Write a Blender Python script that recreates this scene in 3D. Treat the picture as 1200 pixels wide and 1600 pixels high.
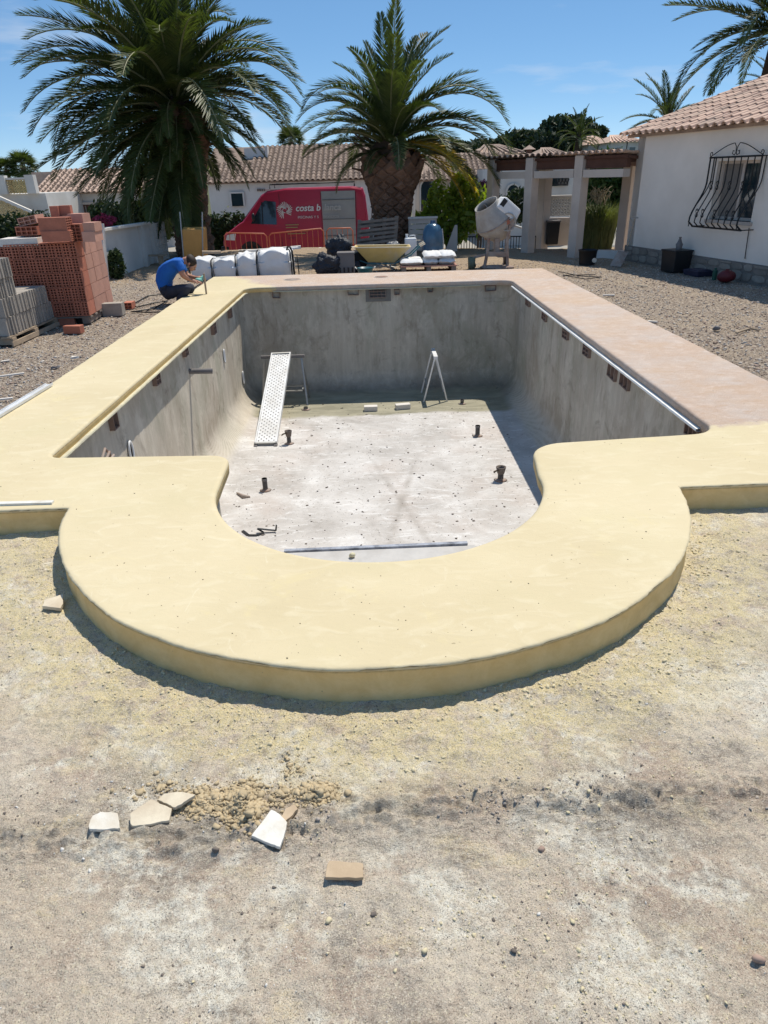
import bpy, math, random
import numpy as np
from mathutils import Vector, Matrix, noise
R_=math.radians
# ---------------------------------------------------------------- camera
S=1.75; KH=0.15; CZ=S+KH
FPX=1080.0; PITCH=0.45359; ROLL=-0.02892; YAW=-0.0086
def _basis():
    fwd=np.array([0,math.cos(PITCH),-math.sin(PITCH)]); up0=np.array([0,math.sin(PITCH),math.cos(PITCH)]); r0=np.array([1.,0,0])
    r=math.cos(ROLL)*r0+math.sin(ROLL)*up0; up=-math.sin(ROLL)*r0+math.cos(ROLL)*up0
    c,s=math.cos(YAW),math.sin(YAW); Z=np.array([[c,-s,0],[s,c,0],[0,0,1]])
    return Z@r,Z@up,Z@fwd
CR,CU,CF=_basis()
scene=bpy.context.scene
for o in list(bpy.data.objects): bpy.data.objects.remove(o)
cam=bpy.data.cameras.new('camera'); camo=bpy.data.objects.new('camera',cam); scene.collection.objects.link(camo)
camo.matrix_world=Matrix(((CR[0],CU[0],-CF[0],0),(CR[1],CU[1],-CF[1],0),(CR[2],CU[2],-CF[2],CZ),(0,0,0,1)))
cam.sensor_fit='VERTICAL'; cam.sensor_height=36; cam.sensor_width=27; cam.lens=FPX/1600*36
cam.clip_start=0.05; cam.clip_end=3000
scene.camera=camo
scene.render.resolution_x=768; scene.render.resolution_y=1024
# ---------------------------------------------------------------- world, sun
SUNV=np.array([0.27,0.42,1.0]); SUNV/=np.linalg.norm(SUNV)
EL=math.asin(SUNV[2]); AZ=math.atan2(SUNV[0],SUNV[1])
w=bpy.data.worlds.new('World'); scene.world=w; w.use_nodes=True
nt=w.node_tree; nt.nodes.clear()
def nd(nt,t,**k):
    n=nt.nodes.new(t)
    for a,b in k.items():
        if a in n.inputs.keys() if isinstance(a,str) and a[0].isupper() else False: n.inputs[a].default_value=b
        else: setattr(n,a,b)
    return n
sky=nd(nt,'ShaderNodeTexSky'); sky.sky_type='NISHITA'; sky.sun_disc=False; sky.sun_elevation=EL; sky.sun_rotation=AZ
sky.air_density=0.55; sky.dust_density=0.0; sky.ozone_density=1.2; sky.altitude=50
bg=nd(nt,'ShaderNodeBackground'); bg.inputs['Strength'].default_value=0.097
out=nd(nt,'ShaderNodeOutputWorld')
# thin high cloud veils, everywhere in the sky
tc=nd(nt,'ShaderNodeTexCoord'); mp=nd(nt,'ShaderNodeMapping'); mp.inputs['Scale'].default_value=(1.6,1.6,9.0); mp.inputs['Location'].default_value=(0.35,0.2,0.3)
nz=nd(nt,'ShaderNodeTexNoise'); nz.inputs['Scale'].default_value=1.7; nz.inputs['Detail'].default_value=7; nz.inputs['Roughness'].default_value=.55
rp=nd(nt,'ShaderNodeValToRGB'); rp.color_ramp.elements[0].position=.57; rp.color_ramp.elements[1].position=.76
rp.color_ramp.elements[1].color=(.6,.6,.6,1)
mx=nd(nt,'ShaderNodeMixRGB'); mx.inputs['Color2'].default_value=(8.6,9.0,9.6,1)
L=nt.links.new
L(tc.outputs['Generated'],mp.inputs['Vector']); L(mp.outputs[0],nz.inputs['Vector']); L(nz.outputs['Fac'],rp.inputs[0]); L(rp.outputs[0],mx.inputs['Fac'])
hs=nd(nt,'ShaderNodeHueSaturation'); hs.inputs['Saturation'].default_value=1.18; hs.inputs['Value'].default_value=1.30; hs.inputs['Hue'].default_value=.492; L(sky.outputs[0],hs.inputs['Color']); ev_=nd(nt,'ShaderNodeMixRGB'); ev_.inputs['Fac'].default_value=.36; ev_.inputs['Color2'].default_value=(2.75,5.3,9.4,1); L(hs.outputs[0],ev_.inputs['Color1']); L(ev_.outputs[0],mx.inputs['Color1']); L(mx.outputs[0],bg.inputs[0]); L(bg.outputs[0],out.inputs[0])
sl=bpy.data.lights.new('sun','SUN'); sl.energy=5.0; sl.angle=R_(0.53); sl.color=(1,.93,.81)
so=bpy.data.objects.new('sun',sl); scene.collection.objects.link(so); so.location=(5,8,20)
so.rotation_euler=Vector(SUNV).to_track_quat('Z','Y').to_euler()
scene.view_settings.view_transform='Standard'; scene.view_settings.look='None'; scene.view_settings.gamma=1; scene.view_settings.use_curve_mapping=False
scene.view_settings.exposure=-0.08
scene.render.engine='CYCLES'; scene.cycles.max_bounces=6
# ---------------------------------------------------------------- helpers
rnd=random.Random(7)
def ray(px,py):
    return (px-600)/FPX*CR-(py-800)/FPX*CU+CF
def gp(px,py,z=0.0):
    d=ray(px,py); t=(z-CZ)/d[2]; return np.array([d[0]*t,d[1]*t,z])
def at(px,py,Y):
    d=ray(px,py); t=Y/d[1]; return np.array([d[0]*t,Y,CZ+d[2]*t])
COL=scene.collection
def V3(p): return np.array([float(p[0]),float(p[1]),float(p[2])])
def rotm(rx=0,ry=0,rz=0):
    from mathutils import Euler
    return np.array(Euler((rx,ry,rz)).to_matrix())
def frame(d,up=(0,0,1)):
    d=V3(d)/np.linalg.norm(d); u=V3(up)
    if abs(d@u)>.98: u=np.array([1.,0,0])
    s=np.cross(d,u); s/=np.linalg.norm(s); u=np.cross(s,d); return d,s,u
class MB:
    def __init__(s): s.v=[]; s.f=[]; s.m=[]; s.n=0; s.sm=[]
    def add(s,v,f,m=0,sm=False):
        v=np.asarray(v,float); s.v.append(v)
        for q in f: s.f.append([i+s.n for i in q]); s.m.append(m); s.sm.append(sm)
        s.n+=len(v); return s
    def box(s,c,d,R=None,m=0,taper=1.0,jit=0):
        d=np.array(d)/2; v=np.array([[x,y,z] for z in(-1,1) for y in(-1,1) for x in(-1,1)],float)
        v[4:,:2]*=taper; v=v*d
        if jit: v+=np.array([[rnd.uniform(-jit,jit) for _ in range(3)] for _ in range(8)])
        if R is not None: v=v@np.asarray(R).T
        return s.add(v+V3(c),[(0,2,3,1),(4,5,7,6),(0,1,5,4),(2,6,7,3),(0,4,6,2),(1,3,7,5)],m)
    def bar(s,a,b,w,h,m=0,up=(0,0,1)):
        a=V3(a); b=V3(b); d,si,u=frame(b-a,up); v=[]
        for p in(a,b):
            for x,y in((-1,-1),(1,-1),(1,1),(-1,1)): v.append(p+si*w/2*x+u*h/2*y)
        return s.add(v,[(0,3,2,1),(4,5,6,7),(0,1,5,4),(1,2,6,5),(2,3,7,6),(3,0,4,7)],m)
    def cyl(s,a,b,r0,r1=None,n=12,m=0,caps=True):
        r1=r0 if r1 is None else r1; a=V3(a); b=V3(b); d,si,u=frame(b-a); v=[]
        for p,r in((a,r0),(b,r1)):
            for i in range(n):
                t=2*math.pi*i/n; v.append(p+r*(si*math.cos(t)+u*math.sin(t)))
        s.add(v,[(i,(i+1)%n,n+(i+1)%n,n+i) for i in range(n)],m,True)
        if caps: s.add(v,[tuple(range(n))[::-1],tuple(range(n,2*n))],m)
        return s
    def tube(s,pts,r,n=6,m=0,closed=False):
        pts=[V3(p) for p in pts]; k=len(pts); v=[]; rr=r if hasattr(r,'__len__') else [r]*k
        prev=None
        for i,p in enumerate(pts):
            a=pts[i-1] if i>0 else (pts[-1] if closed else p); b=pts[(i+1)%k] if (i<k-1 or closed) else p
            t=b-a; t/=np.linalg.norm(t)+1e-12
            if prev is None: _,si,u=frame(t)
            else:
                u=prev-t*(prev@t); 
                if np.linalg.norm(u)<1e-6: _,_,u=frame(t)
                u/=np.linalg.norm(u); si=np.cross(t,u)
            prev=u
            for j in range(n):
                q=2*math.pi*j/n; v.append(p+rr[i]*(si*math.cos(q)+u*math.sin(q)))
        f=[]
        for i in range(k if closed else k-1):
            i2=(i+1)%k
            for j in range(n): f.append((i*n+j,i*n+(j+1)%n,i2*n+(j+1)%n,i2*n+j))
        s.add(v,f,m,True)
        if not closed: s.add(v,[tuple(range(n))[::-1],tuple(range((k-1)*n,k*n))],m)
        return s
    def lathe(s,prof,c=(0,0,0),n=20,m=0,R=None,sx=1,sy=1,caps=True):
        v=[]; k=len(prof)
        for r,z in prof:
            for i in range(n):
                t=2*math.pi*i/n; v.append((r*math.cos(t)*sx,r*math.sin(t)*sy,z))
        v=np.array(v)
        if R is not None: v=v@np.asarray(R).T
        v=v+V3(c)
        s.add(v,[(a*n+i,a*n+(i+1)%n,(a+1)*n+(i+1)%n,(a+1)*n+i) for a in range(k-1) for i in range(n)],m,True)
        if caps: s.add(v,[tuple(range(n))[::-1],tuple(range((k-1)*n,k*n))],m)
        return s
    def prism(s,poly,z0,z1,m=0,R=None,c=(0,0,0)):
        n=len(poly); v=np.array([[x,y,z0] for x,y in poly]+[[x,y,z1] for x,y in poly],float)
        if R is not None: v=v@np.asarray(R).T
        return s.add(v+V3(c),[tuple(range(n))[::-1],tuple(range(n,2*n))]+[(i,(i+1)%n,n+(i+1)%n,n+i) for i in range(n)],m)
    def blob(s,c,r,m=0,jit=.15,sub=2,seed=0,R=None):
        import bmesh
        bm=bmesh.new(); bmesh.ops.create_icosphere(bm,subdivisions=sub,radius=1)
        v=np.array([x.co[:] for x in bm.verts]); f=[[q.index for q in fc.verts] for fc in bm.faces]; bm.free()
        rg=np.random.RandomState(seed+3)
        k=rg.uniform(-1,1,(5,3))*2.2; ph=rg.uniform(0,6,5)
        disp=sum(np.sin(v@k[i]*1.6+ph[i]) for i in range(5))/3
        v=v*(1+jit*disp)[:,None]*np.array(r)
        if R is not None: v=v@np.asarray(R).T
        return s.add(v+V3(c),f,m,True)
    def build(s,name,mats,parent=None,world=True,bevel=0,kind=None,label=None,mesh_only=False):
        me=bpy.data.meshes.new(name)
        v=np.concatenate(s.v) if s.v else np.zeros((0,3))
        if parent is not None and world:
            v=v-np.array(parent.location[:]); a=-parent.rotation_euler.z
            if a: c_,s_=math.cos(a),math.sin(a); v=v@np.array([[c_,-s_,0],[s_,c_,0],[0,0,1]]).T
        me.from_pydata(v.tolist(),[],s.f)
        if not isinstance(mats,(list,tuple)): mats=[mats]
        for x in mats: me.materials.append(x)
        me.polygons.foreach_set('material_index',s.m); me.polygons.foreach_set('use_smooth',s.sm); me.update()
        if mesh_only: return me
        return link(name,me,parent,bevel,kind,label)
def link(name,me,parent=None,bevel=0,kind=None,label=None):
    o=bpy.data.objects.new(name,me); COL.objects.link(o)
    if parent is not None: o.parent=parent
    if bevel:
        b=o.modifiers.new('bevel','BEVEL'); b.width=bevel; b.segments=2; b.limit_method='ANGLE'; b.angle_limit=R_(40)
    if kind: o['kind']=kind
    if label: o['label']=label
    return o
def thing(name,label,cat,loc=(0,0,0),rz=0,group=None):
    o=bpy.data.objects.new(name,None); COL.objects.link(o); o.location=[float(q) for q in loc]; o.rotation_euler=(0,0,rz); o.empty_display_size=.2
    return tag(o,label,cat,group)
def tag(o,label,cat,group=None):
    o['label']=label; o['category']=cat
    if group: o['group']=group
    return o
def dup(r,loc,rz=0,label=None,group=None,parent=None):
    c=r.copy(); COL.objects.link(c)
    if parent is None:
        c.location=[float(q) for q in loc]; c.rotation_euler=(0,0,rz)
    else: c.parent=parent
    if label: c['label']=label
    if group: c['group']=group
    for ch in list(r.children): dup(ch,None,parent=c)
    return c
# ---------------------------------------------------------------- materials
def principled(name):
    m=bpy.data.materials.new(name); m.use_nodes=True; t=m.node_tree; b=t.nodes['Principled BSDF']; return m,t,b
def tnoise(t,scale,detail=4,rough=.6,vec=None,dist=0):
    n=t.nodes.new('ShaderNodeTexNoise'); n.inputs['Scale'].default_value=scale; n.inputs['Detail'].default_value=detail; n.inputs['Roughness'].default_value=rough; n.inputs['Distortion'].default_value=dist
    if vec is not None: t.links.new(vec,n.inputs['Vector'])
    return n.outputs['Fac']
def ramp(t,fac,stops):
    r=t.nodes.new('ShaderNodeValToRGB'); e=r.color_ramp.elements
    while len(e)<len(stops): e.new(.5)
    for i,(p,c) in enumerate(stops):
        e[i].position=p; e[i].color=(*c,1) if hasattr(c,'__len__') else (c,c,c,1)
    t.links.new(fac,r.inputs[0]); return r.outputs[0]
def mixc(t,fac,a,b,mode='MIX'):
    n=t.nodes.new('ShaderNodeMixRGB'); n.blend_type=mode
    for s_,x in(('Fac',fac),('Color1',a),('Color2',b)):
        if hasattr(x,'default_value') or hasattr(x,'is_linked'): t.links.new(x,n.inputs[s_])
        elif hasattr(x,'__len__'): n.inputs[s_].default_value=(*x,1)
        else: n.inputs[s_].default_value=x
    return n.outputs[0]
def mth(t,op,a,b=None,clamp=False):
    n=t.nodes.new('ShaderNodeMath'); n.operation=op; n.use_clamp=clamp
    for i,x in enumerate((a,b)):
        if x is None: continue
        if isinstance(x,(int,float)): n.inputs[i].default_value=x
        else: t.links.new(x,n.inputs[i])
    return n.outputs[0]
def bump(t,b,h,strength=.3,dist=.01,nrm=None):
    n=t.nodes.new('ShaderNodeBump'); n.inputs['Strength'].default_value=strength; n.inputs['Distance'].default_value=dist
    t.links.new(h,n.inputs['Height'])
    if nrm is not None: t.links.new(nrm,n.inputs['Normal'])
    if b is not None: t.links.new(n.outputs[0],b.inputs['Normal'])
    return n.outputs[0]
COFF=[None]
def coord(t,scale=None,which='Object'):
    c=t.nodes.new('ShaderNodeTexCoord'); o=c.outputs[which]
    if COFF[0]:
        a=t.nodes.new('ShaderNodeVectorMath'); a.operation='ADD'; a.inputs[1].default_value=COFF[0]; t.links.new(o,a.inputs[0]); o=a.outputs[0]
    if scale is not None:
        m=t.nodes.new('ShaderNodeMapping'); m.inputs['Scale'].default_value=scale; t.links.new(o,m.inputs['Vector']); o=m.outputs[0]
    return o
def M(name,c,rough=.75,var=.15,scale=6,metal=0,bs=.25,bd=.004,dirt=None,rv=0,stretch=None,trans=0,spec=.4):
    m,t,b=principled(name); co=coord(t,stretch)
    f=tnoise(t,scale,6,.65,co); lo=tuple(max(0,x*(1-var)) for x in c); hi=tuple(min(1,x*(1+var)) for x in c)
    col=ramp(t,f,[(.3,lo),(.7,hi)])
    if dirt is not None:
        f2=tnoise(t,scale*.35,5,.6,co); col=mixc(t,ramp(t,f2,[(.46,0.),(.66,.85)]),col,dirt)
    if rv:
        oi=t.nodes.new('ShaderNodeObjectInfo'); v=t.nodes.new('ShaderNodeHueSaturation'); t.links.new(col,v.inputs['Color'])
        t.links.new(mth(t,'ADD',mth(t,'MULTIPLY',oi.outputs['Random'],rv*2),1-rv),v.inputs['Value']); col=v.outputs[0]
    t.links.new(col,b.inputs['Base Color']); b.inputs['Roughness'].default_value=rough; b.inputs['Metallic'].default_value=metal
    b.inputs['Specular IOR Level'].default_value=spec
    if bs: bump(t,b,tnoise(t,scale*5,6,.7,co),bs,bd)
    return m
def leafmat(name,c,c2,tr=.25,rough=.5,scale=1.2):
    m,t,b=principled(name); oi=t.nodes.new('ShaderNodeObjectInfo'); co=coord(t)
    f=mth(t,'ADD',mth(t,'MULTIPLY',tnoise(t,scale,4,.7,co),.8),mth(t,'MULTIPLY',oi.outputs['Random'],.25))
    col=ramp(t,f,[(.3,c),(.72,c2)]); t.links.new(col,b.inputs['Base Color']); b.inputs['Roughness'].default_value=rough; b.inputs['Specular IOR Level'].default_value=.35
    tl=t.nodes.new('ShaderNodeBsdfTranslucent'); mc=mixc(t,1,col,(1.5,1.7,.6),'MULTIPLY'); t.links.new(mc,tl.inputs[0])
    ms=t.nodes.new('ShaderNodeMixShader'); ms.inputs[0].default_value=tr
    t.links.new(b.outputs[0],ms.inputs[1]); t.links.new(tl.outputs[0],ms.inputs[2]); t.links.new(ms.outputs[0],t.nodes['Material Output'].inputs['Surface'])
    return m
MT={}
MT['white_wall']=M('white_render',(.86,.79,.71),.85,.06,.8,dirt=(.70,.63,.55))
MT['white_wall2']=M('old_white_render',(.66,.64,.60),.85,.08,1.0,dirt=(.5,.47,.42))
MT['stone_wall']=M('beige_render',(.60,.52,.455),.85,.08,1.5,dirt=(.42,.36,.31))
MT['concrete']=M('concrete_block',(.36,.325,.285),.9,.16,9,bs=.6,rv=.12)
MT['wood']=M('grey_wood',(.36,.28,.20),.8,.25,5,stretch=(1,1,1),rv=.15)
MT['greywood']=M('weathered_wood',(.23,.19,.16),.85,.25,5,rv=.15)
MT['darkwood']=M('brown_beam',(.10,.045,.03),.7,.2,4)
MT['brick']=M('red_clay',(.42,.155,.10),.85,.15,7,bs=.3,rv=.15)
MT['brickp']=M('pink_clay',(.50,.27,.205),.85,.12,7,bs=.3,rv=.12)
MT['cover']=M('white_clay',(.66,.62,.57),.8,.08,7)
MT['tile']=M('roof_clay',(.55,.38,.29),.85,.2,5,rv=.22,dirt=(.36,.27,.21))
MT['tile_old']=M('old_roof_clay',(.34,.25,.195),.9,.3,3,rv=.2,dirt=(.22,.16,.13))
MT['tile_pan']=M('shade_grime_pan_tile',(.10,.07,.055),.95,.3,4)  # pan colour darkened to draw the shaded gaps between cover tiles, plus grime
MT['tile_lit']=M('pale_roof_clay',(.50,.36,.28),.85,.2,4,rv=.2,dirt=(.45,.33,.26))
MT['iron']=M('black_iron',(.012,.012,.013),.5,.1,5,bs=0)
MT['steel']=M('galvanised_steel',(.42,.42,.41),.6,.12,8,metal=.85,bs=.1)
MT['alu']=M('aluminium',(.72,.73,.74),.5,.08,10,metal=.35,bs=.1,dirt=(.6,.59,.57))
MT['bag']=M('woven_white',(.70,.70,.70),.6,.06,6,bs=.5,bd=.01)
MT['plastic_w']=M('white_plastic',(.72,.73,.74),.4,.06,4,bs=.1)
MT['black']=M('black_plastic',(.015,.016,.018),.45,.1,5,bs=.1)
MT['strap']=M('black_webbing',(.02,.02,.02),.8,.1,5)
MT['orange']=M('orange_paint',(.58,.16,.08),.5,.15,5,bs=.1)
MT['red']=M('red_van_paint',(.42,.010,.04),.3,.06,1,bs=0,spec=.5)
MT['silver']=M('silver_grey_panel',(.33,.33,.32),.45,.12,2,bs=.05,metal=.2)
MT['glass']=M('dark_glass',(.02,.035,.045),.05,.1,1,bs=0,spec=.8)
MT['tyre']=M('rubber',(.02,.02,.02),.85,.1,5)
MT['brickd']=M('mortar_smeared_clay',(.24,.165,.135),.9,.2,9,bs=.5,dirt=(.27,.24,.215))
MT['yellow']=M('yellow_paint',(.60,.44,.16),.55,.1,4,bs=.1,dirt=(.55,.48,.36))
MT['ochre']=M('ochre_paint',(.50,.26,.07),.55,.1,4,bs=.1)
MT['teal']=M('teal_plastic',(.03,.13,.16),.4,.1,4,bs=.1)
MT['blue']=M('blue_plastic',(.05,.12,.22),.35,.12,4,bs=.1)
MT['mixer']=M('cement_caked_drum',(.40,.38,.355),.85,.2,6,bs=.8,bd=.012,dirt=(.30,.27,.24))
MT['mixerf']=M('cement_caked_frame',(.36,.30,.26),.85,.2,9,bs=.6,dirt=(.25,.14,.10))
MT['shirt']=M('blue_cotton',(.012,.12,.46),.85,.12,5,bs=.4,bd=.01)
MT['denim']=M('dark_denim',(.03,.035,.055),.9,.2,8)
MT['skin']=M('skin',(.42,.21,.14),.55,.08,6,bs=.1)
MT['hair']=M('dark_hair',(.03,.018,.012),.7,.2,20)
MT['bark']=M('palm_bark',(.17,.10,.068),.95,.3,7,bs=.8,bd=.02,rv=.25)
MT['barkd']=M('palm_trunk_core',(.055,.035,.022),.95,.3,7,bs=.8)
MT['trunk']=M('tree_bark',(.12,.09,.065),.95,.25,7,bs=.8)
MT['cotton']=M('dark_tarp',(.02,.024,.035),.6,.2,4,bs=.3)
MT['greybox']=M('grey_crate',(.16,.15,.15),.6,.1,4)
MT['pink']=M('pink_petals',(.35,.03,.08),.7,.2,5)
MT['palm']=leafmat('palm_leaf',(.028,.046,.014),(.095,.12,.036),.26,.5)
MT['palmy']=leafmat('yellowing_palm_leaf',(.34,.26,.04),(.75,.48,.12),.5)
MT['rachis']=M('palm_rib',(.20,.20,.10),.5,.15,4,bs=0)
MT['citrus']=leafmat('citrus_leaf',(.075,.12,.016),(.26,.32,.05),.45,.4,2.5)
MT['hedge']=leafmat('hedge_leaf',(.018,.034,.014),(.05,.08,.024),.15,.6,1.0)
MT['pine']=leafmat('pine_needles',(.018,.032,.016),(.045,.065,.028),.1,.7,.25)
MT['grassm']=leafmat('reed_leaf',(.09,.12,.04),(.30,.29,.13),.35,.6,1.5)
MT['tilec']=M('glazed_cream_tile',(.66,.58,.44),.45,.10,14,bs=.3,dirt=(.5,.40,.28))
MT['tilew']=M('glazed_white_tile',(.74,.72,.66),.45,.07,14,bs=.3,dirt=(.58,.5,.38))
MT['tileo']=M('buff_tile',(.50,.38,.25),.55,.10,14,bs=.3,dirt=(.40,.29,.18))
MT['road']=M('pale_asphalt',(.30,.29,.285),.9,.1,3,dirt=(.36,.34,.32))
MT['lattice']=M('ochre_balustrade',(.55,.42,.20),.85,.15,5)
MT['water']=M('turquoise_rag',(.2,.5,.42),.7,.1,5)
# ---------------------------------------------------------------- pool outline
def fillet(poly,rad,n=8):
    out=[]; k=len(poly)
    for i,(p,r) in enumerate(zip(poly,rad)):
        p=np.array(p,float)
        if not r: out.append(p); continue
        a=np.array(poly[i-1],float)-p; b=np.array(poly[(i+1)%k],float)-p
        la,lb=np.linalg.norm(a),np.linalg.norm(b); a/=la; b/=lb
        th=math.acos(max(-1,min(1,a@b))); d=min(r/math.tan(th/2),.49*la,.49*lb); rr=d*math.tan(th/2)
        c=p+(a+b)/np.linalg.norm(a+b)*rr/math.sin(th/2); s0=p+a*d-c; s1=p+b*d-c
        a0=math.atan2(s0[1],s0[0]); a1=math.atan2(s1[1],s1[0]); da=(a1-a0+math.pi)%(2*math.pi)-math.pi
        for j in range(n+1):
            q=a0+da*j/n; out.append(c+rr*np.array([math.cos(q),math.sin(q)]))
    return out
def resample(poly,step):
    out=[]
    for i in range(len(poly)):
        a=np.array(poly[i]); b=np.array(poly[(i+1)%len(poly)]); l=np.linalg.norm(b-a); k=max(1,int(round(l/step)))
        for j in range(k): out.append(a+(b-a)*j/k)
    return np.array(out)
def normals(P):   # outward normals for a CCW polygon
    d=np.roll(P,-1,0)-np.roll(P,1,0); d/=np.linalg.norm(d,axis=1)[:,None]+1e-9; return np.c_[d[:,1],-d[:,0]]
OC=np.array([-.02,4.05]); OR=1.864
def arc(c,r,a0,a1,n): return [(c[0]+r*math.cos(R_(a0+(a1-a0)*i/n)),c[1]+r*math.sin(R_(a0+(a1-a0)*i/n))) for i in range(n+1)]
o_l=[(-3.16,14.62),(-3.17,3.79)]; o_arc=arc(OC,OR,188,352.5,70); o_r=[(3.56,3.84),(3.42,14.42)]
op=o_l+o_arc+o_r; orad=[.03,.02]+[0]*71+[.02,.03]
OUT=resample(fillet(op,orad,4),.02)
i_arc=arc((0.01,4.05),1.02,180,360,44)
ip=[(-2.26,12.93),(-2.35,4.66),(-1.03,4.60)]+i_arc+[(1.10,4.62),(2.50,4.74),(2.505,12.93)]
irad=[.22,.10,.16]+[0]*45+[.28,.22,.22]
INN=resample(fillet(ip,irad,8),.04)
NO=normals(OUT); NI=normals(INN)
FLOOR=KH-1.97
def wob(P,s,a,seed): return np.array([noise.noise(Vector((p[0]*s,p[1]*s,seed)))*a for p in P])
# coping material ------------------------------------------------------------
def coping_mat():
    m,t,b=principled('coping_render'); co=coord(t); sep=t.nodes.new('ShaderNodeSeparateXYZ'); t.links.new(co,sep.inputs[0])
    n1=tnoise(t,.9,5,.55,co,.4); n2=tnoise(t,5,5,.6,coord(t,(1,2.2,1)),1.0); n3=tnoise(t,90,4,.7,co); n4=tnoise(t,320,3,.7,co)
    cream=ramp(t,n1,[(.32,(.60,.515,.345)),(.68,(.67,.585,.41))])
    cream=mixc(t,ramp(t,n2,[(.5,0.),(.75,.55)]),cream,(.74,.67,.51))
    cream=mixc(t,ramp(t,tnoise(t,2.3,6,.7,co,.6),[(.60,0.),(.70,.35)]),cream,(.72,.62,.35))
    # pale trowel smears and greenish damp patches
    cream=mixc(t,ramp(t,tnoise(t,14,6,.75,coord(t,(1,.35,1)),2.5),[(.60,0.),(.70,.30)]),cream,(.80,.76,.63))
    cream=mixc(t,ramp(t,tnoise(t,1.6,3,.5,co,.2),[(.5,0.),(.8,.30)]),cream,(.56,.52,.33))
    pk=ramp(t,tnoise(t,1.6,7,.75,co),[(.38,(.60,.45,.35)),(.60,(.61,.535,.49))])
    pk=mixc(t,ramp(t,tnoise(t,.8,3,.5,coord(t,(1,1.7,1))),[(.5,0.),(.72,.6)]),pk,(.66,.47,.31))
    pk=mixc(t,ramp(t,n4,[(.46,0.),(.62,.75)]),pk,(.33,.24,.20)); pk=mixc(t,ramp(t,tnoise(t,9,7,.8,coord(t,(.6,1.6,1)),.3),[(.48,0.),(.64,.6)]),pk,(.50,.33,.22)); pk=mixc(t,ramp(t,tnoise(t,6,7,.8,co,.3),[(.50,0.),(.66,.6)]),pk,(.68,.58,.52))
    pk=mixc(t,ramp(t,tnoise(t,200,3,.7,co),[(.54,0.),(.64,.6)]),pk,(.74,.66,.60))
    cream=mixc(t,1,cream,(.985,.965,.905),'MULTIPLY'); pk=mixc(t,1,pk,(.97,.96,.93),'MULTIPLY')
    # finished (pink) stretch: right side from the near corner, whole far side
    wv=mth(t,'MULTIPLY',mth(t,'SUBTRACT',tnoise(t,5,5,.7,co),.5),.35)
    fy=mth(t,'MULTIPLY',mth(t,'SUBTRACT',mth(t,'ADD',sep.outputs['Y'],wv),4.86),14,True)
    fx=mth(t,'MULTIPLY',mth(t,'SUBTRACT',mth(t,'ADD',sep.outputs['X'],mth(t,'MULTIPLY',wv,2.5)),mth(t,'ADD',mth(t,'MULTIPLY',mth(t,'SUBTRACT',14.4,sep.outputs['Y']),.62),-2.75)),5,True)
    rgt=mth(t,'MULTIPLY',mth(t,'SUBTRACT',sep.outputs['X'],1.6),8,True)
    far=mth(t,'MULTIPLY',mth(t,'SUBTRACT',sep.outputs['Y'],12.2),8,True)
    fin=mth(t,'MAXIMUM',mth(t,'MULTIPLY',fy,rgt),mth(t,'MULTIPLY',fx,far))
    col=mixc(t,fin,cream,pk)
    # raw rendered side faces: damp buff, stained at the foot
    geo=t.nodes.new('ShaderNodeNewGeometry'); sg=t.nodes.new('ShaderNodeSeparateXYZ'); t.links.new(geo.outputs['True Normal'],sg.inputs[0])
    side=mth(t,'MULTIPLY',mth(t,'SUBTRACT',.30,mth(t,'ABSOLUTE',sg.outputs['Z'])),8,True)
    sc=ramp(t,tnoise(t,7,6,.7,co,.5),[(.35,(.66,.46,.19)),(.65,(.78,.58,.28))])
    sc=mixc(t,ramp(t,tnoise(t,2.5,4,.6,coord(t,(1,1,3))),[(.5,0.),(.8,.5)]),sc,(.50,.36,.18))
    lipm=mth(t,'MULTIPLY',mth(t,'SUBTRACT',sep.outputs['Z'],.118),90,True); sc=mixc(t,mth(t,'MULTIPLY',lipm,ramp(t,tnoise(t,30,5,.7,co),[(.35,.3),(.6,1.)])),sc,(.22,.165,.10))
    outer=mth(t,'MULTIPLY',side,mth(t,'SUBTRACT',1,fin))
    col=mixc(t,mth(t,'MULTIPLY',outer,.9),col,sc)
    pits=ramp(t,tnoise(t,38,2,.5,co),[(.765,0.),(.79,.7)]); col=mixc(t,pits,col,(.30,.24,.15))
    t.links.new(col,b.inputs['Base Color']); b.inputs['Roughness'].default_value=.82; b.inputs['Specular IOR Level'].default_value=.25
    n_a=bump(t,None,n3,.12,.003); n_b=bump(t,None,n2,.3,.012,n_a); 
    h=mth(t,'MULTIPLY',n4,mth(t,'ADD',mth(t,'MULTIPLY',fin,.8),.12)); bump(t,b,h,.9,.006,n_b)
    return m
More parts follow.
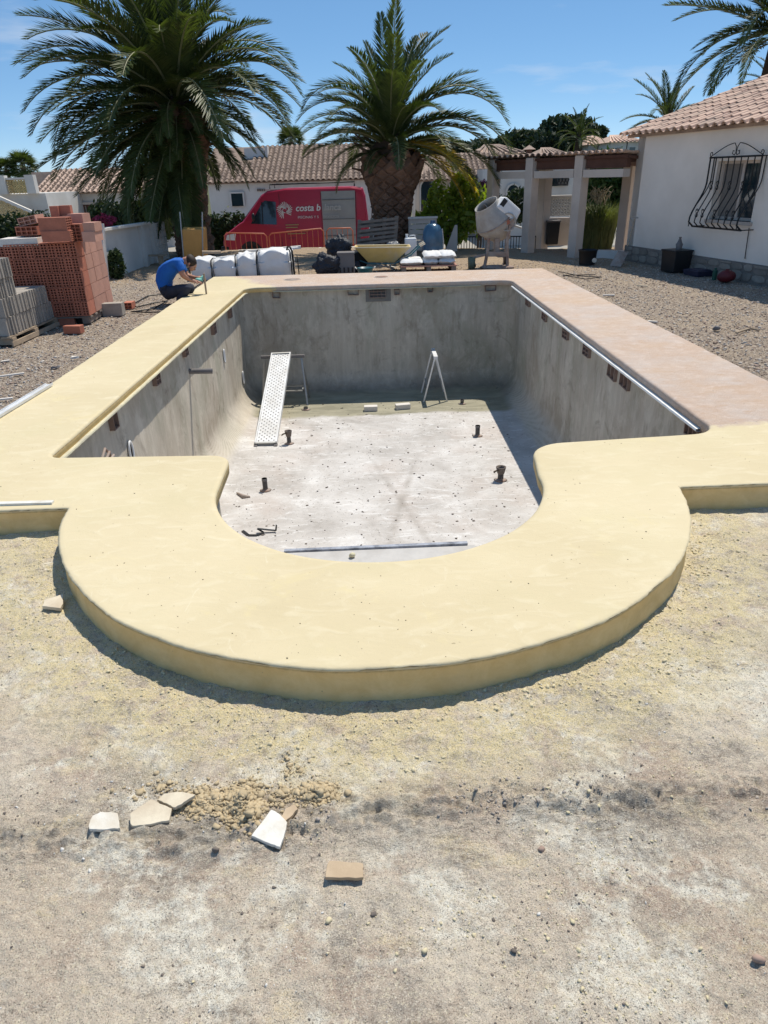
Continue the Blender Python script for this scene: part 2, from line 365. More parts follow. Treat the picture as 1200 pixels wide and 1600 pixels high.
def wall_mat():
    m,t,b=principled('pool_plaster'); co=coord(t); st=coord(t,(9,9,.55)); st2=coord(t,(28,28,1.2))
    sep=t.nodes.new('ShaderNodeSeparateXYZ'); t.links.new(co,sep.inputs[0])
    col=ramp(t,tnoise(t,1,6,.65,st,.3),[(.25,(.42,.395,.355)),(.5,(.52,.49,.45)),(.75,(.62,.595,.555))])
    col=mixc(t,ramp(t,tnoise(t,1,5,.7,st2,.2),[(.50,0.),(.76,.5)]),col,(.67,.64,.58))
    col=mixc(t,ramp(t,tnoise(t,.9,5,.6,co,.5),[(.44,0.),(.66,.8)]),col,(.36,.315,.27)); col=mixc(t,ramp(t,tnoise(t,.6,5,.65,coord(t,(1.4,1.4,.7)),.8),[(.48,0.),(.64,.65)]),col,(.36,.365,.31)); col=mixc(t,ramp(t,tnoise(t,4,8,.75,coord(t,(1,1,.6)),.4),[(.50,0.),(.66,.55)]),col,(.68,.655,.61)); col=mixc(t,ramp(t,tnoise(t,2.2,7,.75,coord(t,(1.5,1.5,.45)),.3),[(.54,0.),(.66,.6)]),col,(.27,.235,.20))
    col=mixc(t,ramp(t,tnoise(t,1.7,5,.7,co,1.5),[(.56,0.),(.72,.5)]),col,(.15,.12,.10))
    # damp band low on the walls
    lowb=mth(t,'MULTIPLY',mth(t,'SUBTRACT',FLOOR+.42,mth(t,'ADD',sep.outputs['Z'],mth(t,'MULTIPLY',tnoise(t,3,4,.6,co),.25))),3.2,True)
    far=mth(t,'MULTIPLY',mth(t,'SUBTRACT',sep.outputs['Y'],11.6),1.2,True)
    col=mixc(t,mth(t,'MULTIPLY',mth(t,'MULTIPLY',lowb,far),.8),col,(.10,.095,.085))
    # trowelled lime sweeps on the cove
    wv=t.nodes.new('ShaderNodeTexWave'); wv.wave_type='RINGS'; wv.rings_direction='SPHERICAL'; wv.inputs['Scale'].default_value=7; wv.inputs['Distortion'].default_value=2.5; wv.inputs['Detail'].default_value=3
    mp=t.nodes.new('ShaderNodeMapping'); mp.inputs['Location'].default_value=(2.6,-9.4,.6); t.links.new(co,mp.inputs[0]); t.links.new(mp.outputs[0],wv.inputs['Vector'])
    nearb=mth(t,'MULTIPLY',mth(t,'SUBTRACT',FLOOR+.45,sep.outputs['Z']),4.,True)
    lime=mth(t,'MULTIPLY',mth(t,'MULTIPLY',nearb,mth(t,'SUBTRACT',1,far)),ramp(t,wv.outputs['Fac'],[(.3,.35),(.7,1.)]))
    col=mixc(t,mth(t,'MULTIPLY',lime,.85),col,(.55,.53,.50))
    # floor colouring
    sg=t.nodes.new('ShaderNodeNewGeometry'); sn=t.nodes.new('ShaderNodeSeparateXYZ'); t.links.new(sg.outputs['Normal'],sn.inputs[0])
    fl=mth(t,'MULTIPLY',mth(t,'SUBTRACT',sn.outputs['Z'],.86),8,True)
    fc=ramp(t,tnoise(t,1.3,6,.65,co,.6),[(.3,(.39,.365,.34)),(.5,(.52,.495,.47)),(.68,(.64,.62,.60))])
    fc=mixc(t,ramp(t,tnoise(t,.8,4,.6,coord(t,(1.4,1,1))),[(.5,0.),(.7,.45)]),fc,(.46,.38,.33))
    fc=mixc(t,ramp(t,tnoise(t,5,6,.75,coord(t,(.6,1.8,1)),1.),[(.53,0.),(.66,.7)]),fc,(.75,.745,.735))
    fc=mixc(t,ramp(t,tnoise(t,22,5,.7,co),[(.60,0.),(.68,.75)]),fc,(.24,.21,.18))
    fc=mixc(t,ramp(t,tnoise(t,60,3,.6,co),[(.64,0.),(.70,.7)]),fc,(.20,.17,.14))
    # two drag marks left by hoses
    for sx,dx in ((-.25,.10),(.18,-.05)):
        line=mth(t,'ABSOLUTE',mth(t,'SUBTRACT',sep.outputs['X'],mth(t,'ADD',mth(t,'MULTIPLY',mth(t,'SUBTRACT',sep.outputs['Y'],7.5),sx),.28+dx)))
        k=mth(t,'MULTIPLY',mth(t,'SUBTRACT',.07,line),16,True); k=mth(t,'MULTIPLY',k,mth(t,'MULTIPLY',mth(t,'SUBTRACT',9.6,sep.outputs['Y']),1.,True))
        k=mth(t,'MULTIPLY',k,ramp(t,tnoise(t,4,3,.6,co),[(.3,.1),(.6,.6)])); fc=mixc(t,k,fc,(.32,.29,.26))
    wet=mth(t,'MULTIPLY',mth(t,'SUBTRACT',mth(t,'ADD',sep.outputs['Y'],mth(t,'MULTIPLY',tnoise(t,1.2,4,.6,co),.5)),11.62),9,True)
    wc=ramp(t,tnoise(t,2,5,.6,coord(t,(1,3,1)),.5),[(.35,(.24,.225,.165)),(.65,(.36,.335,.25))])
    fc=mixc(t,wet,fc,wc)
    col=mixc(t,fl,col,fc)
    col=mixc(t,mth(t,'SUBTRACT',1,fl,True),col,mixc(t,1,col,(1.,.95,.86),'MULTIPLY'))
    t.links.new(col,b.inputs['Base Color']); b.inputs['Roughness'].default_value=.85; b.inputs['Specular IOR Level'].default_value=.2
    a=bump(t,None,tnoise(t,6,6,.7,coord(t,(1,1,.3)),.5),.35,.02); bump(t,b,tnoise(t,70,4,.7,co),.35,.004,a)
    return m
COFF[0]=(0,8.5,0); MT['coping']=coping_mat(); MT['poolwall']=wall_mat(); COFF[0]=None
MT['bead']=M('white_edge_bead',(.86,.85,.82),.5,.05,20,bs=.2)
MT['rawrim']=M('raw_mortar_rim',(.60,.56,.40),.85,.12,12,bs=.6,dirt=(.45,.42,.33))
pool=thing('swimming_pool','empty rectangular swimming pool shell with a half round near end and a fresh cream coping','pool',(0,8.5,0))
def ringmesh(mb,rings,m=0,closed_top=None,sm=True):
    n=len(rings[0]); base=mb.n; mb.add(np.concatenate(rings),[],m)
    for k in range(len(rings)-1):
        for i in range(n):
            j=(i+1)%n; mb.f.append([base+k*n+i,base+k*n+j,base+(k+1)*n+j,base+(k+1)*n+i]); mb.m.append(m); mb.sm.append(sm)
    return base
def ring(P,Nn,off,z):
    off=off if hasattr(off,'__len__') else np.full(len(P),off); z=z if hasattr(z,'__len__') else np.full(len(P),z)
    return np.c_[P+Nn*off[:,None],z]
def make_coping():
    import bmesh
    mb=MB()
    w1=wob(OUT,9,.007,1.)+wob(OUT,24,.005,2.)+wob(OUT,60,.0035,3.); w2=wob(OUT,2.2,.010,5.); wz=wob(OUT,6,.004,9.)
    ro=[ring(OUT,NO,w2-.030,KH),ring(OUT,NO,w2-.010+w1*.3,KH+.001),ring(OUT,NO,w2+.004+w1,KH-.004+wz),ring(OUT,NO,w2+.002+w1*.7,KH-.012+wz),ring(OUT,NO,w2-.006,KH-.022),ring(OUT,NO,w2-.003,KH*.45),ring(OUT,NO,w2+.002,-.03)]
    ringmesh(mb,ro)
    for k in range(len(mb.f)): mb.f[k]=mb.f[k][::-1]
    v1=wob(INN,4,.004,3.)
    ri=[ring(INN,NI,.035,KH),ring(INN,NI,.014+v1*.4,KH-.001),ring(INN,NI,.004+v1,KH-.008),ring(INN,NI,v1,KH-.02),ring(INN,NI,v1+.004,KH-.085),ring(INN,NI,v1+.16,KH-.09)]
    b2=ringmesh(mb,[r for r in ri])
    me=mb.build('coping',[MT['coping']],mesh_only=True)
    bm=bmesh.new(); bm.from_mesh(me); bm.verts.ensure_lookup_table()
    no=len(OUT); ed=[]
    for i in range(no): ed.append(bm.edges.get((bm.verts[i],bm.verts[(i+1)%no])))
    for i in range(len(INN)): ed.append(bm.edges.get((bm.verts[b2+i],bm.verts[b2+(i+1)%len(INN)])))
    r=bmesh.ops.triangle_fill(bm,use_beauty=True,edges=ed,normal=(0,0,1))
    for f in r['geom']:
        if isinstance(f,bmesh.types.BMFace):
            f.normal_update()
            if f.normal.z<0: f.normal_flip()
            f.smooth=False
    # circular deck openings in the far coping are set in separately
    bm.to_mesh(me); bm.free()
    for v in me.vertices: v.co.y-=8.5
    me.materials.clear(); me.materials.append(MT['coping'])
    return link('coping',me,pool)
make_coping()
# ledge under the coping face: white bead on the three long sides, raw mortar on the left
def rim(i_sel,name,mat,zt,proud,th):
    P=INN; mb=MB(); idx=[i for i in range(len(P)) if i_sel(P[i])]
    # longest contiguous run
    runs=[];cur=[idx[0]]
    for a,b in zip(idx,idx[1:]):
        if b==a+1: cur.append(b)
        else: runs.append(cur); cur=[b]
    runs.append(cur)
    if len(runs)>1 and runs[0][0]==0 and runs[-1][-1]==len(P)-1: runs[0]=runs.pop()+runs[0]
    for rn in runs:
        if len(rn)<3: continue
        pp=P[rn]; nn=NI[rn]; wv=wob(pp,12,.004,7.)
        prof=[(.03,zt+.002),(-proud+.004,zt),(-proud,zt-th*.5),(-proud+.006,zt-th),(.05,zt-th-.002)]
        rr=[np.c_[pp+nn*(np.full(len(pp),o)+(wv if k in(1,2,3) else 0))[:,None],np.full(len(pp),z)] for k,(o,z) in enumerate(prof)]
        n=len(pp); base=mb.n; mb.add(np.concatenate(rr),[])
        for k in range(len(prof)-1):
            for i in range(n-1): mb.f.append([base+k*n+i,base+k*n+i+1,base+(k+1)*n+i+1,base+(k+1)*n+i]); mb.m.append(0); mb.sm.append(False)
    return mb.build(name,mat,pool)
rim(lambda p:p[1]>4.75 and p[0]<-2.2,'coping_ledge',MT['rawrim'],KH-.075,.030,.02)
rim(lambda p:p[0]>2.49 and 5.0<p[1]<12.75,'edge_bead',MT['bead'],KH-.074,.034,.022)
rim(lambda p:p[1]>12.9 and -1.8<p[0]<2.0,'edge_bead',MT['rawrim'],KH-.078,.018,.014)
# shell: walls + cove + floor
def make_shell():
    mb=MB(); off=.10; wl=wob(INN,1.3,.012,11.)
    rings=[ring(INN,NI,wl*0+off,KH-.085)]
    zs=np.linspace(KH-.3,FLOOR+.42,6)
    for z in zs: rings.append(ring(INN,NI,off+wl*(1 if z<0 else .5),z))
    rc=.40
    for k in range(1,9):
        a=k/8*math.pi/2; rings.append(ring(INN,NI,off+wl-rc*(1-math.cos(a)),FLOOR+.02+rc*(1-math.sin(a))))
    ringmesh(mb,rings)
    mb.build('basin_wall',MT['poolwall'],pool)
    import bmesh
    last=rings[-1]; bm=bmesh.new(); vs=[bm.verts.new((p[0],p[1]-8.5,FLOOR+.02)) for p in ring(INN,NI,off+wl-rc+.02,FLOOR)]
    es=[bm.edges.new((vs[i],vs[(i+1)%len(vs)])) for i in range(len(vs))]
    bmesh.ops.triangle_fill(bm,use_beauty=True,edges=es,normal=(0,0,1))
    for f in bm.faces:
        f.normal_update()
        if f.normal.z<0: f.normal_flip()
    me=bpy.data.meshes.new('basin_floor'); bm.to_mesh(me); bm.free(); me.materials.append(MT['poolwall'])
    link('basin_floor',me,pool)
make_shell()
FZ=FLOOR+.02
# ---------------------------------------------------------------- ground
def inside(P,x,y):
    c=np.zeros(x.shape,bool); n=len(P)
    for i in range(n):
        x1,y1=P[i]; x2,y2=P[(i+1)%n]
        if y1==y2: continue
        k=((y1>y)!=(y2>y))&(x<(x2-x1)*(y-y1)/(y2-y1)+x1); c^=k
    return c
ROADZ=-.82
def smooth(a,b,x): t=np.clip((x-a)/(b-a),0,1); return t*t*(3-2*t)
def edgeY(x): return 22.3-.42*np.clip(x-(-1),0,6)
def vnoise(x,y,s,seed):
    # cheap value noise on a lattice, vectorised
    rg=np.random.RandomState(seed); T=rg.rand(256,256)
    X=x*s; Y=y*s; xi=np.floor(X).astype(int); yi=np.floor(Y).astype(int); fx=X-xi; fy=Y-yi; fx=fx*fx*(3-2*fx); fy=fy*fy*(3-2*fy)
    g=lambda a,b:T[a&255,b&255]
    return (g(xi,yi)*(1-fx)+g(xi+1,yi)*fx)*(1-fy)+(g(xi,yi+1)*(1-fx)+g(xi+1,yi+1)*fx)*fy-.5
def H(x,y):
    near=1-smooth(4.,7.,y)
    h=.016*vnoise(x,y,1.6,1)+.010*vnoise(x,y,6,2)
    h+=near*(.009*vnoise(x,y,18,3)+.008*vnoise(x,y,37,4)+.0075*vnoise(x,y,75,5))
    # cracked crumbly ridge in front of the pool
    yr=1.62+.05*np.sin(x*2.3)+.10*x*0.2+.06*vnoise(x,y*0,3,6)
    rd=np.exp(-((y-yr)/.07)**2); h+=rd*(.010+.040*vnoise(x,y*1.8,22,7)+.026*vnoise(x,y,60,8))
    side=smooth(4,7,y)*(np.abs(x)>3); h+=side*(.014*vnoise(x,y,10,9)+.01*vnoise(x,y,22,10))
    k=smooth(0,.8,y-edgeY(x)); h=h*(1-k)+ROADZ*k
    h-=.012*(1-k)
    # slopes beyond the street
    h+=smooth(42,85,y)*smooth(-2,18,x)*3.2
    h+=smooth(60,400,y)*4.5*(1+.5*vnoise(x,y,.02,12))
    return h
def make_ground():
    def graded(a,b,st): return list(np.arange(a,b,st))
    xs=graded(-600,-60,60)+graded(-60,-12,3)+graded(-12,-4,.15)+graded(-4,-1.9,.03)+graded(-1.9,2.1,.009)+graded(2.1,4,.03)+graded(4,12,.15)+graded(12,60,3)+graded(60,601,60)
    ys=graded(-20,0,2)+graded(0,.55,.05)+graded(.55,2.4,.008)+graded(2.4,4.2,.0125)+graded(4.2,8,.05)+graded(8,24,.1)+graded(24,60,1.2)+graded(60,200,10)+graded(200,1500,100)
    xs=np.array(xs); ys=np.array(ys); X,Y=np.meshgrid(xs,ys); Z=H(X,Y)
    hole=OUT-NO*.04; ins=inside(hole,X,Y)
    nx,ny=len(xs),len(ys); idx=np.arange(nx*ny).reshape(ny,nx)
    q=np.stack([idx[:-1,:-1],idx[:-1,1:],idx[1:,1:],idx[1:,:-1]],-1).reshape(-1,4)
    iq=(ins[:-1,:-1]&ins[:-1,1:]&ins[1:,1:]&ins[1:,:-1]).reshape(-1); q=q[~iq]
    me=bpy.data.meshes.new('ground'); me.vertices.add(nx*ny); me.vertices.foreach_set('co',np.stack([X,Y,Z],-1).astype(np.float32).ravel())
    me.loops.add(len(q)*4); me.loops.foreach_set('vertex_index',q.astype(np.int32).ravel()); me.polygons.add(len(q)); me.polygons.foreach_set('loop_start',np.arange(0,len(q)*4,4,dtype=np.int32))
    me.update(calc_edges=True); me.polygons.foreach_set('use_smooth',np.ones(len(q),bool))
    o=link('ground',me,kind='structure'); return o
def ground_mat():
    m,t,b=principled('dusty_ground'); co=coord(t); sep=t.nodes.new('ShaderNodeSeparateXYZ'); t.links.new(co,sep.inputs[0])
    X,Y=sep.outputs['X'],sep.outputs['Y']
    def N(s,d=6,r=.65,dist=0,sc=None): return tnoise(t,s,d,r,coord(t,sc) if sc else co,dist)
    base=ramp(t,N(1.1,6,.6,.3),[(.3,(.54,.455,.385)),(.5,(.63,.555,.485)),(.7,(.71,.65,.58))])
    base=mixc(t,ramp(t,N(1.7,6,.7,.2),[(.48,0.),(.58,.75)]),base,(.45,.35,.30))      # reddish
    base=mixc(t,ramp(t,N(1.9,7,.75,.1),[(.52,0.),(.68,.7)]),base,(.285,.28,.265))    # grey
    base=mixc(t,mth(t,'MULTIPLY',ramp(t,N(2.1,7,.68,.2),[(.50,0.),(.56,1.)]),ramp(t,N(26,6,.8,.3),[(.40,.1),(.52,1.)])),base,(.82,.80,.75))    # lime dust
    base=mixc(t,mth(t,'MULTIPLY',ramp(t,N(2.6,7,.7,.2,(1,1.5,1)),[(.55,0.),(.63,.8)]),ramp(t,N(30,6,.8,.3,(1,1.1,1)),[(.38,.1),(.50,1.)])),base,(.70,.60,.42))
    base=mixc(t,mth(t,'MULTIPLY',ramp(t,N(1.5,6,.65,.2,(1.1,1,1)),[(.53,0.),(.60,.9)]),ramp(t,N(35,6,.8,.3),[(.38,.2),(.52,1.)])),base,(.33,.30,.28))    # sandy spill
    # sand dragged round the kerb
    sub=t.nodes.new('ShaderNodeVectorMath'); sub.operation='DISTANCE'; t.links.new(co,sub.inputs[0]); sub.inputs[1].default_value=(OC[0],OC[1],0)
    dist=mth(t,'SUBTRACT',sub.outputs['Value'],OR)
    ring_=mth(t,'SUBTRACT',1,mth(t,'MULTIPLY',mth(t,'ABSOLUTE',dist),1.7),True)
    ring_=mth(t,'MULTIPLY',ring_,mth(t,'MULTIPLY',mth(t,'SUBTRACT',5,Y),1,True))
    rf=mth(t,'MULTIPLY',mth(t,'MULTIPLY',ring_,2.1,True),ramp(t,N(9,9,.85,.3),[(.42,0.),(.54,1.)]))
    base=mixc(t,rf,base,(.70,.61,.38))
    # crumbs: speckles light and dark
    base=mixc(t,ramp(t,N(45,6,.75,.6),[(.60,0.),(.66,.8)]),base,(.28,.24,.20))
    base=mixc(t,ramp(t,N(75,5,.75,.4),[(.54,0.),(.60,.85)]),base,(.70,.64,.53))
    base=mixc(t,ramp(t,N(33,6,.75,.8),[(.64,0.),(.68,.9)]),base,(.22,.19,.16))
    base=mixc(t,ramp(t,N(110,4,.75,.5),[(.61,0.),(.66,.85)]),base,(.17,.145,.125))
    base=mixc(t,ramp(t,N(210,3,.7),[(.55,0.),(.60,.8)]),base,(.74,.70,.64)); base=mixc(t,ramp(t,N(230,3,.7,0,(1,1,1.7)),[(.57,0.),(.62,.85)]),base,(.19,.165,.145))
    # damp dark streak across
    ys=mth(t,'ADD',mth(t,'MULTIPLY',X,.02),1.60)
    dk=mth(t,'SUBTRACT',1,mth(t,'MULTIPLY',mth(t,'ABSOLUTE',mth(t,'SUBTRACT',mth(t,'ADD',Y,mth(t,'MULTIPLY',mth(t,'SUBTRACT',N(2.5,4),.5),.3)),ys)),8),True)
    dk=mth(t,'MULTIPLY',mth(t,'MULTIPLY',dk,ramp(t,N(9,6,.75),[(.35,.15),(.62,1.)])),ramp(t,N(45,6,.8,.4,(.7,1.5,1)),[(.42,.25),(.54,1.)]))
    base=mixc(t,mth(t,'MULTIPLY',dk,.7),base,(.25,.235,.22))
    ck=ramp(t,N(9,6,.7,.6,(.45,2.4,1)),[(.485,0.),(.5,1.),(.515,0.)]); wide=mth(t,'SUBTRACT',1,mth(t,'MULTIPLY',mth(t,'ABSOLUTE',mth(t,'SUBTRACT',Y,ys)),4.5),True)
    base=mixc(t,mth(t,'MULTIPLY',mth(t,'MULTIPLY',ck,wide),.85),base,(.08,.07,.06))
    peb=ramp(t,N(5,7,.75,.3,(.8,1.6,1)),[(.56,0.),(.62,.7)]); base=mixc(t,mth(t,'MULTIPLY',peb,ramp(t,N(60,5,.8),[(.45,.0),(.55,1.)])),base,(.24,.20,.175))
    # gravel and earth away from the apron
    gr=ramp(t,N(34,6,.8),[(.38,(.10,.08,.07)),(.5,(.31,.26,.225)),(.60,(.60,.53,.47))])
    gr=mixc(t,ramp(t,N(75,4,.8),[(.50,0.),(.57,.85)]),gr,(.13,.105,.09))
    gr=mixc(t,ramp(t,N(.8,4,.6),[(.5,0.),(.7,.5)]),gr,(.38,.31,.24))
    sidem=mth(t,'MAXIMUM',mth(t,'MULTIPLY',mth(t,'SUBTRACT',Y,4.4),1.2,True),0.)
    base=mixc(t,sidem,base,gr)
    # earth strip by the palms
    yard=mth(t,'MULTIPLY',mth(t,'SUBTRACT',Y,14.5),.6,True)
    base=mixc(t,mth(t,'MULTIPLY',yard,.55),base,(.34,.26,.185))
    street=mth(t,'MULTIPLY',mth(t,'SUBTRACT',-.45,sep.outputs['Z']),4,True)
    base=mixc(t,street,base,(.33,.32,.31))
    farg=mth(t,'MULTIPLY',mth(t,'SUBTRACT',Y,46),.1,True)
    base=mixc(t,farg,base,(.09,.10,.05))
    base=mixc(t,1,base,(1.10,1.06,.96),'MULTIPLY')
    t.links.new(base,b.inputs['Base Color']); b.inputs['Roughness'].default_value=.92; b.inputs['Specular IOR Level'].default_value=.15
    a=bump(t,None,N(16,6,.75,.3),.9,.020); a2=bump(t,None,N(60,5,.75,.4),.9,.008,a); bump(t,b,N(200,4,.75,.3),1.,.0055,a2)
    return m
g=make_ground(); g.data.materials.append(ground_mat())
# ---------------------------------------------------------------- roof tiles
def tile_mb(mb,o,e,u,nrm,L_=.40,r=.085,cover=True,n=6,m=0):
    v=[];th=.014
    for rr in (r,r-th):
        for k,(s_,q) in enumerate(((0,1.0),(L_,.86))):
            for i in range(n+1):
                a=math.pi*i/n; x=math.cos(a)*rr*q; z=math.sin(a)*rr*q*.75
                if not cover: z=-z+r*.55
                v.append(o+e*x+u*s_+nrm*(z+(.012 if k==0 else 0)))
    k=n+1; f=[]
    for i in range(n):
        f.append((i,i+1,k+i+1,k+i)); f.append((2*k+i,3*k+i,3*k+i+1,2*k+i+1)); f.append((i,2*k+i,2*k+i+1,i+1))
    mb.add(np.array(v),f,m,False)
TILE_ME={}
def tile_mesh(cover,mat):
    key=(cover,mat.name)
    if key not in TILE_ME:
        mb=MB(); tile_mb(mb,np.zeros(3),np.array([1.,0,0]),np.array([0,1.,0]),np.array([0,0,1.]),cover=cover)
        TILE_ME[key]=mb.build('roof_tile',mat,mesh_only=True)
    return TILE_ME[key]
def roof(parent,A,e,u,W,Ln,mat,sp=.215,course=.33,indiv=0,keep=None,under=None):
    """A: eave corner; e along the eave; u up the slope"""
    A=V3(A); e=V3(e)/np.linalg.norm(e); u=V3(u)/np.linalg.norm(u); n=np.cross(e,u); n/=np.linalg.norm(n)
    if n[2]<0: n=-n
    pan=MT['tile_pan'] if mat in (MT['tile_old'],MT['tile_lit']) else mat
    cells=[]
    for i in range(int(W/sp)+1):
        for j in range(int(Ln/course)):
            for cov in (True,False):
                p=A+e*(i*sp+(0 if cov else sp/2))+u*(j*course)+n*rnd.uniform(-.006,.006)
                if keep is not None and not keep(i*sp,j*course): continue
                cells.append((p,cov))
    cam_=np.array([0,0,CZ])
    cells.sort(key=lambda c:np.linalg.norm(c[0]-cam_))
    for p,cov in cells[:indiv]:
        o=link('roof_tile',tile_mesh(cov,mat)); ty=rnd.uniform(-.03,.03)
        ee=e*math.cos(ty)+u*math.sin(ty); uu=u*math.cos(ty)-e*math.sin(ty); p=p-np.array(parent.location[:])
        Mx=Matrix(((ee[0],uu[0],n[0],p[0]),(ee[1],uu[1],n[1],p[1]),(ee[2],uu[2],n[2],p[2]),(0,0,0,1)))
        o.matrix_local=Mx; o.parent=parent
    rest=cells[indiv:]
    if rest:
        mb=MB()
        for p,cov in rest:
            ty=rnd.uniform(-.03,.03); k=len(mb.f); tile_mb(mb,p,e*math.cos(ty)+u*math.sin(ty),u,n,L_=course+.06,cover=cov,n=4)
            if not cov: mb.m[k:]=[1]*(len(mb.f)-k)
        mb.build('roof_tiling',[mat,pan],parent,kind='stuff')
    mb=MB(); a=A-n*.03; b=A+e*W-n*.03
    a=a+u*.14; b=b+u*.14; q=[a,b,b+u*(Ln-.14),a+u*(Ln-.14)]; q2=[x-n*.06 for x in q]
    mb.add(np.array(q+q2),[(0,1,2,3),(7,6,5,4),(0,4,5,1),(1,5,6,2),(2,6,7,3),(3,7,4,0)])
    mb.build('roof_deck',under or MT['tile_old'],parent)
def pln(px,py,P,n):
    d=ray(px,py); c=np.array([0,0,CZ]); t=((P-c)@n)/(d@n); return c+d*t
def wallbox(mb,a,b,z0,z1,th,side,m=0):
    """vertical slab from a to b (xy), thickness th on the side given (+1 = left of a->b)"""
    a=np.array(a[:2],float); b=np.array(b[:2],float); d=(b-a)/np.linalg.norm(b-a); nn=np.array([-d[1],d[0]])*side*th
    v=[(*a,z0),(*b,z0),(*(b+nn),z0),(*(a+nn),z0),(*a,z1),(*b,z1),(*(b+nn),z1),(*(a+nn),z1)]
    mb.add(np.array(v),[(0,3,2,1),(4,5,6,7),(0,1,5,4),(1,2,6,5),(2,3,7,6),(3,0,4,7)],m)
# ---------------------------------------------------------------- house on the right
h0=gp(976,406); h1=gp(1200,447); hd=(h1-h0)/np.linalg.norm(h1-h0); hn=np.array([hd[1],-hd[0],0]); 
if hn[0]>0: hn=-hn      # outward (towards -x)
hz=at(993,209,h0[1])[2]
house=thing('white_house','single storey white house with barrel tile roof and an iron window grille on the right','house',h0)
def hp(s,o=0,z=0): return h0+hd*s+hn*o+np.array([0,0,z])   # s metres from the far corner towards the camera
winc=[pln(x,y,h0,hn) for x,y in((1120,250),(1124,352),(1200,250),(1200,345))]
ws0=(winc[0]-h0)@hd; ws0=float(ws0)+.05; ws1=ws0+1.12; wz1=float(winc[0][2])-.02; wz0=wz1-.98
mb=MB(); LEN=12.0; TH=.25
def hw(s0,s1,z0,z1): wallbox(mb,hp(s0),hp(s1),z0,z1,TH,1 if True else -1)
# the slab must lie behind the face: choose side so that thickness goes to -hn
dd=np.array([-hd[1],hd[0]]); sidek=-1 if dd@hn[:2]>0 else 1
for s0,s1,z0,z1 in((0,ws0,0,hz),(ws1,LEN,0,hz),(ws0,ws1,0,wz0),(ws0,ws1,wz1,hz)): wallbox(mb,hp(s0),hp(s1),z0,z1,TH,sidek)
wallbox(mb,hp(0.0),hp(0.0)-hn*7,0,hz+1.0*0,TH,1 if (np.array([hn[1],-hn[0]])@hd[:2])*1>0 else -1)
mb.build('wall',MT['white_wall'],house)
# far gable infill
g0=hp(.02,0,hz); g1=hp(.02,-3.9,hz); g2=hp(.02,-3.9,hz+1.3)
gm=MB(); gm.add(np.array([g0,g1,g2,g0+hd*.2,g1+hd*.2,g2+hd*.2]),[(0,1,2),(5,4,3),(0,3,4,1),(1,4,5,2),(2,5,3,0)]); gm.build('gable',MT['white_wall'],house)
# plinth with stones
mb=MB(); wallbox(mb,hp(-.02,.025),hp(LEN,.025),-.05,.32,.03,sidek); mb.build('plinth',M('plinth_mortar',(.20,.18,.16),.9,.2,6,bs=.6),house)
sm=M('plinth_stone',(.27,.24,.205),.9,.25,5,bs=.6,rv=.25)
s=0.03
while s<7.2:
    wd=rnd.uniform(.22,.42); zc=0.02
    while zc<.28:
        hh=rnd.uniform(.09,.17); hh=min(hh,.31-zc)
        if hh<.04: break
        m2=MB(); k=6; pts=[]
        for i in range(8):
            a=2*math.pi*i/8+.4; r_=(1+rnd.uniform(-.12,.06)); cx=max(-1,min(1,1.25*math.cos(a)))*r_; cy=max(-1,min(1,1.25*math.sin(a)))*r_
            pts.append((cx*(wd/2-.012),cy*(hh/2-.008)))
        Rm=np.array([hd,[0,0,1],hn]).T
        m2.prism(pts,0,.035+rnd.uniform(0,.012),R=Rm,c=hp(s+wd/2,.0,zc+hh/2)); m2.build('stone',sm,house); zc+=hh
    s+=wd
# roof
ev=hp(-.28,.26,hz-.03); pitch=R_(17.5); up=-hn*math.cos(pitch)+np.array([0,0,math.sin(pitch)])
roof(house,ev,hd,up,9.0,4.3,MT['tile'],sp=.235,course=.34,indiv=300)
# window parts
wn=link('window',MB().build('x',MT['plastic_w'],mesh_only=True),house) if False else None
mb=MB(); ww=ws1-ws0
for a,b,z0,z1 in((ws0,ws0+.05,wz0,wz1),(ws1-.05,ws1,wz0,wz1),(ws0+.05,ws1-.05,wz0,wz0+.05),(ws0+.05,ws1-.05,wz1-.05,wz1),(ws0+ww*.5-.03,ws0+ww*.5+.03,wz0+.05,wz1-.05)): wallbox(mb,hp(a,-.12),hp(b,-.12),z0,z1,.05,sidek)
winf=mb.build('window',MT['stone_wall'],house)
mb=MB(); wallbox(mb,hp(ws0+ww*.5+.03,-.145),hp(ws1-.05,-.145),wz0+.05,wz1-.05,.01,sidek); o=mb.build('pane',MT['glass'],winf); 
mb=MB(); wallbox(mb,hp(ws0+.05,-.145),hp(ws0+ww*.5-.03,-.145),wz0+.05,wz1-.05,.01,sidek); o2=mb.build('insect_screen',M('grey_mesh_screen',(.20,.18,.16),.7,.1,30),winf)
for q in(o,o2): q.matrix_parent_inverse=Matrix(); q.location=-Vector(winf.location)*0
for q in(o,o2):   # children of a child share the house's base
    q.data.transform(Matrix.Translation(Vector((-float(h0[0]),-float(h0[1]),-float(h0[2])))))
mb=MB(); wallbox(mb,hp(ws0-.05,.06),hp(ws1+.05,.06),wz0-.06,wz0,.2,sidek); mb.build('sill',MT['stone_wall'],house)
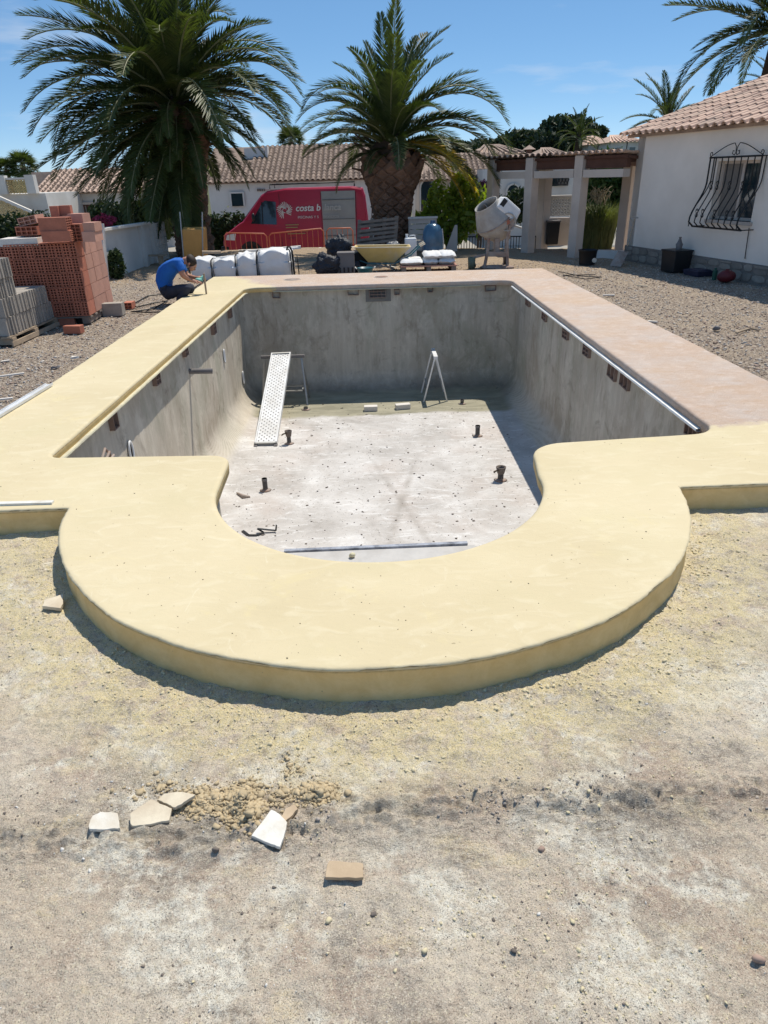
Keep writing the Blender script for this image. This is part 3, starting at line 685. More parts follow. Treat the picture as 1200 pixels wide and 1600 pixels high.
# bellied grille: every bar its own piece
grille=thing('window_grille','bellied black wrought iron grille with scrolls bolted over the house window','grille',hp(ws0,0,wz0))
def belly(t):   # t 0 top .. 1 bottom -> outward offset
    return .10+.26*smooth(.35,.93,np.array(t))-.10*smooth(.94,1.0,np.array(t))
gt=wz1+.06; gb=wz0-.12; gs0=ws0-.10; gs1=ws1+.10
nb=9
for i in range(nb):
    s_=gs0+(gs1-gs0)*i/(nb-1); pts=[hp(s_,float(belly(k/14)),gt+(gb-gt)*k/14) for k in range(15)]
    MB().tube(pts,.011 if 0<i<nb-1 else .016,5).build('bar',MT['iron'],grille)
for z_,t_ in((gt,0),(gb,1)):
    o_=float(belly(t_)); MB().bar(hp(gs0-.02,o_,z_),hp(gs1+.02,o_,z_),.02,.03).build('rail',MT['iron'],grille)
    for s_ in(gs0,gs1): MB().bar(hp(s_,0,z_),hp(s_,o_,z_),.016,.016).build('bracket',MT['iron'],grille)
for s_ in (gs0,gs1):
    pts=[hp(s_,.02+.33*smooth(.3,.9,np.array(k/12)),gt+(gb-gt)*k/12) for k in range(13)]
    MB().tube(pts,.010,5).build('side_bar',MT['iron'],grille)
def scroll(c,r,sg,zs=1,turn=1.6,out=.12,off=.2):
    pts=[]
    for k in range(16):
        a=k/15*turn*2*math.pi*.5; rr=r*(1-.75*k/15); pts.append(hp(c[0]+sg*rr*math.sin(a)-0*sg,off,c[1]+zs*(r-rr*math.cos(a))))
    return pts
mid=(gs0+gs1)/2; hb=.20
for sg in(-1,1):
    P=[hp(mid+sg*(gs1-gs0)/2*(1-k/10),.10,gt+.02+hb*math.sin(math.pi/2*(k/10)**1.1)*(1)) for k in range(10)]
    P+=[hp(mid+sg*.02,.10,gt+hb*.8),hp(mid+sg*.005,.10,gt+hb*.35),hp(mid+sg*.03,.10,gt+.03),hp(mid+sg*.09,.10,gt+.05),hp(mid+sg*.08,.10,gt+.1),hp(mid+sg*.045,.10,gt+.09)]
    MB().tube(P,.008,5).build('crest_scroll',MT['iron'],grille)
    MB().tube(scroll((mid+sg*((gs1-gs0)/2-.02),gt+.01),.05,sg,1,1.7,off=.10),.008,5).build('end_scroll',MT['iron'],grille)
for zz in(wz0+.58,wz0+.12):
    t_=(gt-zz)/(gt-gb)
    for i in (1,2,4,6,7):
        s_=gs0+(gs1-gs0)*i/(nb-1)
        for sg in(-1,1):
            for zs in(-1,1): MB().tube(scroll((s_,zz),.045,sg,zs,1.7,off=float(belly(t_))+.012),.006,4).build('scroll',MT['iron'],grille)
# cable down the wall
c0=pln(1172,356,h0,hn); tag(MB().tube([c0+hn*.02,c0+hn*.03+[0,0,-.25]-hd*-.03,c0+hn*.03+hd*.05+[0,0,-.5],gp(1181,400,.2)+hn*.03,hp(float((c0-h0)@hd)+.06,.05,.02)],.008,5).build('cable',MT['iron']),'thin dark cable hanging down the white wall under the window grille','cable')
# ---------------------------------------------------------------- pergola
ca=gp(897,401); cb=gp(824,394); cc=gp(767,388); pd=(ca-cc)/np.linalg.norm(ca-cc); pn=np.array([pd[1],-pd[0],0]); 
if pn[1]<0: pn=-pn
per=thing('pergola','open pergola on rendered square columns with brown beams and a scalloped tile edge','pergola',ca)
ptop=at(896,243,ca[1])[2]; pe=float((gp(985,405)-cc)@pd)
mcol=MT['stone_wall']
def pcol(c,hh,w=.25):
    mb=MB(); d2=pd; R3=np.array([pd,pn,[0,0,1]]).T
    mb.box(c+np.array([0,0,hh/2-.2]),(w,w,hh+.4),R3); mb.build('column',mcol,per,bevel=.012)
L0=0.0; L1=float((ca-cc)@pd); Lb=float((cb-cc)@pd)
pp=lambda s,o,z: cc+pd*s+pn*o+np.array([0,0,z])
for c in(ca,cb,cc): pcol(c,ptop)
bk=[gp(972,391),gp(845,383)]
for c in bk: pcol(c,ptop-.05,.28)
R3=np.array([pd,pn,[0,0,1]]).T
for a,b in((L0+.15,Lb-.15),(Lb+.15,L1-.15),(L1+.15,pe)):
    MB().box(pp((a+b)/2,0,ptop-.38),(b-a,.22,.16),R3).build('lintel',mcol,per)
    MB().box(pp((a+b)/2,.03,ptop-.15),(b-a,.14,.24),R3).build('beam',MT['darkwood'],per)
for k in range(9):
    s_=L0+.3+k*(pe-.4)/8; MB().bar(pp(s_,.12,ptop-.12),pp(s_,2.3,ptop+.05),.08,.12).build('rafter',MT['darkwood'],per)
pu=pn*math.cos(R_(-5))+np.array([0,0,math.sin(R_(-5))])
roof(per,pp(-.15,-.22,ptop+.02),pd,pu,pe+.2,2.4,MT['tile_lit'],sp=.20,indiv=80,under=MT['darkwood'])
for s_,hh in((pe-.35,.22),(pe-.75,.14),(pe-1.6,.12)):
    tag(MB().cyl(pp(s_,.8,ptop+.1),pp(s_,.8,ptop+.1+hh),.012).build('spike',MT['iron']),'short black spike on the pergola tiles '+('nearest the house' if hh>.2 else 'beside the tallest spike' if hh>.13 else 'above the middle of the right bay'),'spike')
# ---------------------------------------------------------------- foliage
def foliage_mb(lumps,n,size,seed=0,shell=.55,asp=1.0):
    rg=np.random.RandomState(seed); mb=MB(); vols=np.array([l[1][0]*l[1][1]*l[1][2] for l in lumps])**(2/3); vols/=vols.sum()
    V=[];Fc=[]
    ch=rg.choice(len(lumps),n,p=vols)
    d=rg.normal(size=(n,3)); d/=np.linalg.norm(d,axis=1)[:,None]; r=(shell+(1-shell)*rg.rand(n)**.5)*(1+.10*rg.randn(n))
    C=np.array([lumps[i][0] for i in ch]); Rr=np.array([lumps[i][1] for i in ch]); P=C+d*Rr*r[:,None]
    a=rg.normal(size=(n,3)); a/=np.linalg.norm(a,axis=1)[:,None]; b=np.cross(a,rg.normal(size=(n,3))); b/=np.linalg.norm(b,axis=1)[:,None]
    sz=size*(.6+.8*rg.rand(n))[:,None]
    v=np.stack([P-a*sz*asp,P-b*sz*.45,P+a*sz*asp,P+b*sz*.45],1).reshape(-1,3)
    f=np.arange(4*n).reshape(-1,4); mb.v.append(v); mb.f=f.tolist(); mb.m=[0]*n; mb.sm=[False]*n; mb.n=4*n
    return mb
def tree(name,label,cat,base,lumps,n,size,mat,trunk_r=.12,group=None,seed=1,kindn='crown',asp=1.0):
    t=thing(name,label,cat,base,group=group); base=V3(base)
    foliage_mb([(V3(c)+base,r) for c,r in lumps],n,size,seed,asp=asp).build(kindn,mat,t)
    top=V3(lumps[0][0])+base; mb=MB(); mb.tube([base+[0,0,-.1],base+(top-base)*.45+[.05,.03,0],top],[trunk_r,trunk_r*.75,trunk_r*.35],7)
    for c,r in lumps[1:6]: mb.tube([base+(top-base)*.4,(base+(top-base)*.4+V3(c)+base)/2+[0,0,.1],V3(c)+base],[trunk_r*.5,trunk_r*.35,trunk_r*.15],5)
    mb.build('trunk',MT['trunk'],t); return t
# ---------------------------------------------------------------- palms
def frond_mesh(droop,seed,mats,L_=4.0,n=108,narrow=1.0,name='frond'):
    rg=random.Random(seed); mb=MB(); N=16; pts=[];tan=[];nor=[]; x=z=y=0.0
    sw=rg.uniform(-.10,.10)
    for k in range(N+1):
        s_=k/N; e=-R_(droop)*s_**1.35
        pts.append(np.array([x,y,z])); tan.append(np.array([math.cos(e),sw*s_,math.sin(e)])); nor.append(np.array([-math.sin(e),0,math.cos(e)]))
        x+=math.cos(e)*L_/N; z+=math.sin(e)*L_/N; y+=sw*s_*L_/N
    mb.tube(pts,[.035*(1-.85*k/N)+.004 for k in range(N+1)],5,m=1)
    pts=np.array(pts);tan=np.array(tan);nor=np.array(nor); V=[];F_=[]
    for i in range(n):
        s_=.05+.95*(i/(n-1)); f=s_*N; k=min(int(f),N-1); w_=f-k
        p=pts[k]*(1-w_)+pts[k+1]*w_; t=tan[k]*(1-w_)+tan[k+1]*w_; nn=nor[k]*(1-w_)+nor[k+1]*w_
        if s_<.16: ll=.10+.5*s_
        else: ll=.62*(1-abs((s_-.42)/.62)**2.6)**.7 if abs((s_-.42)/.62)<1 else .1
        ll=max(ll,.09)*narrow
        for sd in(-1,1):
            al=R_(58-22*s_+rg.uniform(-7,7)); vv=rg.uniform(.12,.42)
            d=np.array([0,sd,0])*math.sin(al)+t*math.cos(al)+nn*vv; d/=np.linalg.norm(d)
            l2=ll*rg.uniform(.85,1.1); tip=p+d*l2+np.array([0,0,-.05*l2]); md=p+d*l2*.45
            wd=.021+.012*(1-s_); cr=np.cross(d,nn); cr/=np.linalg.norm(cr)+1e-9
            b=len(V); V+= [p,md+cr*wd,tip,md-cr*wd]; F_.append((b,b+1,b+2)); F_.append((b,b+2,b+3))
    mb.add(np.array(V),F_,0)
    return mb.build(name,mats,mesh_only=True)
PM=[MT['palm'],MT['rachis']]
FR={}
for D in(25,55,85,115,145): FR[D]=[frond_mesh(D,D+k,PM) for k in range(2)]
FRY=[frond_mesh(D,D+9,[MT['palmy'],MT['rachis']]) for D in(70,110)]
def add_frond(p,crown,phi,e0,Ln,droop,parent=None,yellow=False,roll=0):
    if yellow: me=FRY[0 if droop<90 else 1]
    else: me=rnd.choice(FR[min(FR,key=lambda q:abs(q-droop))])
    o=link('frond',me,p); k=Ln/4.0
    o.matrix_local=Matrix.Translation(Vector(V3(crown)-np.array(p.location[:])))@Matrix.Rotation(R_(phi),4,'Z')@Matrix.Rotation(-R_(e0),4,'Y')@Matrix.Rotation(R_(roll),4,'X')@Matrix.Diagonal((k,k*(.8+.2*k),k,1))
    return o
bossme=None
def boss_mesh():
    mb=MB(); v=np.array([(-.085,0,0),(0,0,-.075),(.085,0,0),(0,0,.085),(-.05,.075,.0),(0,.085,-.03),(.05,.075,.0),(0,.11,.05)])
    mb.add(v,[(4,5,6,7),(0,1,5,4),(1,2,6,5),(2,3,7,6),(3,0,4,7)]); return mb.build('leaf_base',MT['bark'],mesh_only=True)
BOSS=boss_mesh()
def palm(label,base,crown_z,tr,fr,nrand,Lr,emin=-15,emax=85,group=None,bosses=True,seed=3,trunk=True,top_r=None,boss_n=150,phir=(0,360),lowr=0,name='canary_palm'):
    p=thing(name,label,'palm tree',base,group=group); base=V3(base); cr=base+np.array([0,0,crown_z])
    st=random.Random(seed); top_r=top_r or tr*1.25
    if trunk:
        MB().lathe([(tr*1.05,-.15),(tr*.88,.1),(tr*.80,crown_z*.3),(tr*.98,crown_z*.55),(top_r,crown_z*.78),(top_r*.85,crown_z*.93),(top_r*.4,crown_z*1.08),(.03,crown_z*1.2)],base,16).build('trunk',MT['barkd'],p)
        if bosses:
            rows=int(crown_z*.95/.13); per_=max(6,int(boss_n/rows)); prof=lambda z:np.interp(z,[0,crown_z*.3,crown_z*.55,crown_z*.78,crown_z*.93],[tr*.9,tr*.80,tr*.98,top_r,top_r*.85])
            for i in range(rows):
                z=.08+i*.13
                for j in range(per_):
                    a=2*math.pi*(j+.5*(i%2))/per_+st.uniform(-.05,.05)
                    if math.sin(a)>.35: continue      # the far side is never seen
                    o=link('leaf_base',BOSS,p); r=prof(z)-.015; sc=st.uniform(.9,1.25)*2*math.pi*r/per_/.17
                    o.location=(r*math.cos(a),r*math.sin(a),z); o.rotation_euler=(R_(st.uniform(-25,5)),0,a-math.pi/2); o.scale=(sc,st.uniform(.8,1.3),sc*.95)
    for q in fr: add_frond(p,cr+np.array([st.uniform(-.1,.1),st.uniform(-.1,.1),st.uniform(-.1,.1)]),*q[:4],yellow=len(q)>4)
    for i in range(nrand):
        t_=i/nrand; e0=emax-(emax-emin)*t_**.85; phi=phir[0]+((i*137.5)%360)/360*(phir[1]-phir[0])+st.uniform(-8,8)
        dr=38+50*(1-abs(e0-35)/60)+st.uniform(-22,22)+(-15 if e0>70 else 0)
        c2=cr+np.array([0,0,-.35*t_*1.2+.15]); k_=1.0
        if lowr and e0<22 and math.cos(R_(phi))*lowr>-.05: k_=.66
        add_frond(p,c2,phi,e0,Lr*k_*st.uniform(.85,1.08),dr,roll=st.uniform(-12,12))
    # dead leaf stubs under the crown
    for i in range(24 if (trunk and bosses) else 0):
        a=st.uniform(0,6.28); z=crown_z*st.uniform(.75,1.0); d=np.array([math.cos(a),math.sin(a),st.uniform(-.2,.9)]); q=base+np.array([math.cos(a)*top_r*.7,math.sin(a)*top_r*.7,z])
        MB().cyl(q,q+d*st.uniform(.25,.6),.05,.02,5).build('cut_stub',MT['bark'],p)
    return p
b1=gp(307,398)
cz1=at(292,165,b1[1])[2]
palm('very large dense canary palm behind the crouching worker, crown cut by the photo top',b1,cz1,.50,
 [(178,38,4.30,70),(183,25,4.21,75),(176,58,4.30,95),(188,48,4.13,85),(180,12,3.96,65),(175,4,3.61,60),(184,-12,3.44,40),(172,-25,3.10,30),(186,70,4.13,90),(165,-4,3.44,55),
  (150,40,4.13,85),(205,30,3.96,80),(100,80,3.96,60),(60,72,3.96,80),(20,60,3.96,105),(5,48,3.87,105),(-5,30,3.61,95),(2,18,3.44,85),(-12,55,3.78,115),(25,35,3.61,110),(190,80,3.96,45),(0,78,3.78,60)],
 105,3.75,emin=-34,emax=86,seed=11,boss_n=110,top_r=.66,lowr=1)
PL=bpy.data.objects['canary_palm']; _c=V3(b1)+[0,0,cz1-.35]; _s=random.Random(77)
for i in range(46): add_frond(PL,_c+np.array([_s.uniform(-.2,.2),_s.uniform(-.2,.2),_s.uniform(-.9,.1)]),_s.uniform(150,300),_s.uniform(-62,8),_s.uniform(1.9,2.9),_s.choice([25,55,85]))
b2=gp(614,393); cz2=at(618,228,b2[1])[2]
palm('shorter canary palm with fat scaly trunk between the van and the cement mixer',b2,cz2,.52,
 [(95,86,3.01,25),(-80,80,3.13,35),(175,76,3.18,140),(182,58,2.84,125),(12,60,3.82,120),(0,52,3.73,125),(-8,38,3.82,125),(4,30,3.63,110),(-4,15,3.24,85),(180,32,2.49,80),(186,18,2.32,70),(172,44,2.58,95),
  (0,6,3.24,95,1),(-14,0,2.55,85,1),(60,76,3.24,55),(120,72,2.84,60),(165,2,2.06,75),(20,78,3.33,45),(8,2,2.7,110,1),(-6,-8,2.4,85,1),(-30,8,2.5,85,1)],
 52,2.6,emin=4,emax=80,seed=5,boss_n=190,top_r=.74,lowr=-1)
# palms at the right edge, behind the house
q=at(1228,45,24.0); palm('canary palm behind the house roof, fronds reaching in from the top right corner',(q[0],24,0),q[2],.35,
 [(178,22,3.6,40),(182,8,3.7,75),(170,-8,3.6,65),(190,36,3.2,60),(176,48,3.2,60),(200,0,3.2,80),(160,30,3.2,70)],26,3.0,bosses=False,seed=8)
q=at(1043,190,30.0); palm('small palm standing up behind the left end of the house roof',(q[0],30,0),q[2],.3,
 [(180,25,1.9,45),(178,52,2.1,10),(150,65,2.0,20),(30,55,1.7,20),(5,25,1.6,20),(90,75,2.0,20),(185,5,1.9,60)],14,1.7,emin=0,bosses=False,seed=9)
q=at(1206,132,30.0); palm('small palm behind the house roof at the right photo edge',(q[0],30,0),q[2],.25,[(178,25,1.3,20),(180,8,1.3,15),(170,50,1.4,20)],8,1.2,emin=0,bosses=False,seed=10)
q=at(748,262,24.0)
# fan palms
def fan_mesh(seed):
    rg=random.Random(seed); mb=MB(); V=[];F_=[]
    mb.cyl((0,0,0),(.55,0,0),.015,.01,4,m=1)
    for i in range(22):
        a=R_(-115+230*i/21); ll=.55*rg.uniform(.9,1.05); d=np.array([math.cos(a),math.sin(a),-.15+rg.uniform(-.1,.05)]); p=np.array([.5,0,0.]); c=np.array([-math.sin(a),math.cos(a),0])*.028
        b=len(V); V+=[p,p+d*ll*.55+c,p+d*ll+[0,0,-.12],p+d*ll*.55-c]; F_+=[(b,b+1,b+2,b+3)]
    mb.add(np.array(V),F_); return mb.build('fan_leaf',PM,mesh_only=True)
FAN=[fan_mesh(k) for k in range(3)]
def fanpalm(label,px,py,Y,rad,group=None):
    c=at(px,py,Y); p=thing('fan_palm',label,'palm tree',(c[0],Y,ROADZ),group=group)
    MB().tube([(c[0],Y,ROADZ),(c[0]+.1,Y,(c[2]+ROADZ)/2),(c[0],Y,c[2])],[.22,.16,.15],8).build('trunk',MT['trunk'],p)
    for i in range(38):
        o=link('fan_leaf',rnd.choice(FAN),p); e0=80-115*(i/38); k=rad/1.0
        o.matrix_local=Matrix.Translation(Vector((0,0,c[2]-ROADZ)))@Matrix.Rotation(i*2.4,4,'Z')@Matrix.Rotation(-R_(e0),4,'Y')@Matrix.Scale(k,4)
fanpalm('small dark fan palm at the far left edge, lower of the pair',10,266,50,.85,'fan palms beyond the balcony')
fanpalm('dark fan palm just right of the lower one at the far left',36,262,50,1.15,'fan palms beyond the balcony')
fanpalm('fan palm rising behind the long tiled roof between the two big palms',455,222,46,1.0)
# ---------------------------------------------------------------- street side: hedges, trees
def hedge(label,a,b,hh,th,n,mat=None,z0=0,group=None,size=.07):
    t=thing('hedge',label,'hedge',(a[0],a[1],z0),group=group); a=V3(a);b=V3(b); L_=np.linalg.norm(b-a); k=max(3,int(L_/.6)); lumps=[]
    for i in range(k):
        c=a+(b-a)*(i+.5)/k; lumps.append(((c[0],c[1],z0+hh*.5),(L_/k*.85,th,hh*.55*rnd.uniform(.95,1.06))))
    foliage_mb(lumps,n,size,seed=int(L_*10)).build('leaf_mass',mat or MT['hedge'],t)
    mb=MB(); mb.bar((a[0],a[1],z0+hh*.42),(b[0],b[1],z0+hh*.42),th*1.1,hh*.8); mb.build('branch_core',MT['hedge'],t)
hedge('dark clipped hedge behind the brick stacks at the left edge',at(-60,350,24),at(78,350,24),1.35,.5,9000,z0=-.3)
hedge('dark clipped hedge above the white garden wall left of the big palm',at(150,350,25),at(262,352,25),1.15,.5,8000,z0=0.15)
hedge('dark hedge in front of the van bonnet beside the big palm',at(330,372,27.0),at(385,372,27.0),1.5,.4,5000,z0=-.75)
def bush(name,label,cat,px,py,Y,lumps,n,size,mat,seed,base_z=0,group=None,asp=1.0,tr=.05):
    c=at(px,py,Y); return tree(name,label,cat,(c[0],Y,base_z),lumps,n,size,mat,tr,group,seed,asp=asp)
# citrus behind the blue barrel
cx=at(700,370,20.5)
tree('citrus_tree','bright leafy citrus bush behind the blue water drum','tree',(cx[0],20.5,-.1),[((-.15,0,1.05),(.55,.4,.55)),((.45,0,1.15),(.55,.45,.7)),((-.5,.1,.8),(.4,.3,.4)),((.7,0,.95),(.45,.4,.45)),((.35,0,1.65),(.35,.3,.35)),((-.35,0,1.45),(.2,.2,.4)),((.1,-.1,.5),(.4,.4,.30))],2600,.10,MT['citrus'],.07,seed=4)
tree('dark_shrub','dark shrub behind the railing and the cement mixer','shrub',(at(745,380,24)[0],24,ROADZ),[((.0,0,1.75),(.6,.4,.42)),((.6,0,1.65),(.5,.4,.40)),((1.3,0,1.75),(.5,.4,.5))],4500,.07,MT['hedge'],.05,seed=6)
tree('bougainvillea','dark purple flowering bush beside the first pergola column','shrub',(at(752,300,24)[0],24,ROADZ),[((0,0,1.8),(.3,.3,.5)),((.1,0,2.2),(.3,.3,.3))],1500,.06,M('purple_bracts',(.07,.02,.06),.8,.3,5),.04,seed=7)
# greenery behind the pergola
c=at(948,300,23.5); tree('broadleaf_tree','dense green leafy tree seen through the right bay of the pergola','tree',(c[0],23.5,0),[((0,0,1.6),(.8,.5,.8)),((.7,0,1.2),(.9,.5,.8)),((-.4,0,1.4),(.4,.5,.6))],7000,.09,leafmat('broad_leaf',(.03,.07,.02),(.07,.13,.04),.25),.1,seed=12)
c=gp(932,390); gs=thing('reed_clump','tall clump of feathery reeds under the pergola beside the house','grass',(c[0],c[1]+.3,0))
mb=MB(); rg=random.Random(5)
for i in range(1500):
    a=rg.uniform(0,6.28); r=.5*rg.random()**.5; p=np.array([c[0]+r*math.cos(a)*1.0,c[1]+.35+r*math.sin(a)*.6,0]); hh=rg.uniform(.6,1.35); le=rg.uniform(.1,.45); az=a+rg.uniform(-.8,.8)
    d=np.array([math.cos(az)*le,math.sin(az)*le,0]); w_=np.array([-math.sin(az),math.cos(az),0])*.008; mdp=p+d*.35+[0,0,hh*.7]; tp=p+d+[0,0,hh*(.95-.3*le)]
    mb.add(np.array([p-w_,p+w_,mdp+w_,mdp-w_,tp]),[(0,1,2,3),(3,2,4)])
mb.build('blade_mass',MT['grassm'],gs,kind='stuff')
mb=MB()
for i in range(40):
    a=rg.uniform(0,6.28); r=.3*rg.random(); p=np.array([c[0]+r*math.cos(a),c[1]+.35+r*math.sin(a),1.0+rg.uniform(0,.25)]); mb.tube([p,p+[rg.uniform(-.1,.1),0,.15],p+[rg.uniform(-.2,.2),0,.28]],[.004,.022,.003],4)
mb.build('plume_mass',M('dry_plume',(.42,.36,.24),.9,.15,5),gs,kind='stuff')
# pines on the rise
def pinetree(label,px,py,Y,rx,rz,n,seed,group='pines on the rise behind the pergola'):
    c=at(px,py,Y); zb=float(H(np.array([c[0]]),np.array([Y]))[0]); hh=c[2]-zb; l=[((0,0,hh),(rx*.75,rx*.6,rz*.8))]; rg=random.Random(seed)
    for i in range(9):
        a=2*math.pi*i/9; l.append(((rx*.55*math.cos(a),rx*.4*math.sin(a),hh+rz*rg.uniform(-.35,.3)),(rx*.42,rx*.42,rz*.5)))
    tree('pine_tree',label,'tree',(c[0],Y,zb),l,n,.30,MT['pine'],.35,group,seed)
pinetree('broad umbrella pine, largest dark crown on the skyline above the pergola',888,208,75,3.1,1.9,7000,21)
pinetree('smaller round pine just right of the umbrella pine',928,213,78,1.3,1.1,2500,22)
pinetree('spreading pine left of the umbrella pine above the pergola',812,226,72,2.6,1.5,5500,23)
pinetree('low dark pine on the skyline near the big palm fronds',765,238,80,3.2,1.5,5500,24)
pinetree('dark pine hidden behind the yellow frond of the shorter palm',712,246,70,2.6,1.5,4500,25)
pinetree('wide low pine between umbrella pine and pergola tiles',858,226,70,1.6,1.1,3000,26)
c=at(905,215,60); palm('thin dark palm against the umbrella pine trunk',(c[0],60,float(H(np.array([c[0]]),np.array([60.]))[0])),c[2]-float(H(np.array([c[0]]),np.array([60.]))[0]),.25,[],22,2.3,emin=-10,bosses=False,seed=31)
# ---------------------------------------------------------------- buildings over the street
def bld(name,label,x0,x1,Y,Yb,z0,z1,mat,group=None,cat='house'):
    t=thing(name,label,cat,((x0+x1)/2,Y,z0),group=group)
    mb=MB(); mb.box(((x0+x1)/2,(Y+Yb)/2,(z0+z1)/2),(x1-x0,Yb-Y,z1-z0)); mb.build('wall',mat,t); return t
def arch_poly(w,h,n=8): return [(-w/2,0),(w/2,0)]+[(w/2*math.cos(math.pi*i/n),h-w/2+w/2*math.sin(math.pi*i/n)) for i in range(n+1)]
RXZ=np.array([[1,0,0],[0,0,-1],[0,1,0]]).T.T
def opening(parent,c,w,h,arch=False,frame=.06,name='window',mat=None,fm=None):
    """frame with pane in a wall that faces -y"""
    poly=arch_poly(w,h) if arch else [(-w/2,0),(w/2,0),(w/2,h),(-w/2,h)]
    R=np.array([[1,0,0],[0,0,1],[0,1,0]],float)
    mb=MB(); o=[(x*(1+2*frame/w),y*(1+frame/h)-(0 if arch else 0)) for x,y in poly]; n=len(poly)
    v=[(x,-.05,z) for x,z in o]+[(x,-.05,z) for x,z in poly]+[(x,.02,z) for x,z in o]+[(x,.02,z) for x,z in poly]
    f=[]
    for i in range(n):
        j=(i+1)%n; f+=[(i,j,n+j,n+i),(2*n+i,2*n+j,j,i),(n+i,n+j,3*n+j,3*n+i)]
    mb.add(np.array(v)+V3(c),f); fr=mb.build(name,fm or MT['white_wall2'],parent)
    mb=MB(); mb.add(np.array([(x,-.012,z) for x,z in poly])+V3(c)-np.array(parent.location[:]),[tuple(range(n))]); mb.build('pane',mat or MT['glass'],fr,world=False)
    return fr
# long white house with tiled roof behind the van
hx0=at(325,290,33)[0]; hx1=at(600,290,33)[0]; ez=at(450,284,33)[2]
A=bld('long_house','long low white house with brown tiled roof behind the red van',hx0,hx1+.2,33,39,ROADZ-.1,ez,MT['white_wall2'])
roof(A,(hx0-.3,32.7,ez+.02),(1,0,0),(0,math.cos(R_(20)),math.sin(R_(20))),hx1-hx0+.6,4.4,MT['tile_old'],sp=.23,keep=lambda a,b:a>2.0-.0 or b<2.2)
cq=at(398,246,35.5); MB().box((cq[0],35.8,cq[2]-.1),(.9,.7,.95)).build('chimney',MT['white_wall2'],A)
MB().box((cq[0]+.55,35.7,cq[2]+.18),(.12,.6,.5)).build('chimney_cap',MT['cover'],A)
cq=at(498,230,37); mb=MB(); mb.box((cq[0],37,cq[2]-.1),(.35,.35,.35)); mb.build('chimney',MT['brickp'],A)
MB().box((cq[0],37,cq[2]+.12),(.5,.5,.07)).build('chimney_cap',MT['cover'],A)
o=opening(A,at(372,322,32.95)+[0,0,0],.5,.5)
# text-less vent row under the eaves
for k in range(4):
    c=at(403+k*3.4,297,32.96); MB().box(c,(.07,.05,.09)).build('vent_block',MT['greywood'],A)
# left house beyond the big palm with garage door
lx0=at(62,300,34)[0]; lx1=at(262,300,34)[0]; ez2=at(100,303,34)[2]
B=bld('garage_house','white house with sunlit tiled roof and brown gate seen under the big palm fronds',lx0+.4,lx1,34,41,ROADZ-.1,ez2,MT['white_wall2'])
roof(B,(lx0-.1,33.6,ez2+.02),(1,0,0),(0,math.cos(R_(19)),math.sin(R_(19))),lx1-lx0+.4,3.0,MT['tile_lit'],sp=.24)
c=at(133,352,33.95); 
dr=opening(B,(c[0],33.95,c[2]-.35),1.05,1.2,frame=.09,name='gate',mat=MT['darkwood'],fm=MT['stone_wall'])
for k in range(5): MB().box((c[0]-.4+k*.2,33.9,c[2]+.25),(.05,.03,1.1)).build('gate_bar',MT['greywood'],B)
cq=at(70,280,36); MB().box((cq[0],36,cq[2]),(.9,.5,.6)).build('chimney',MT['tile_lit'],B)
# balcony building at the left edge
bx0=at(-60,300,30)[0]; bx1=at(66,300,30)[0]; t0=at(30,278,30)[2]
Cb=thing('balcony_house','white building with ochre latticework balcony and outside stair at the left edge','house',((bx0+bx1)/2,30,ROADZ))
mb=MB(); mb.box(((bx0+bx1)/2,33,(ROADZ+at(30,303,30)[2])/2),(bx1-bx0,5.5,at(30,303,30)[2]-ROADZ)); mb.build('wall',MT['white_wall2'],Cb)
zl=at(30,303,30)[2]
for px in(4,49): 
    c=at(px,290,30.1); MB().box((c[0],30.15,(t0+zl)/2+.05),(.34,.3,t0-zl+.1)).build('pillar',MT['white_wall2'],Cb)
c0=at(8,284,30.1)[0]; c1=at(44,284,30.1)[0]; MB().box(((c0+c1)/2,30.15,t0-.02),(c1-c0,.16,.07)).build('balcony_coping',MT['cover'],Cb)
def lattice_panel(mb,a,b,z0f,z1f,s=.20,m=0,th=.05):
    """diamond latticework between a and b (world x,y), z limits are functions of the fraction along"""
    a=np.array(a,float); b=np.array(b,float); Lx=np.linalg.norm(b-a); n=max(1,int(Lx/s))
    for i in range(n):
        f0=i/n; f1=(i+1)/n; fm_=(f0+f1)/2; z0=z0f(fm_); z1=z1f(fm_); rows=max(1,int(round((z1-z0)/s))); hz_=(z1-z0)/rows
        for r in range(rows):
            pts=[]
            cx=a+(b-a)*fm_; cz_=z0+hz_*(r+.5); R2=np.array([[ (b-a)[0]/Lx,0,0],[(b-a)[1]/Lx,1,0],[0,0,1]])
            for k in range(8):
                q=2*math.pi*k/8; pts.append((cx[0]+(b-a)[0]/n*.42*math.cos(q),cx[1]+(b-a)[1]/n*.42*math.cos(q),cz_+hz_*.42*math.sin(q)))
            mb.tube(pts,.022,4,closed=True)
            for dx,dz in((1,1),(1,-1)):
                p=np.array([cx[0],cx[1],cz_]); e_=np.array([(b-a)[0]/n/2*dx,(b-a)[1]/n/2*dx,hz_/2*dz]); mb.bar(p-e_,p+e_,.04,.03)
mb=MB(); lattice_panel(mb,(c0,30.15),(c1,30.15),lambda f:zl+.02,lambda f:t0-.05,.19); mb.build('lattice_panel',MT['lattice'],Cb)
s0=at(-30,296,29.4); s1=at(52,335,29.4); za=at(-30,318,29.4)[2]
sa=at(-20,300,29.4); sb=at(52,332,29.4)
mb=MB(); mb.bar(sa,sb,.14,.10); mb.build('stair_coping',MT['cover'],Cb)
mb=MB(); lattice_panel(mb,(sa[0],29.4),(sb[0],29.4),lambda f:ROADZ+.9+.3*(1-f),lambda f:sa[2]+(sb[2]-sa[2])*f-.07,.19); mb.build('stair_lattice',MT['lattice'],Cb)
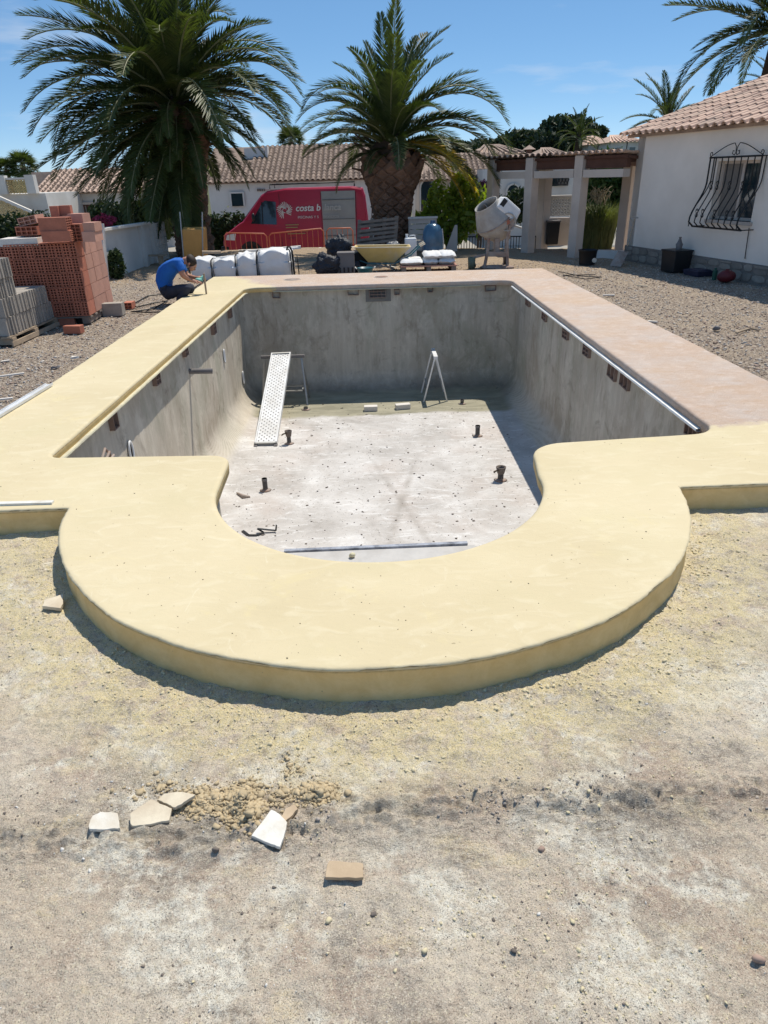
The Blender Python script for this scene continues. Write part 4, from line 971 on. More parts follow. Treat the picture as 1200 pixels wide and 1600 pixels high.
mb=MB(); mb.box(((sa[0]+sb[0])/2,29.9,ROADZ+.5),(sb[0]-sa[0],.5,1.3)); mb.build('stair_block',MT['white_wall2'],Cb)
# beige arched house behind the citrus
ax0=at(655,300,36)[0]; ax1=at(762,300,36)[0]; ez3=at(700,282,36)[2]
D=bld('arched_house','beige house with arched openings and a dull tiled roof behind the citrus bush',ax0,ax1+1.0,36,42,ROADZ-.1,ez3,MT['stone_wall'])
roof(D,(ax0-.4,35.6,ez3+.02),(1,0,0),(0,math.cos(R_(22)),math.sin(R_(22))),ax1-ax0+1.4,3.2,MT['tile_old'],sp=.24,keep=lambda a,b:a>b*.8)
for px,w_ in((670,.75),(738,.7)):
    c=at(px,322,35.96); opening(D,(c[0],35.96,c[2]-.2),w_,1.35,arch=True)
# white house with arch and lacy balcony seen through the pergola
wx0=at(778,300,30)[0]; wx1=at(900,300,30)[0]; zt=at(830,262,30)[2]
E_=bld('arcade_house','pale house with arch and black lace balcony seen through the pergola bays',wx0,wx1,30,36,ROADZ-.1,zt,MT['white_wall2'])
c=at(800,330,29.96); opening(E_,(c[0],29.96,c[2]-.1),.45,1.05,arch=True)
c=at(856,290,29.9); mb=MB(); y_=29.85
z0_=at(856,289,29.85)[2]; z1_=at(856,275,29.85)[2]; x0_=at(836,280,29.85)[0]; x1_=at(887,280,29.85)[0]
MB().box(((x0_+x1_)/2,29.9,z0_+.15),(x1_-x0_+.1,.04,.40)).build('balcony_opening',MT['glass'],E_)
for zz in(z0_,z1_): mb.bar((x0_,y_,zz),(x1_,y_,zz),.03,.03)
k=int((x1_-x0_)/.12)
for i in range(k+1):
    x=x0_+(x1_-x0_)*i/k; mb.tube([(x,y_,z0_),(x+.05,y_-.02,(z0_+z1_)/2),(x,y_,z1_)],.012,4); mb.tube([(x+.06*math.cos(a),y_-.01,(z0_+z1_)/2+.08*math.sin(a)) for a in np.linspace(0,5.5,8)],.009,4)
mb.build('balcony_grille',MT['iron'],E_)
# boundary wall with lattice behind the pergola
lw=thing('lattice_wall','pink rendered wall with white pierced lattice panel behind the pergola columns','wall',(at(860,380,21)[0],21,-.1))
xa=at(836,380,21)[0]; xb=at(852,380,21)[0]; xc=at(889,380,21)[0]; zt1=at(860,306,21)[2]; zt2=at(860,338,21)[2]
MB().box(((xa+xb)/2,21.1,zt1/2),(xb-xa,.25,zt1)).build('pier',M('pink_render',(.46,.34,.30),.9,.08,2),lw)
MB().box(((xb+xc)/2,21.1,zt2/2-.05),(xc-xb,.2,zt2)).build('wall_base',MT['stone_wall'],lw)
MB().box(((xb+xc)/2,21.1,zt1-.02),(xc-xb,.22,.05)).build('coping_slab',MT['cover'],lw)
mb=MB(); lattice_panel(mb,(xb,21.08),(xc,21.08),lambda f:zt2,lambda f:zt1-.04,.16); mb.build('lattice_panel',MT['white_wall2'],lw)
c=gp(864,384); bn=thing('wheelie_bin','dark grey bin standing under the pergola against the lattice wall','bin',(c[0],c[1]+.3,0))
zb_=at(862,345,c[1]+.3)[2]; bw=.36
MB().box((c[0],c[1]+.3,zb_/2),(bw*.9,.4,zb_*.94),taper=1.12).build('body',MT['black'],bn,bevel=.02)
MB().box((c[0],c[1]+.3,zb_),(bw*1.1,.46,.05)).build('lid',MT['greybox'],bn,bevel=.015)
for s_ in(-1,1): MB().cyl((c[0]+s_*bw*.45,c[1]+.5,.07),(c[0]+s_*bw*.52,c[1]+.5,.07),.07).build('wheel',MT['tyre'],bn)
# low white wall under reeds
p0=gp(925,402); p1=gp(975,404); kw=MB(); wallbox(kw,p0,p1,-.05,.16,.18,1); tag(kw.build('kerb_wall',MT['white_wall2']),'low pale kerb wall in front of the reeds by the house corner','wall')
# railing along the street edge
rl=thing('railing','black iron railing beside the street behind the cement mixer','railing',gp(715,392)-[0,0,.55])
ra=gp(712,390); rb=gp(838,388); ra=np.array([ra[0],20.6,0]);
ra=at(712,392,20.6); rb=at(836,390,20.6); zt_a=at(712,372,20.6)[2]+.03; zt_b=at(836,371,20.6)[2]+.03
for k in range(30):
    f=k/29; x=ra[0]+(rb[0]-ra[0])*f; MB().cyl((x,20.6,-.45),(x,20.6,zt_a+(zt_b-zt_a)*f),.011,n=5).build('bar',MT['iron'],rl)
for dz in(0,-.52): MB().bar((ra[0],20.6,zt_a+dz),(rb[0],20.6,zt_b+dz),.035,.03).build('rail',MT['iron'],rl)
# pale wall piece next to the blue drum, slatted
pw=thing('gate_pier','pale boarded panel behind the blue water drum and the palm trunk','fence',(at(662,385,19.6)[0],19.6,0))
xa=at(640,370,19.6)[0]; xb=at(681,370,19.6)[0]; zt=at(660,340,19.6)[2]
for k in range(6): MB().box(((xa+xb)/2,19.6+rnd.uniform(-.004,.004),.06+(zt-.08)/6*(k+.5)),(xb-xa,.03,(zt-.08)/6-.014)).build('board',MT['stone_wall'],pw)
for x in (xa,xb): MB().box((x,19.64,zt/2),(.05,.05,zt)).build('post',MT['stone_wall'],pw)
MB().box(((xa+xb)/2,19.6,zt),(xb-xa+.08,.1,.05)).build('cap_board',MT['cover'],pw)
c=at(708,380,19.9); gp2=thing('leaning_slab','pale pointed board leaning by the railing next to the citrus bush','board',(c[0],19.9,0))
zt=at(712,352,19.9)[2]; MB().add(np.array([(c[0]-.22,19.9,-.02),(c[0]+.12,19.9,-.02),(c[0]+.12,20.0,zt),(c[0]+.05,20.0,zt),(c[0]-.22,19.94,-.02),(c[0]+.12,19.94,-.02),(c[0]+.12,20.04,zt),(c[0]+.05,20.04,zt)]),[(0,1,2,3),(7,6,5,4),(0,4,5,1),(1,5,6,2),(2,6,7,3),(3,7,4,0)]).build('board',MT['stone_wall'],gp2)
# ---------------------------------------------------------------- far roofs beyond the pergola
def farhouse(label,pxa,pxb,py_e,py_r,Y,mat,roofmat,seed=0,win=2):
    xa=at(pxa,py_e,Y)[0]; xb=at(pxb,py_e,Y)[0]; ze=at((pxa+pxb)/2,py_e,Y)[2]; zb=float(H(np.array([(xa+xb)/2]),np.array([float(Y)]))[0])-.3
    zb=min(zb,ze-1.5)
    t=bld('far_house',label,xa,xb,Y,Y+6,zb,ze,mat,'houses on the slope beyond the pergola'); zr=at((pxa+pxb)/2,py_r,Y+3)[2]; zr=max(zr,ze+.5)
    mb=MB(); o=.35; v=[(xa-o,Y-o,ze),(xb+o,Y-o,ze),(xb+o,Y+6+o,ze),(xa-o,Y+6+o,ze),(xa+(xb-xa)*.3,Y+3,zr),(xb-(xb-xa)*.3,Y+3,zr)]
    mb.add(np.array(v),[(0,1,5,4),(1,2,5),(2,3,4,5),(3,0,4),(3,2,1,0)]); mb.build('roof',roofmat,t)
    rb_=MB(); u=np.array([0,3+o,zr-ze]); u/=np.linalg.norm(u); k=int((xb-xa+2*o)/.35)
    for i in range(k):
        f=(i+.5)/k; x=xa-o+(xb-xa+2*o)*f; x2=xa+(xb-xa)*.3+(xb-xa)*.4*f; rb_.bar((x,Y-o,ze+.05),(x2,Y+3,zr+.05),.14,.10)
    rb_.build('roof_tiling',roofmat,t,kind='stuff')
    for i in range(win):
        x=xa+(xb-xa)*(i+.5)/win; opening(t,(x,Y-.02,ze-1.0),.5,.6,name='window')
    return t
farhouse('pale house with low tiled roof just above the first pergola bay',748,812,240,228,46,MT['stone_wall'],MT['tile_old'])
farhouse('cream house on the skyline just left of the big house eave',955,1000,222,212,66,MT['white_wall2'],MT['tile'])
farhouse('white house with pink roof right of the umbrella pine',920,953,226,213,70,MT['white_wall2'],MT['tile'])
farhouse('small white house glimpsed under the umbrella pine crown',845,885,243,232,62,MT['white_wall'],MT['tile_old'],win=3)
c=at(827,228,44); ch=thing('tile_chimney','white chimney pot with a little tile cap above the pergola','chimney',(c[0],44,0.0))
MB().box((c[0],44,c[2]/2-.2),(.35,.35,c[2]-.4)).build('stack',MT['white_wall2'],ch); MB().box((c[0],44,c[2]-.28),(.28,.28,.2)).build('vent',MT['darkwood'],ch)
MB().add(np.array([(c[0]-.32,43.7,c[2]-.18),(c[0]+.32,43.7,c[2]-.18),(c[0]+.32,44.3,c[2]-.18),(c[0]-.32,44.3,c[2]-.18),(c[0],44,c[2]+.05)]),[(0,1,4),(1,2,4),(2,3,4),(3,0,4),(3,2,1,0)]).build('cap',MT['tile_lit'],ch)
# white house behind middle: small dark tree behind the long roof
c=at(345,238,60); tree('pine_tree','dark tree crown showing above the long tiled roof by the shorter palm','tree',(at(552,238,60)[0],60,-.5),[((0,0,3.1),(1.6,1,.7)),((1.2,0,3.0),(1,1,.5))],2500,.25,MT['pine'],.2,seed=41)
# ---------------------------------------------------------------- the street edge kerb and garden walls
ke=thing('garden_kerb','low pale kerb between the dusty yard and the street behind the big bags','kerb',(-2,22.2,-.1))
for k in range(9):
    a=at(372+k*22,391-k*.6,22.2); b=at(372+(k+1)*22-1,391-(k+1)*.6,22.2); MB().box(((a[0]+b[0])/2,22.2,(a[2]+b[2])/2-.06),(b[0]-a[0]-.01,.25,.14)).build('kerb_stone',MT['white_wall2'],ke,bevel=.01)
# white garden wall with pierced end, left
wa=gp(160,440); wb=gp(243,410); we=gp(262,404)
gw=thing('garden_wall','low white garden wall with pierced block end left of the big palm','wall',wa)
za_=at(160,362,wa[1])[2]; zb2=at(243,349,wb[1])[2]
def slopewall(mb,a,b,z0,za,zb,th):
    a=np.array(a[:2]);b=np.array(b[:2]); d=(b-a)/np.linalg.norm(b-a); n=np.array([-d[1],d[0]])*th
    mb.add(np.array([(*a,z0),(*b,z0),(*(b+n),z0),(*(a+n),z0),(*a,za),(*b,zb),(*(b+n),zb),(*(a+n),za)]),[(0,3,2,1),(4,5,6,7),(0,1,5,4),(1,2,6,5),(2,3,7,6),(3,0,4,7)])
mb=MB(); slopewall(mb,wa,wb,-.1,za_,zb2,.15); mb.build('wall_slab',MT['white_wall2'],gw)
mb=MB(); mb.bar((wa[0],wa[1],za_+.02),(wb[0],wb[1],zb2+.02),.22,.05); mb.build('coping_slab',MT['cover'],gw)
for f in(.0,.78,1.0):
    p=wa+(wb-wa)*f; z=za_+(zb2-za_)*f; MB().box((p[0],p[1],z/2),(.16,.2,z+.06)).build('pier',MT['white_wall2'],gw)
for r in range(5):
    for k in range(3):
        p=wb+(we-wb)*(k+.5)/3; R=rotm(0,0,math.atan2((we-wb)[1],(we-wb)[0])); s_=np.linalg.norm((we-wb)[:2])/3*.94
        mb=MB(); zc=(r+.5)*zb2/5
        for dx,dz,sx,sz in((-.42,0,.16,1),(.42,0,.16,1),(0,-.42,.7,.16),(0,.42,.7,.16),(0,0,.2,.7)): mb.box(p+R@np.array([dx*s_,0,0])+[0,0,zc+dz*zb2/5*.94],(s_*sx,.12,zb2/5*.94*sz),R)
        mb.build('pierced_block',MT['cover'],gw)
p=gp(238,411); tag(MB().box((p[0]+.1,p[1]-.4,.22),(.8,.22,.035),rotm(0,0,.05)).box((p[0]-.15,p[1]-.4,.1),(.1,.15,.2)).box((p[0]+.35,p[1]-.4,.1),(.1,.15,.2)).build('plank_bench',MT['wood']),'pale plank resting low behind the crouching worker','plank')
tree('shrub','small green shrub against the white garden wall behind the brick pallet','shrub',gp(178,437)+[0,.25,0],[((0,0,.25),(.2,.15,.28)),((.05,0,.45),(.14,.12,.15))],900,.05,MT['hedge'],.03,seed=51)
tree('geranium','pink flowering plant between the hedge and the white garden wall','flowers',at(166,360,19)*np.array([1,1,0])+[0,0,.5],[((0,0,.55),(.3,.2,.15))],350,.045,MT['pink'],.02,seed=52)
# ---------------------------------------------------------------- brick pallet on the left
def hollow(cols,rows,w,h,d,t=.011,deep=.05,mat=None,name='brick',both=False):
    """hollow clay brick: holes in the -y face, origin at the lower front left corner"""
    xs=[0];zs=[0]; hw_=(w-t*(cols+1))/cols; hh=(h-t*(rows+1))/rows
    for i in range(cols): xs+= [xs[-1]+t, xs[-1]+t+hw_]
    xs.append(w)
    for i in range(rows): zs+= [zs[-1]+t, zs[-1]+t+hh]
    zs.append(h)
    mb=MB(); V=[];F_=[];id_={}
    def vid(p):
        k=tuple(round(q,5) for q in p)
        if k not in id_: id_[k]=len(V); V.append(p)
        return id_[k]
    for i in range(len(xs)-1):
        for j in range(len(zs)-1):
            a,b,c_,e_=xs[i],xs[i+1],zs[j],zs[j+1]
            if i%2==1 and j%2==1:
                f=[(a,0,c_),(b,0,c_),(b,0,e_),(a,0,e_)]; g_=[(x,deep,z) for x,_,z in f]
                for k in range(4): F_.append([vid(f[k]),vid(g_[k]),vid(g_[(k+1)%4]),vid(f[(k+1)%4])])
                F_.append([vid(q) for q in g_])
            else: F_.append([vid((a,0,c_)),vid((b,0,c_)),vid((b,0,e_)),vid((a,0,e_))])
    q=[(0,0,0),(w,0,0),(w,0,h),(0,0,h)]; r=[(x,d,z) for x,_,z in q]
    for k in range(4): F_.append([vid(q[k]),vid(r[k]),vid(r[(k+1)%4]),vid(q[(k+1)%4])])
    F_.append([vid(x) for x in r][::-1])
    mb.add(np.array(V),F_); return mb.build(name,mat,mesh_only=True)
def basis_mat(o,e1,e2,e3):
    return Matrix(((e1[0],e2[0],e3[0],o[0]),(e1[1],e2[1],e3[1],o[1]),(e1[2],e2[2],e3[2],o[2]),(0,0,0,1)))
kc=gp(141,493,.13); ktop=float(at(119,378,kc[1])[2]); kl=gp(2,386,ktop); kr=gp(152,382,ktop); ktc=gp(118,379,ktop)
e1=(kc-np.array([kl[0],kl[1],kc[2]])); e1[2]=0; e2=gp(164,479,.13)-kc; e2[2]=0; e2/=np.linalg.norm(e2); e1=np.array([e2[1],-e2[0],0])   # along the front face, to the right

nl=5; bh=(ktop-.13)/nl; bw=.10; bd=.33; 
pal=thing('brick_pallet_load','tall pallet load of red hollow bricks, holes to the camera, at the left edge','bricks',kc-[0,0,.13])
hb_m=hollow(2,5,bw-.004,bh-.006,bd-.01,t=.012,mat=[MT['brick']]); 
pmb=MB(); pmb.box(((bw-.004)/2,(bd-.01)/2,(bh-.006)/2),(bw-.004,bd-.01,bh-.006)); plain=pmb.build('brick',[MT['brickp']],mesh_only=True)
base=np.array(pal.location[:])
for L_ in range(nl):
    for r in range(4):
        for c in range(18):
            if r>0 and c>1 and L_<nl-1: continue
            me=hb_m if r==0 and c>0 else (plain if (c==0 and r>0) or r>0 else plain)
            if r==0: me=hb_m
            o=link('brick',me,pal); p=kc-base-e1*(bw*(c+1))+e2*(bd*r)+np.array([0,0,L_*bh])+e1*rnd.uniform(-.003,.003)+e2*rnd.uniform(-.006,.006)
            o.matrix_local=basis_mat(p,e1,e2,(0,0,1))
MB().box(kc-e1*.75+e2*.66+[0,0,bh*nl/2],(1.28,1.1,bh*nl-.03),np.array([e1,e2,[0,0,1]]).T).build('inner_course',MT['brick'],pal)
for s_ in (-.02,): 
    mb=MB(); 
Rk=np.array([e1,e2,[0,0,1]]).T
pt=thing('pallet','weathered wooden pallet under the tall red brick load','pallet',kc-[0,0,.13])
for k in range(6): MB().box(kc-e1*.74+e2*(.05+k*.24)-[0,0,.02],(1.5,.1,.022),Rk).build('board',MT['greywood'],pt)
for k in range(3): MB().box(kc-e1*(.08+k*.66)+e2*.66-[0,0,.075],(.1,1.3,.085),Rk).build('bearer',MT['greywood'],pt)
# loose bricks on top
def loose(label,px0,px1,pyb,pyt,d,cols,rows,Yo=0.0,rz=0,mat='brick',zb=None,rot=0,group='loose bricks on top of the pallet load',face='holes'):
    Y=ktc[1]+Yo; a=at(px0,pyb,Y); b=at(px1,pyb,Y); t=at((px0+px1)/2,pyt,Y); w=abs(b[0]-a[0]); h=t[2]-(a[2]+b[2])/2
    if face=='holes': me=hollow(cols,rows,w,h,d,t=.012,mat=[MT[mat]],name='loose_brick')
    else:
        mb=MB(); mb.box((w/2,d/2,h/2),(w,d,h)); me=mb.build('loose_brick',[MT[mat]],mesh_only=True)
    o=link('loose_brick',me); z=(a[2]+b[2])/2 if zb is None else zb
    o.location=(a[0],Y,z); o.rotation_euler=(0,R_(rot),rz); tag(o,label,'brick',group); return h
def loose_side(label,px0,px1,pyb,pyt,wd,Yo=0,rz=0,mat='brick',cols=3,rows=5):
    """brick whose plain long face looks at the camera and whose holes look right"""
    Y=ktc[1]+Yo; a=at(px0,pyb,Y); b=at(px1,pyb,Y); t=at((px0+px1)/2,pyt,Y); L_=abs(b[0]-a[0]); h=t[2]-(a[2]+b[2])/2
    me=hollow(cols,rows,wd,h,L_,t=.012,mat=[MT[mat]],name='loose_brick'); o=link('loose_brick',me); o.location=(b[0],Y,(a[2]+b[2])/2); o.rotation_euler=(0,0,R_(90)+rz); tag(o,label,'brick','loose bricks on top of the pallet load')
loose_side('long red hollow brick lying lower of two at the front of the load top',68,112,378,361,.24,.02,R_(4))
loose_side('long red hollow brick, upper of two stacked with holes facing right',63,106,361,340,.24,.04,R_(2))
loose('white faced clay slab lying flat at the left end of the brick load',0,58,385,373,.4,1,1,.05,R_(6),'cover',face='plain')
loose('dark hollow brick with holes forward under the tilted one',26,60,368,354,.3,4,2,.25,0,'brick')
loose('tilted hollow brick with pale top on the left of the load',31,60,354,341,.3,3,2,.3,0,'brickp',rot=-10)
loose('small red brick standing left of the topmost pair',80,93,339,322,.12,1,1,.5,0,'brick',face='plain')
loose('small red brick standing highest, right of its twin',95,111,337,321,.14,1,1,.55,R_(8),'brick',face='plain')
loose('flat reddish brick under the topmost pair of bricks',80,118,343,338,.3,1,1,.5,0,'brickp',face='plain')
loose('pale topped brick lying behind the long bricks on the right',108,132,352,334,.25,1,1,.45,R_(-5),'brickp',face='plain')
loose('hollow brick with cells showing beside the long bricks',113,130,378,350,.2,2,5,.2,0,'brick')
loose('upright brick stack piece at the right corner, upper one',131,149,362,348,.3,1,1,.1,0,'brickp',face='plain')
loose('upright brick stack piece at the right corner, lower one',130,150,378,362,.32,1,1,.08,0,'brickp',face='plain')
# leaning pale sheet behind the bricks
c=gp(176,474); zt=at(152,350,c[1]+.3)[2]; a=at(150,352,c[1]+.3); b=at(158,352,c[1]+.3)
sh=MB(); p=np.array([gp(160,474),gp(172,470),[b[0]+.02,c[1]+.35,zt],[a[0]-.04,c[1]+.35,zt]]); q=p+[.01,.025,0]; sh.add(np.vstack([p,q]),[(0,1,2,3),(7,6,5,4),(0,4,5,1),(1,5,6,2),(2,6,7,3),(3,7,4,0)])
tag(sh.build('sheet_panel',MT['cover']),'tall narrow pale grey sheet leaning behind the brick load','panel')
# ---------------------------------------------------------------- grey block stack
gc=gp(20,541); gr=gp(90,509); f1=(gr-gc); f1/=np.linalg.norm(f1); f2=np.array([-f1[1],f1[0],0])   # f1 right-back, f2 left-back
zb0=.13; gtop=float(at(19,467,gc[1])[2]); lh=(gtop-zb0)/2
bs=thing('block_stack','stepped stack of grey concrete blocks on a pallet at the left edge','blocks',gc)
def blkmesh(w,d,h):
    mb=MB(); t=.025
    # profile with a tongue groove on the visible end
    pr=[(0,0),(w*.25,0),(w*.3,.018),(w*.7,.018),(w*.75,0),(w,0),(w,d),(0,d)]; mb.prism(pr,0,h); return mb.build('block',[MT['concrete']],mesh_only=True)
bwid=.105; bl=.40
BM=blkmesh(bwid-.006,bl-.008,lh-.005)
def blk(i,j,k,off=0,jz=0):
    o=link('block',BM,bs); p=f1*(bwid*i+off)+f2*(bl*j)+np.array([0,0,zb0+k*lh])+f1*rnd.uniform(-.006,.006)+f2*rnd.uniform(-.012,.012)
    a=rnd.uniform(-.012,.012); ee=f1*math.cos(a)+f2*math.sin(a); ff=f2*math.cos(a)-f1*math.sin(a)
    o.matrix_local=basis_mat(p,ee,ff,(0,0,1))
nlen=int(np.linalg.norm(gr-gc)/bwid)
for j in range(3):
    for i in range(nlen): blk(i,j,0)
    for i in range(nlen-1): blk(i,j,1)
for j in range(3):
    for i in range(4): blk(i,j+.02,2,.01)
    for i in range(4): blk(i,j-.05,3,-.012)
pt2=thing('pallet','wooden pallet under the grey concrete blocks','pallet',gc)
Rg=np.array([f1,f2,[0,0,1]]).T; gw_=bwid*nlen
for k in range(5): MB().box(gc+f1*gw_/2+f2*(.05+k*.27)+[0,0,.115],(gw_+.08,.12,.022),Rg).build('board',MT['wood'],pt2)
for k in range(3): MB().box(gc+f1*(.05+k*(gw_-.1)/2)+f2*.6+[0,0,.06],(.1,1.25,.085),Rg).build('bearer',MT['wood'],pt2)
MB().box(gc+f1*gw_/2-f2*.02+[0,0,.03],(gw_+.05,.02,.06),Rg).build('edge_board',MT['wood'],pt2)
# stray pieces on the ground
def straybox(name,label,cat,px0,px1,pyb,pyt,d,mat,rz=0,group=None,holes=None,bev=.006):
    a=gp((px0+px1)/2,pyb); Y=a[1]; w=abs(at(px1,pyb,Y)[0]-at(px0,pyb,Y)[0]); h=at((px0+px1)/2,pyt,Y)[2]
    if holes:
        o=link(name,hollow(holes[0],holes[1],w,h,d,mat=[mat],name=name)); o.location=(a[0]-w/2,Y,0)
    else:
        mb=MB(); mb.box((0,d/2,h/2-.005),(w,d,h),jit=.004); o=mb.build(name,mat,bevel=bev); o.location=(a[0],Y,0)
    o.rotation_euler=(0,0,rz); return tag(o,label,cat,group)
straybox('concrete_block','single grey concrete block on the earth right of the brick load','block',161,192,494,474,.2,MT['concrete'],R_(3))
straybox('loose_brick','small hollow brick on the ground beside the grey block','brick',194,207,483,473,.2,MT['brick'],0,'bricks on the ground',holes=(2,2))
straybox('loose_brick','dark red brick lying in front of the brick pallet','brick',99,127,521,509,.12,MT['brick'],R_(-6),'bricks on the ground')
straybox('loose_brick','red brick lying between the block stack and the brick pallet','brick',93,117,508,494,.15,MT['brick'],R_(8),'bricks on the ground')
straybox('mortar_tub','dark tub in the shadow under the brick load corner','tub',118,142,505,492,.3,MT['black'],0)
tag(MB().tube([gp(*q,.012) for q in((318,440),(300,452),(262,459),(232,462),(206,476),(214,480),(236,474),(262,470),(240,482),(215,486),(205,487),(232,488),(262,487),(285,480))],.011,6).build('hose',MT['black']),'black hose looped on the ground behind the crouching worker','hose')
for i,(q,l) in enumerate((((2,584),(40,578)),((0,622),(30,612))) and [(((0,588),(38,583)),'thin pale offcut on the gravel at the left edge, further one'),(((0,624),(20,622)),'pale stick on the gravel at the left edge near the coping')]):
    tag(MB().bar(gp(*q[0],.012),gp(*q[1],.012),.03,.015).build('offcut',MT['cover']),l,'offcut')
# long white profile lying against the left coping edge, and white board on the front kerb edge
p0=gp(-40,672,KH+.01); p1=gp(76,602,KH+.01)
tag(MB().bar(p0,p1,.055,.022).bar(p0+[0.04,.0,.012],p1+[0.04,0,.012],.008,.02).bar(p0-[0.02,.0,-.012],p1-[0.02,0,-.012],.008,.02).build('metal_profile',MT['alu']),'long white dusty metal profile lying along the left coping edge','metal profile')
p0=gp(-60,789,KH+.006); p1=gp(83,785,KH+.006); tag(MB().bar(p0,p1,.035,.016).build('white_board',MT['tilew']),'narrow white board along the front left kerb edge','board')
# ---------------------------------------------------------------- crouching worker
def person():
    Y=gp(262,477)[1]+.10
    P=lambda px,py,dy=0: at(px,py,Y+dy)
    V=[];E=[];Rr=[]
    def add(p,r,prev=None):
        V.append(p); Rr.append(r if hasattr(r,'__len__') else (r,r))
        if prev is not None: E.append((prev,len(V)-1))
        return len(V)-1
    pel=add(P(256,455),(.155,.14)); w1=add(P(253,438),(.15,.14),pel); ch=add(P(262,421),(.165,.15),w1); up_=add(P(275,412),(.15,.13),ch)
    nk=add(P(286,407),.055,up_); hd0=add(P(293,406),.075,nk); hd1=add(P(299,411),.088,hd0); hd2=add(P(301,417),.06,hd1)
    for sg,dy in((-1,-.17),(1,.15)):
        sh=add(P(280,412,dy*.8),.07,up_); el_=add(P(286 if sg<0 else 292,431,dy*1.25),.048,sh); wr=add(P(300 if sg<0 else 306,439 if sg<0 else 434,dy*.7),.03,el_); hn_=add(P(306 if sg<0 else 312,440 if sg<0 else 434,dy*.5),.038,wr)
        # short chains for fingers and thumb
        b=P(306 if sg<0 else 312,440 if sg<0 else 434,dy*.5)
        for k in range(4):
            f0=add(b+[.05,(k-1.5)*.022,.0],.011,hn_); f1_=add(b+[.085+.005*(k%2),(k-1.5)*.024,-.02],.010,f0); add(b+[.09,(k-1.5)*.024,-.05],.008,f1_)
        t0=add(b+[.015,-.045,-.01],.012,hn_); add(b+[.05,-.06,-.025],.010,t0)
        hp_=add(P(262,458,dy*.7),.10,pel); kn=add(P(302 if sg>0 else 296,449,dy*1.3),.075,hp_); 
        kp=V[kn]; an=add(np.array([kp[0]-.22,kp[1]+.02,.12]),.045,kn); add(np.array([kp[0]-.25,kp[1]+.02,.05]),.045,an); add(np.array([kp[0]-.08,kp[1]+.0,.04]),.04,an)
    me=bpy.data.meshes.new('body'); me.from_pydata([tuple(v) for v in V],E,[]); me.update()
    o=link('body',me); md=o.modifiers.new('s','SKIN'); 
    for i,r in enumerate(Rr): me.skin_vertices[0].data[i].radius=r
    me.skin_vertices[0].data[0].use_root=True
    s2=o.modifiers.new('u','SUBSURF'); s2.levels=2; s2.render_levels=2
    dg=bpy.context.evaluated_depsgraph_get(); dg.update(); ev=o.evaluated_get(dg); m2=bpy.data.meshes.new_from_object(ev)
    bpy.data.objects.remove(o)
    root=thing('person','person crouching in blue t-shirt and dark trousers, working at the pool edge','person',(V[0][0],V[0][1],0))
    seg=[(a,b) for a,b in E]
    def lab(i): return i
    # region of each face by nearest bone
    Va=np.array(V); 
    reg={}
    for k,(a,b) in enumerate(seg):
        nb_=b
        if nb_<=up_: reg[k]='shirt' if nb_>pel else 'pants'
        elif nb_<=hd2: reg[k]='skin'
        else: reg[k]=None
    # arms and legs, by walking the chains
    per=23
    for k,(a,b) in enumerate(seg):
        if reg[k] is None:
            j=(b-(hd2+1))%23
            reg[k]='shirt' if j==0 else ('upper' if j==1 else ('skin' if j<18 else 'pants'))
    cen=np.array([np.mean([m2.vertices[i].co for i in p.vertices],axis=0) for p in m2.polygons])
    A_=Va[[a for a,b in seg]]; B_=Va[[b for a,b in seg]]; rad=np.array([max(Rr[b]) for a,b in seg])
    d=B_-A_; L2=(d**2).sum(1); t=np.clip(((cen[:,None]-A_[None])*d[None]).sum(2)/L2[None],0,1); dist=np.linalg.norm(cen[:,None]-(A_[None]+d[None]*t[...,None]),axis=2)-rad*.8
    near=dist.argmin(1); lbl=[]
    for f,k in enumerate(near):
        r=reg[k]
        if r=='upper': r='shirt' if t[f,k]<.62 else 'skin'
        if r=='shirt' and k==0 and t[f,k]<.35: r='pants'
        lbl.append(r)
    me0=m2; m2.materials.clear(); m2.materials.append(MT['skin'])
    for v in m2.vertices: v.co=v.co-Vector(root.location)
    m2.update(); m2.polygons.foreach_set('use_smooth',[True]*len(m2.polygons)); m2.name='body'
    bo=link('body',m2,root)
    no=[v.normal.copy() for v in m2.vertices]
    def cloth(nm,key,mat,off):
        used={};vs=[];fs=[]
        for p,l in zip(m2.polygons,lbl):
            if l!=key: continue
            f=[]
            for i in p.vertices:
                if i not in used:
                    used[i]=len(vs); c=m2.vertices[i].co; k=noise.noise(c*14)*.014+noise.noise(c*31)*.006; vs.append(tuple(c+no[i]*(off+k)))
                f.append(used[i])
            fs.append(f)
        mm=bpy.data.meshes.new(nm); mm.from_pydata(vs,[],fs); mm.materials.append(mat); mm.polygons.foreach_set('use_smooth',[True]*len(fs)); mm.update()
        oo=link(nm,mm,root); so_=oo.modifiers.new('t','SOLIDIFY'); so_.thickness=.006; so_.offset=-1
    cloth('shirt','shirt',MT['shirt'],.014); cloth('trousers','pants',MT['denim'],.012)
    # head details
    hc=(Va[hd0]+Va[hd1])/2; fd=(P(306,419)-P(294,404)); fd[1]=-.04; fd/=np.linalg.norm(fd); upv=np.cross(np.array([0,-1.,0]),fd); 
    if upv[2]<0: upv=-upv
    # face looks down-right; crown is up-right
    look=np.array([.55,-.15,-.8]); look/=np.linalg.norm(look); crown=np.array([.75,0,.66]); sidev=np.cross(look,crown); sidev/=np.linalg.norm(sidev)
    cc_=Va[hd1]
    mb=MB(); R=np.array([sidev,look,crown]).T
    mb.blob(cc_+crown*.018-look*.018,(.092,.105,.088),0,.10,3,5,R); mb.build('hair',MT['hair'],root)
    fb=MB(); fb.blob(cc_+look*.055-crown*.018,(.062,.05,.085),0,.02,2,2,R); fb.blob(cc_+look*.108-crown*.02,(.012,.018,.022),0,.02,1,1,R)
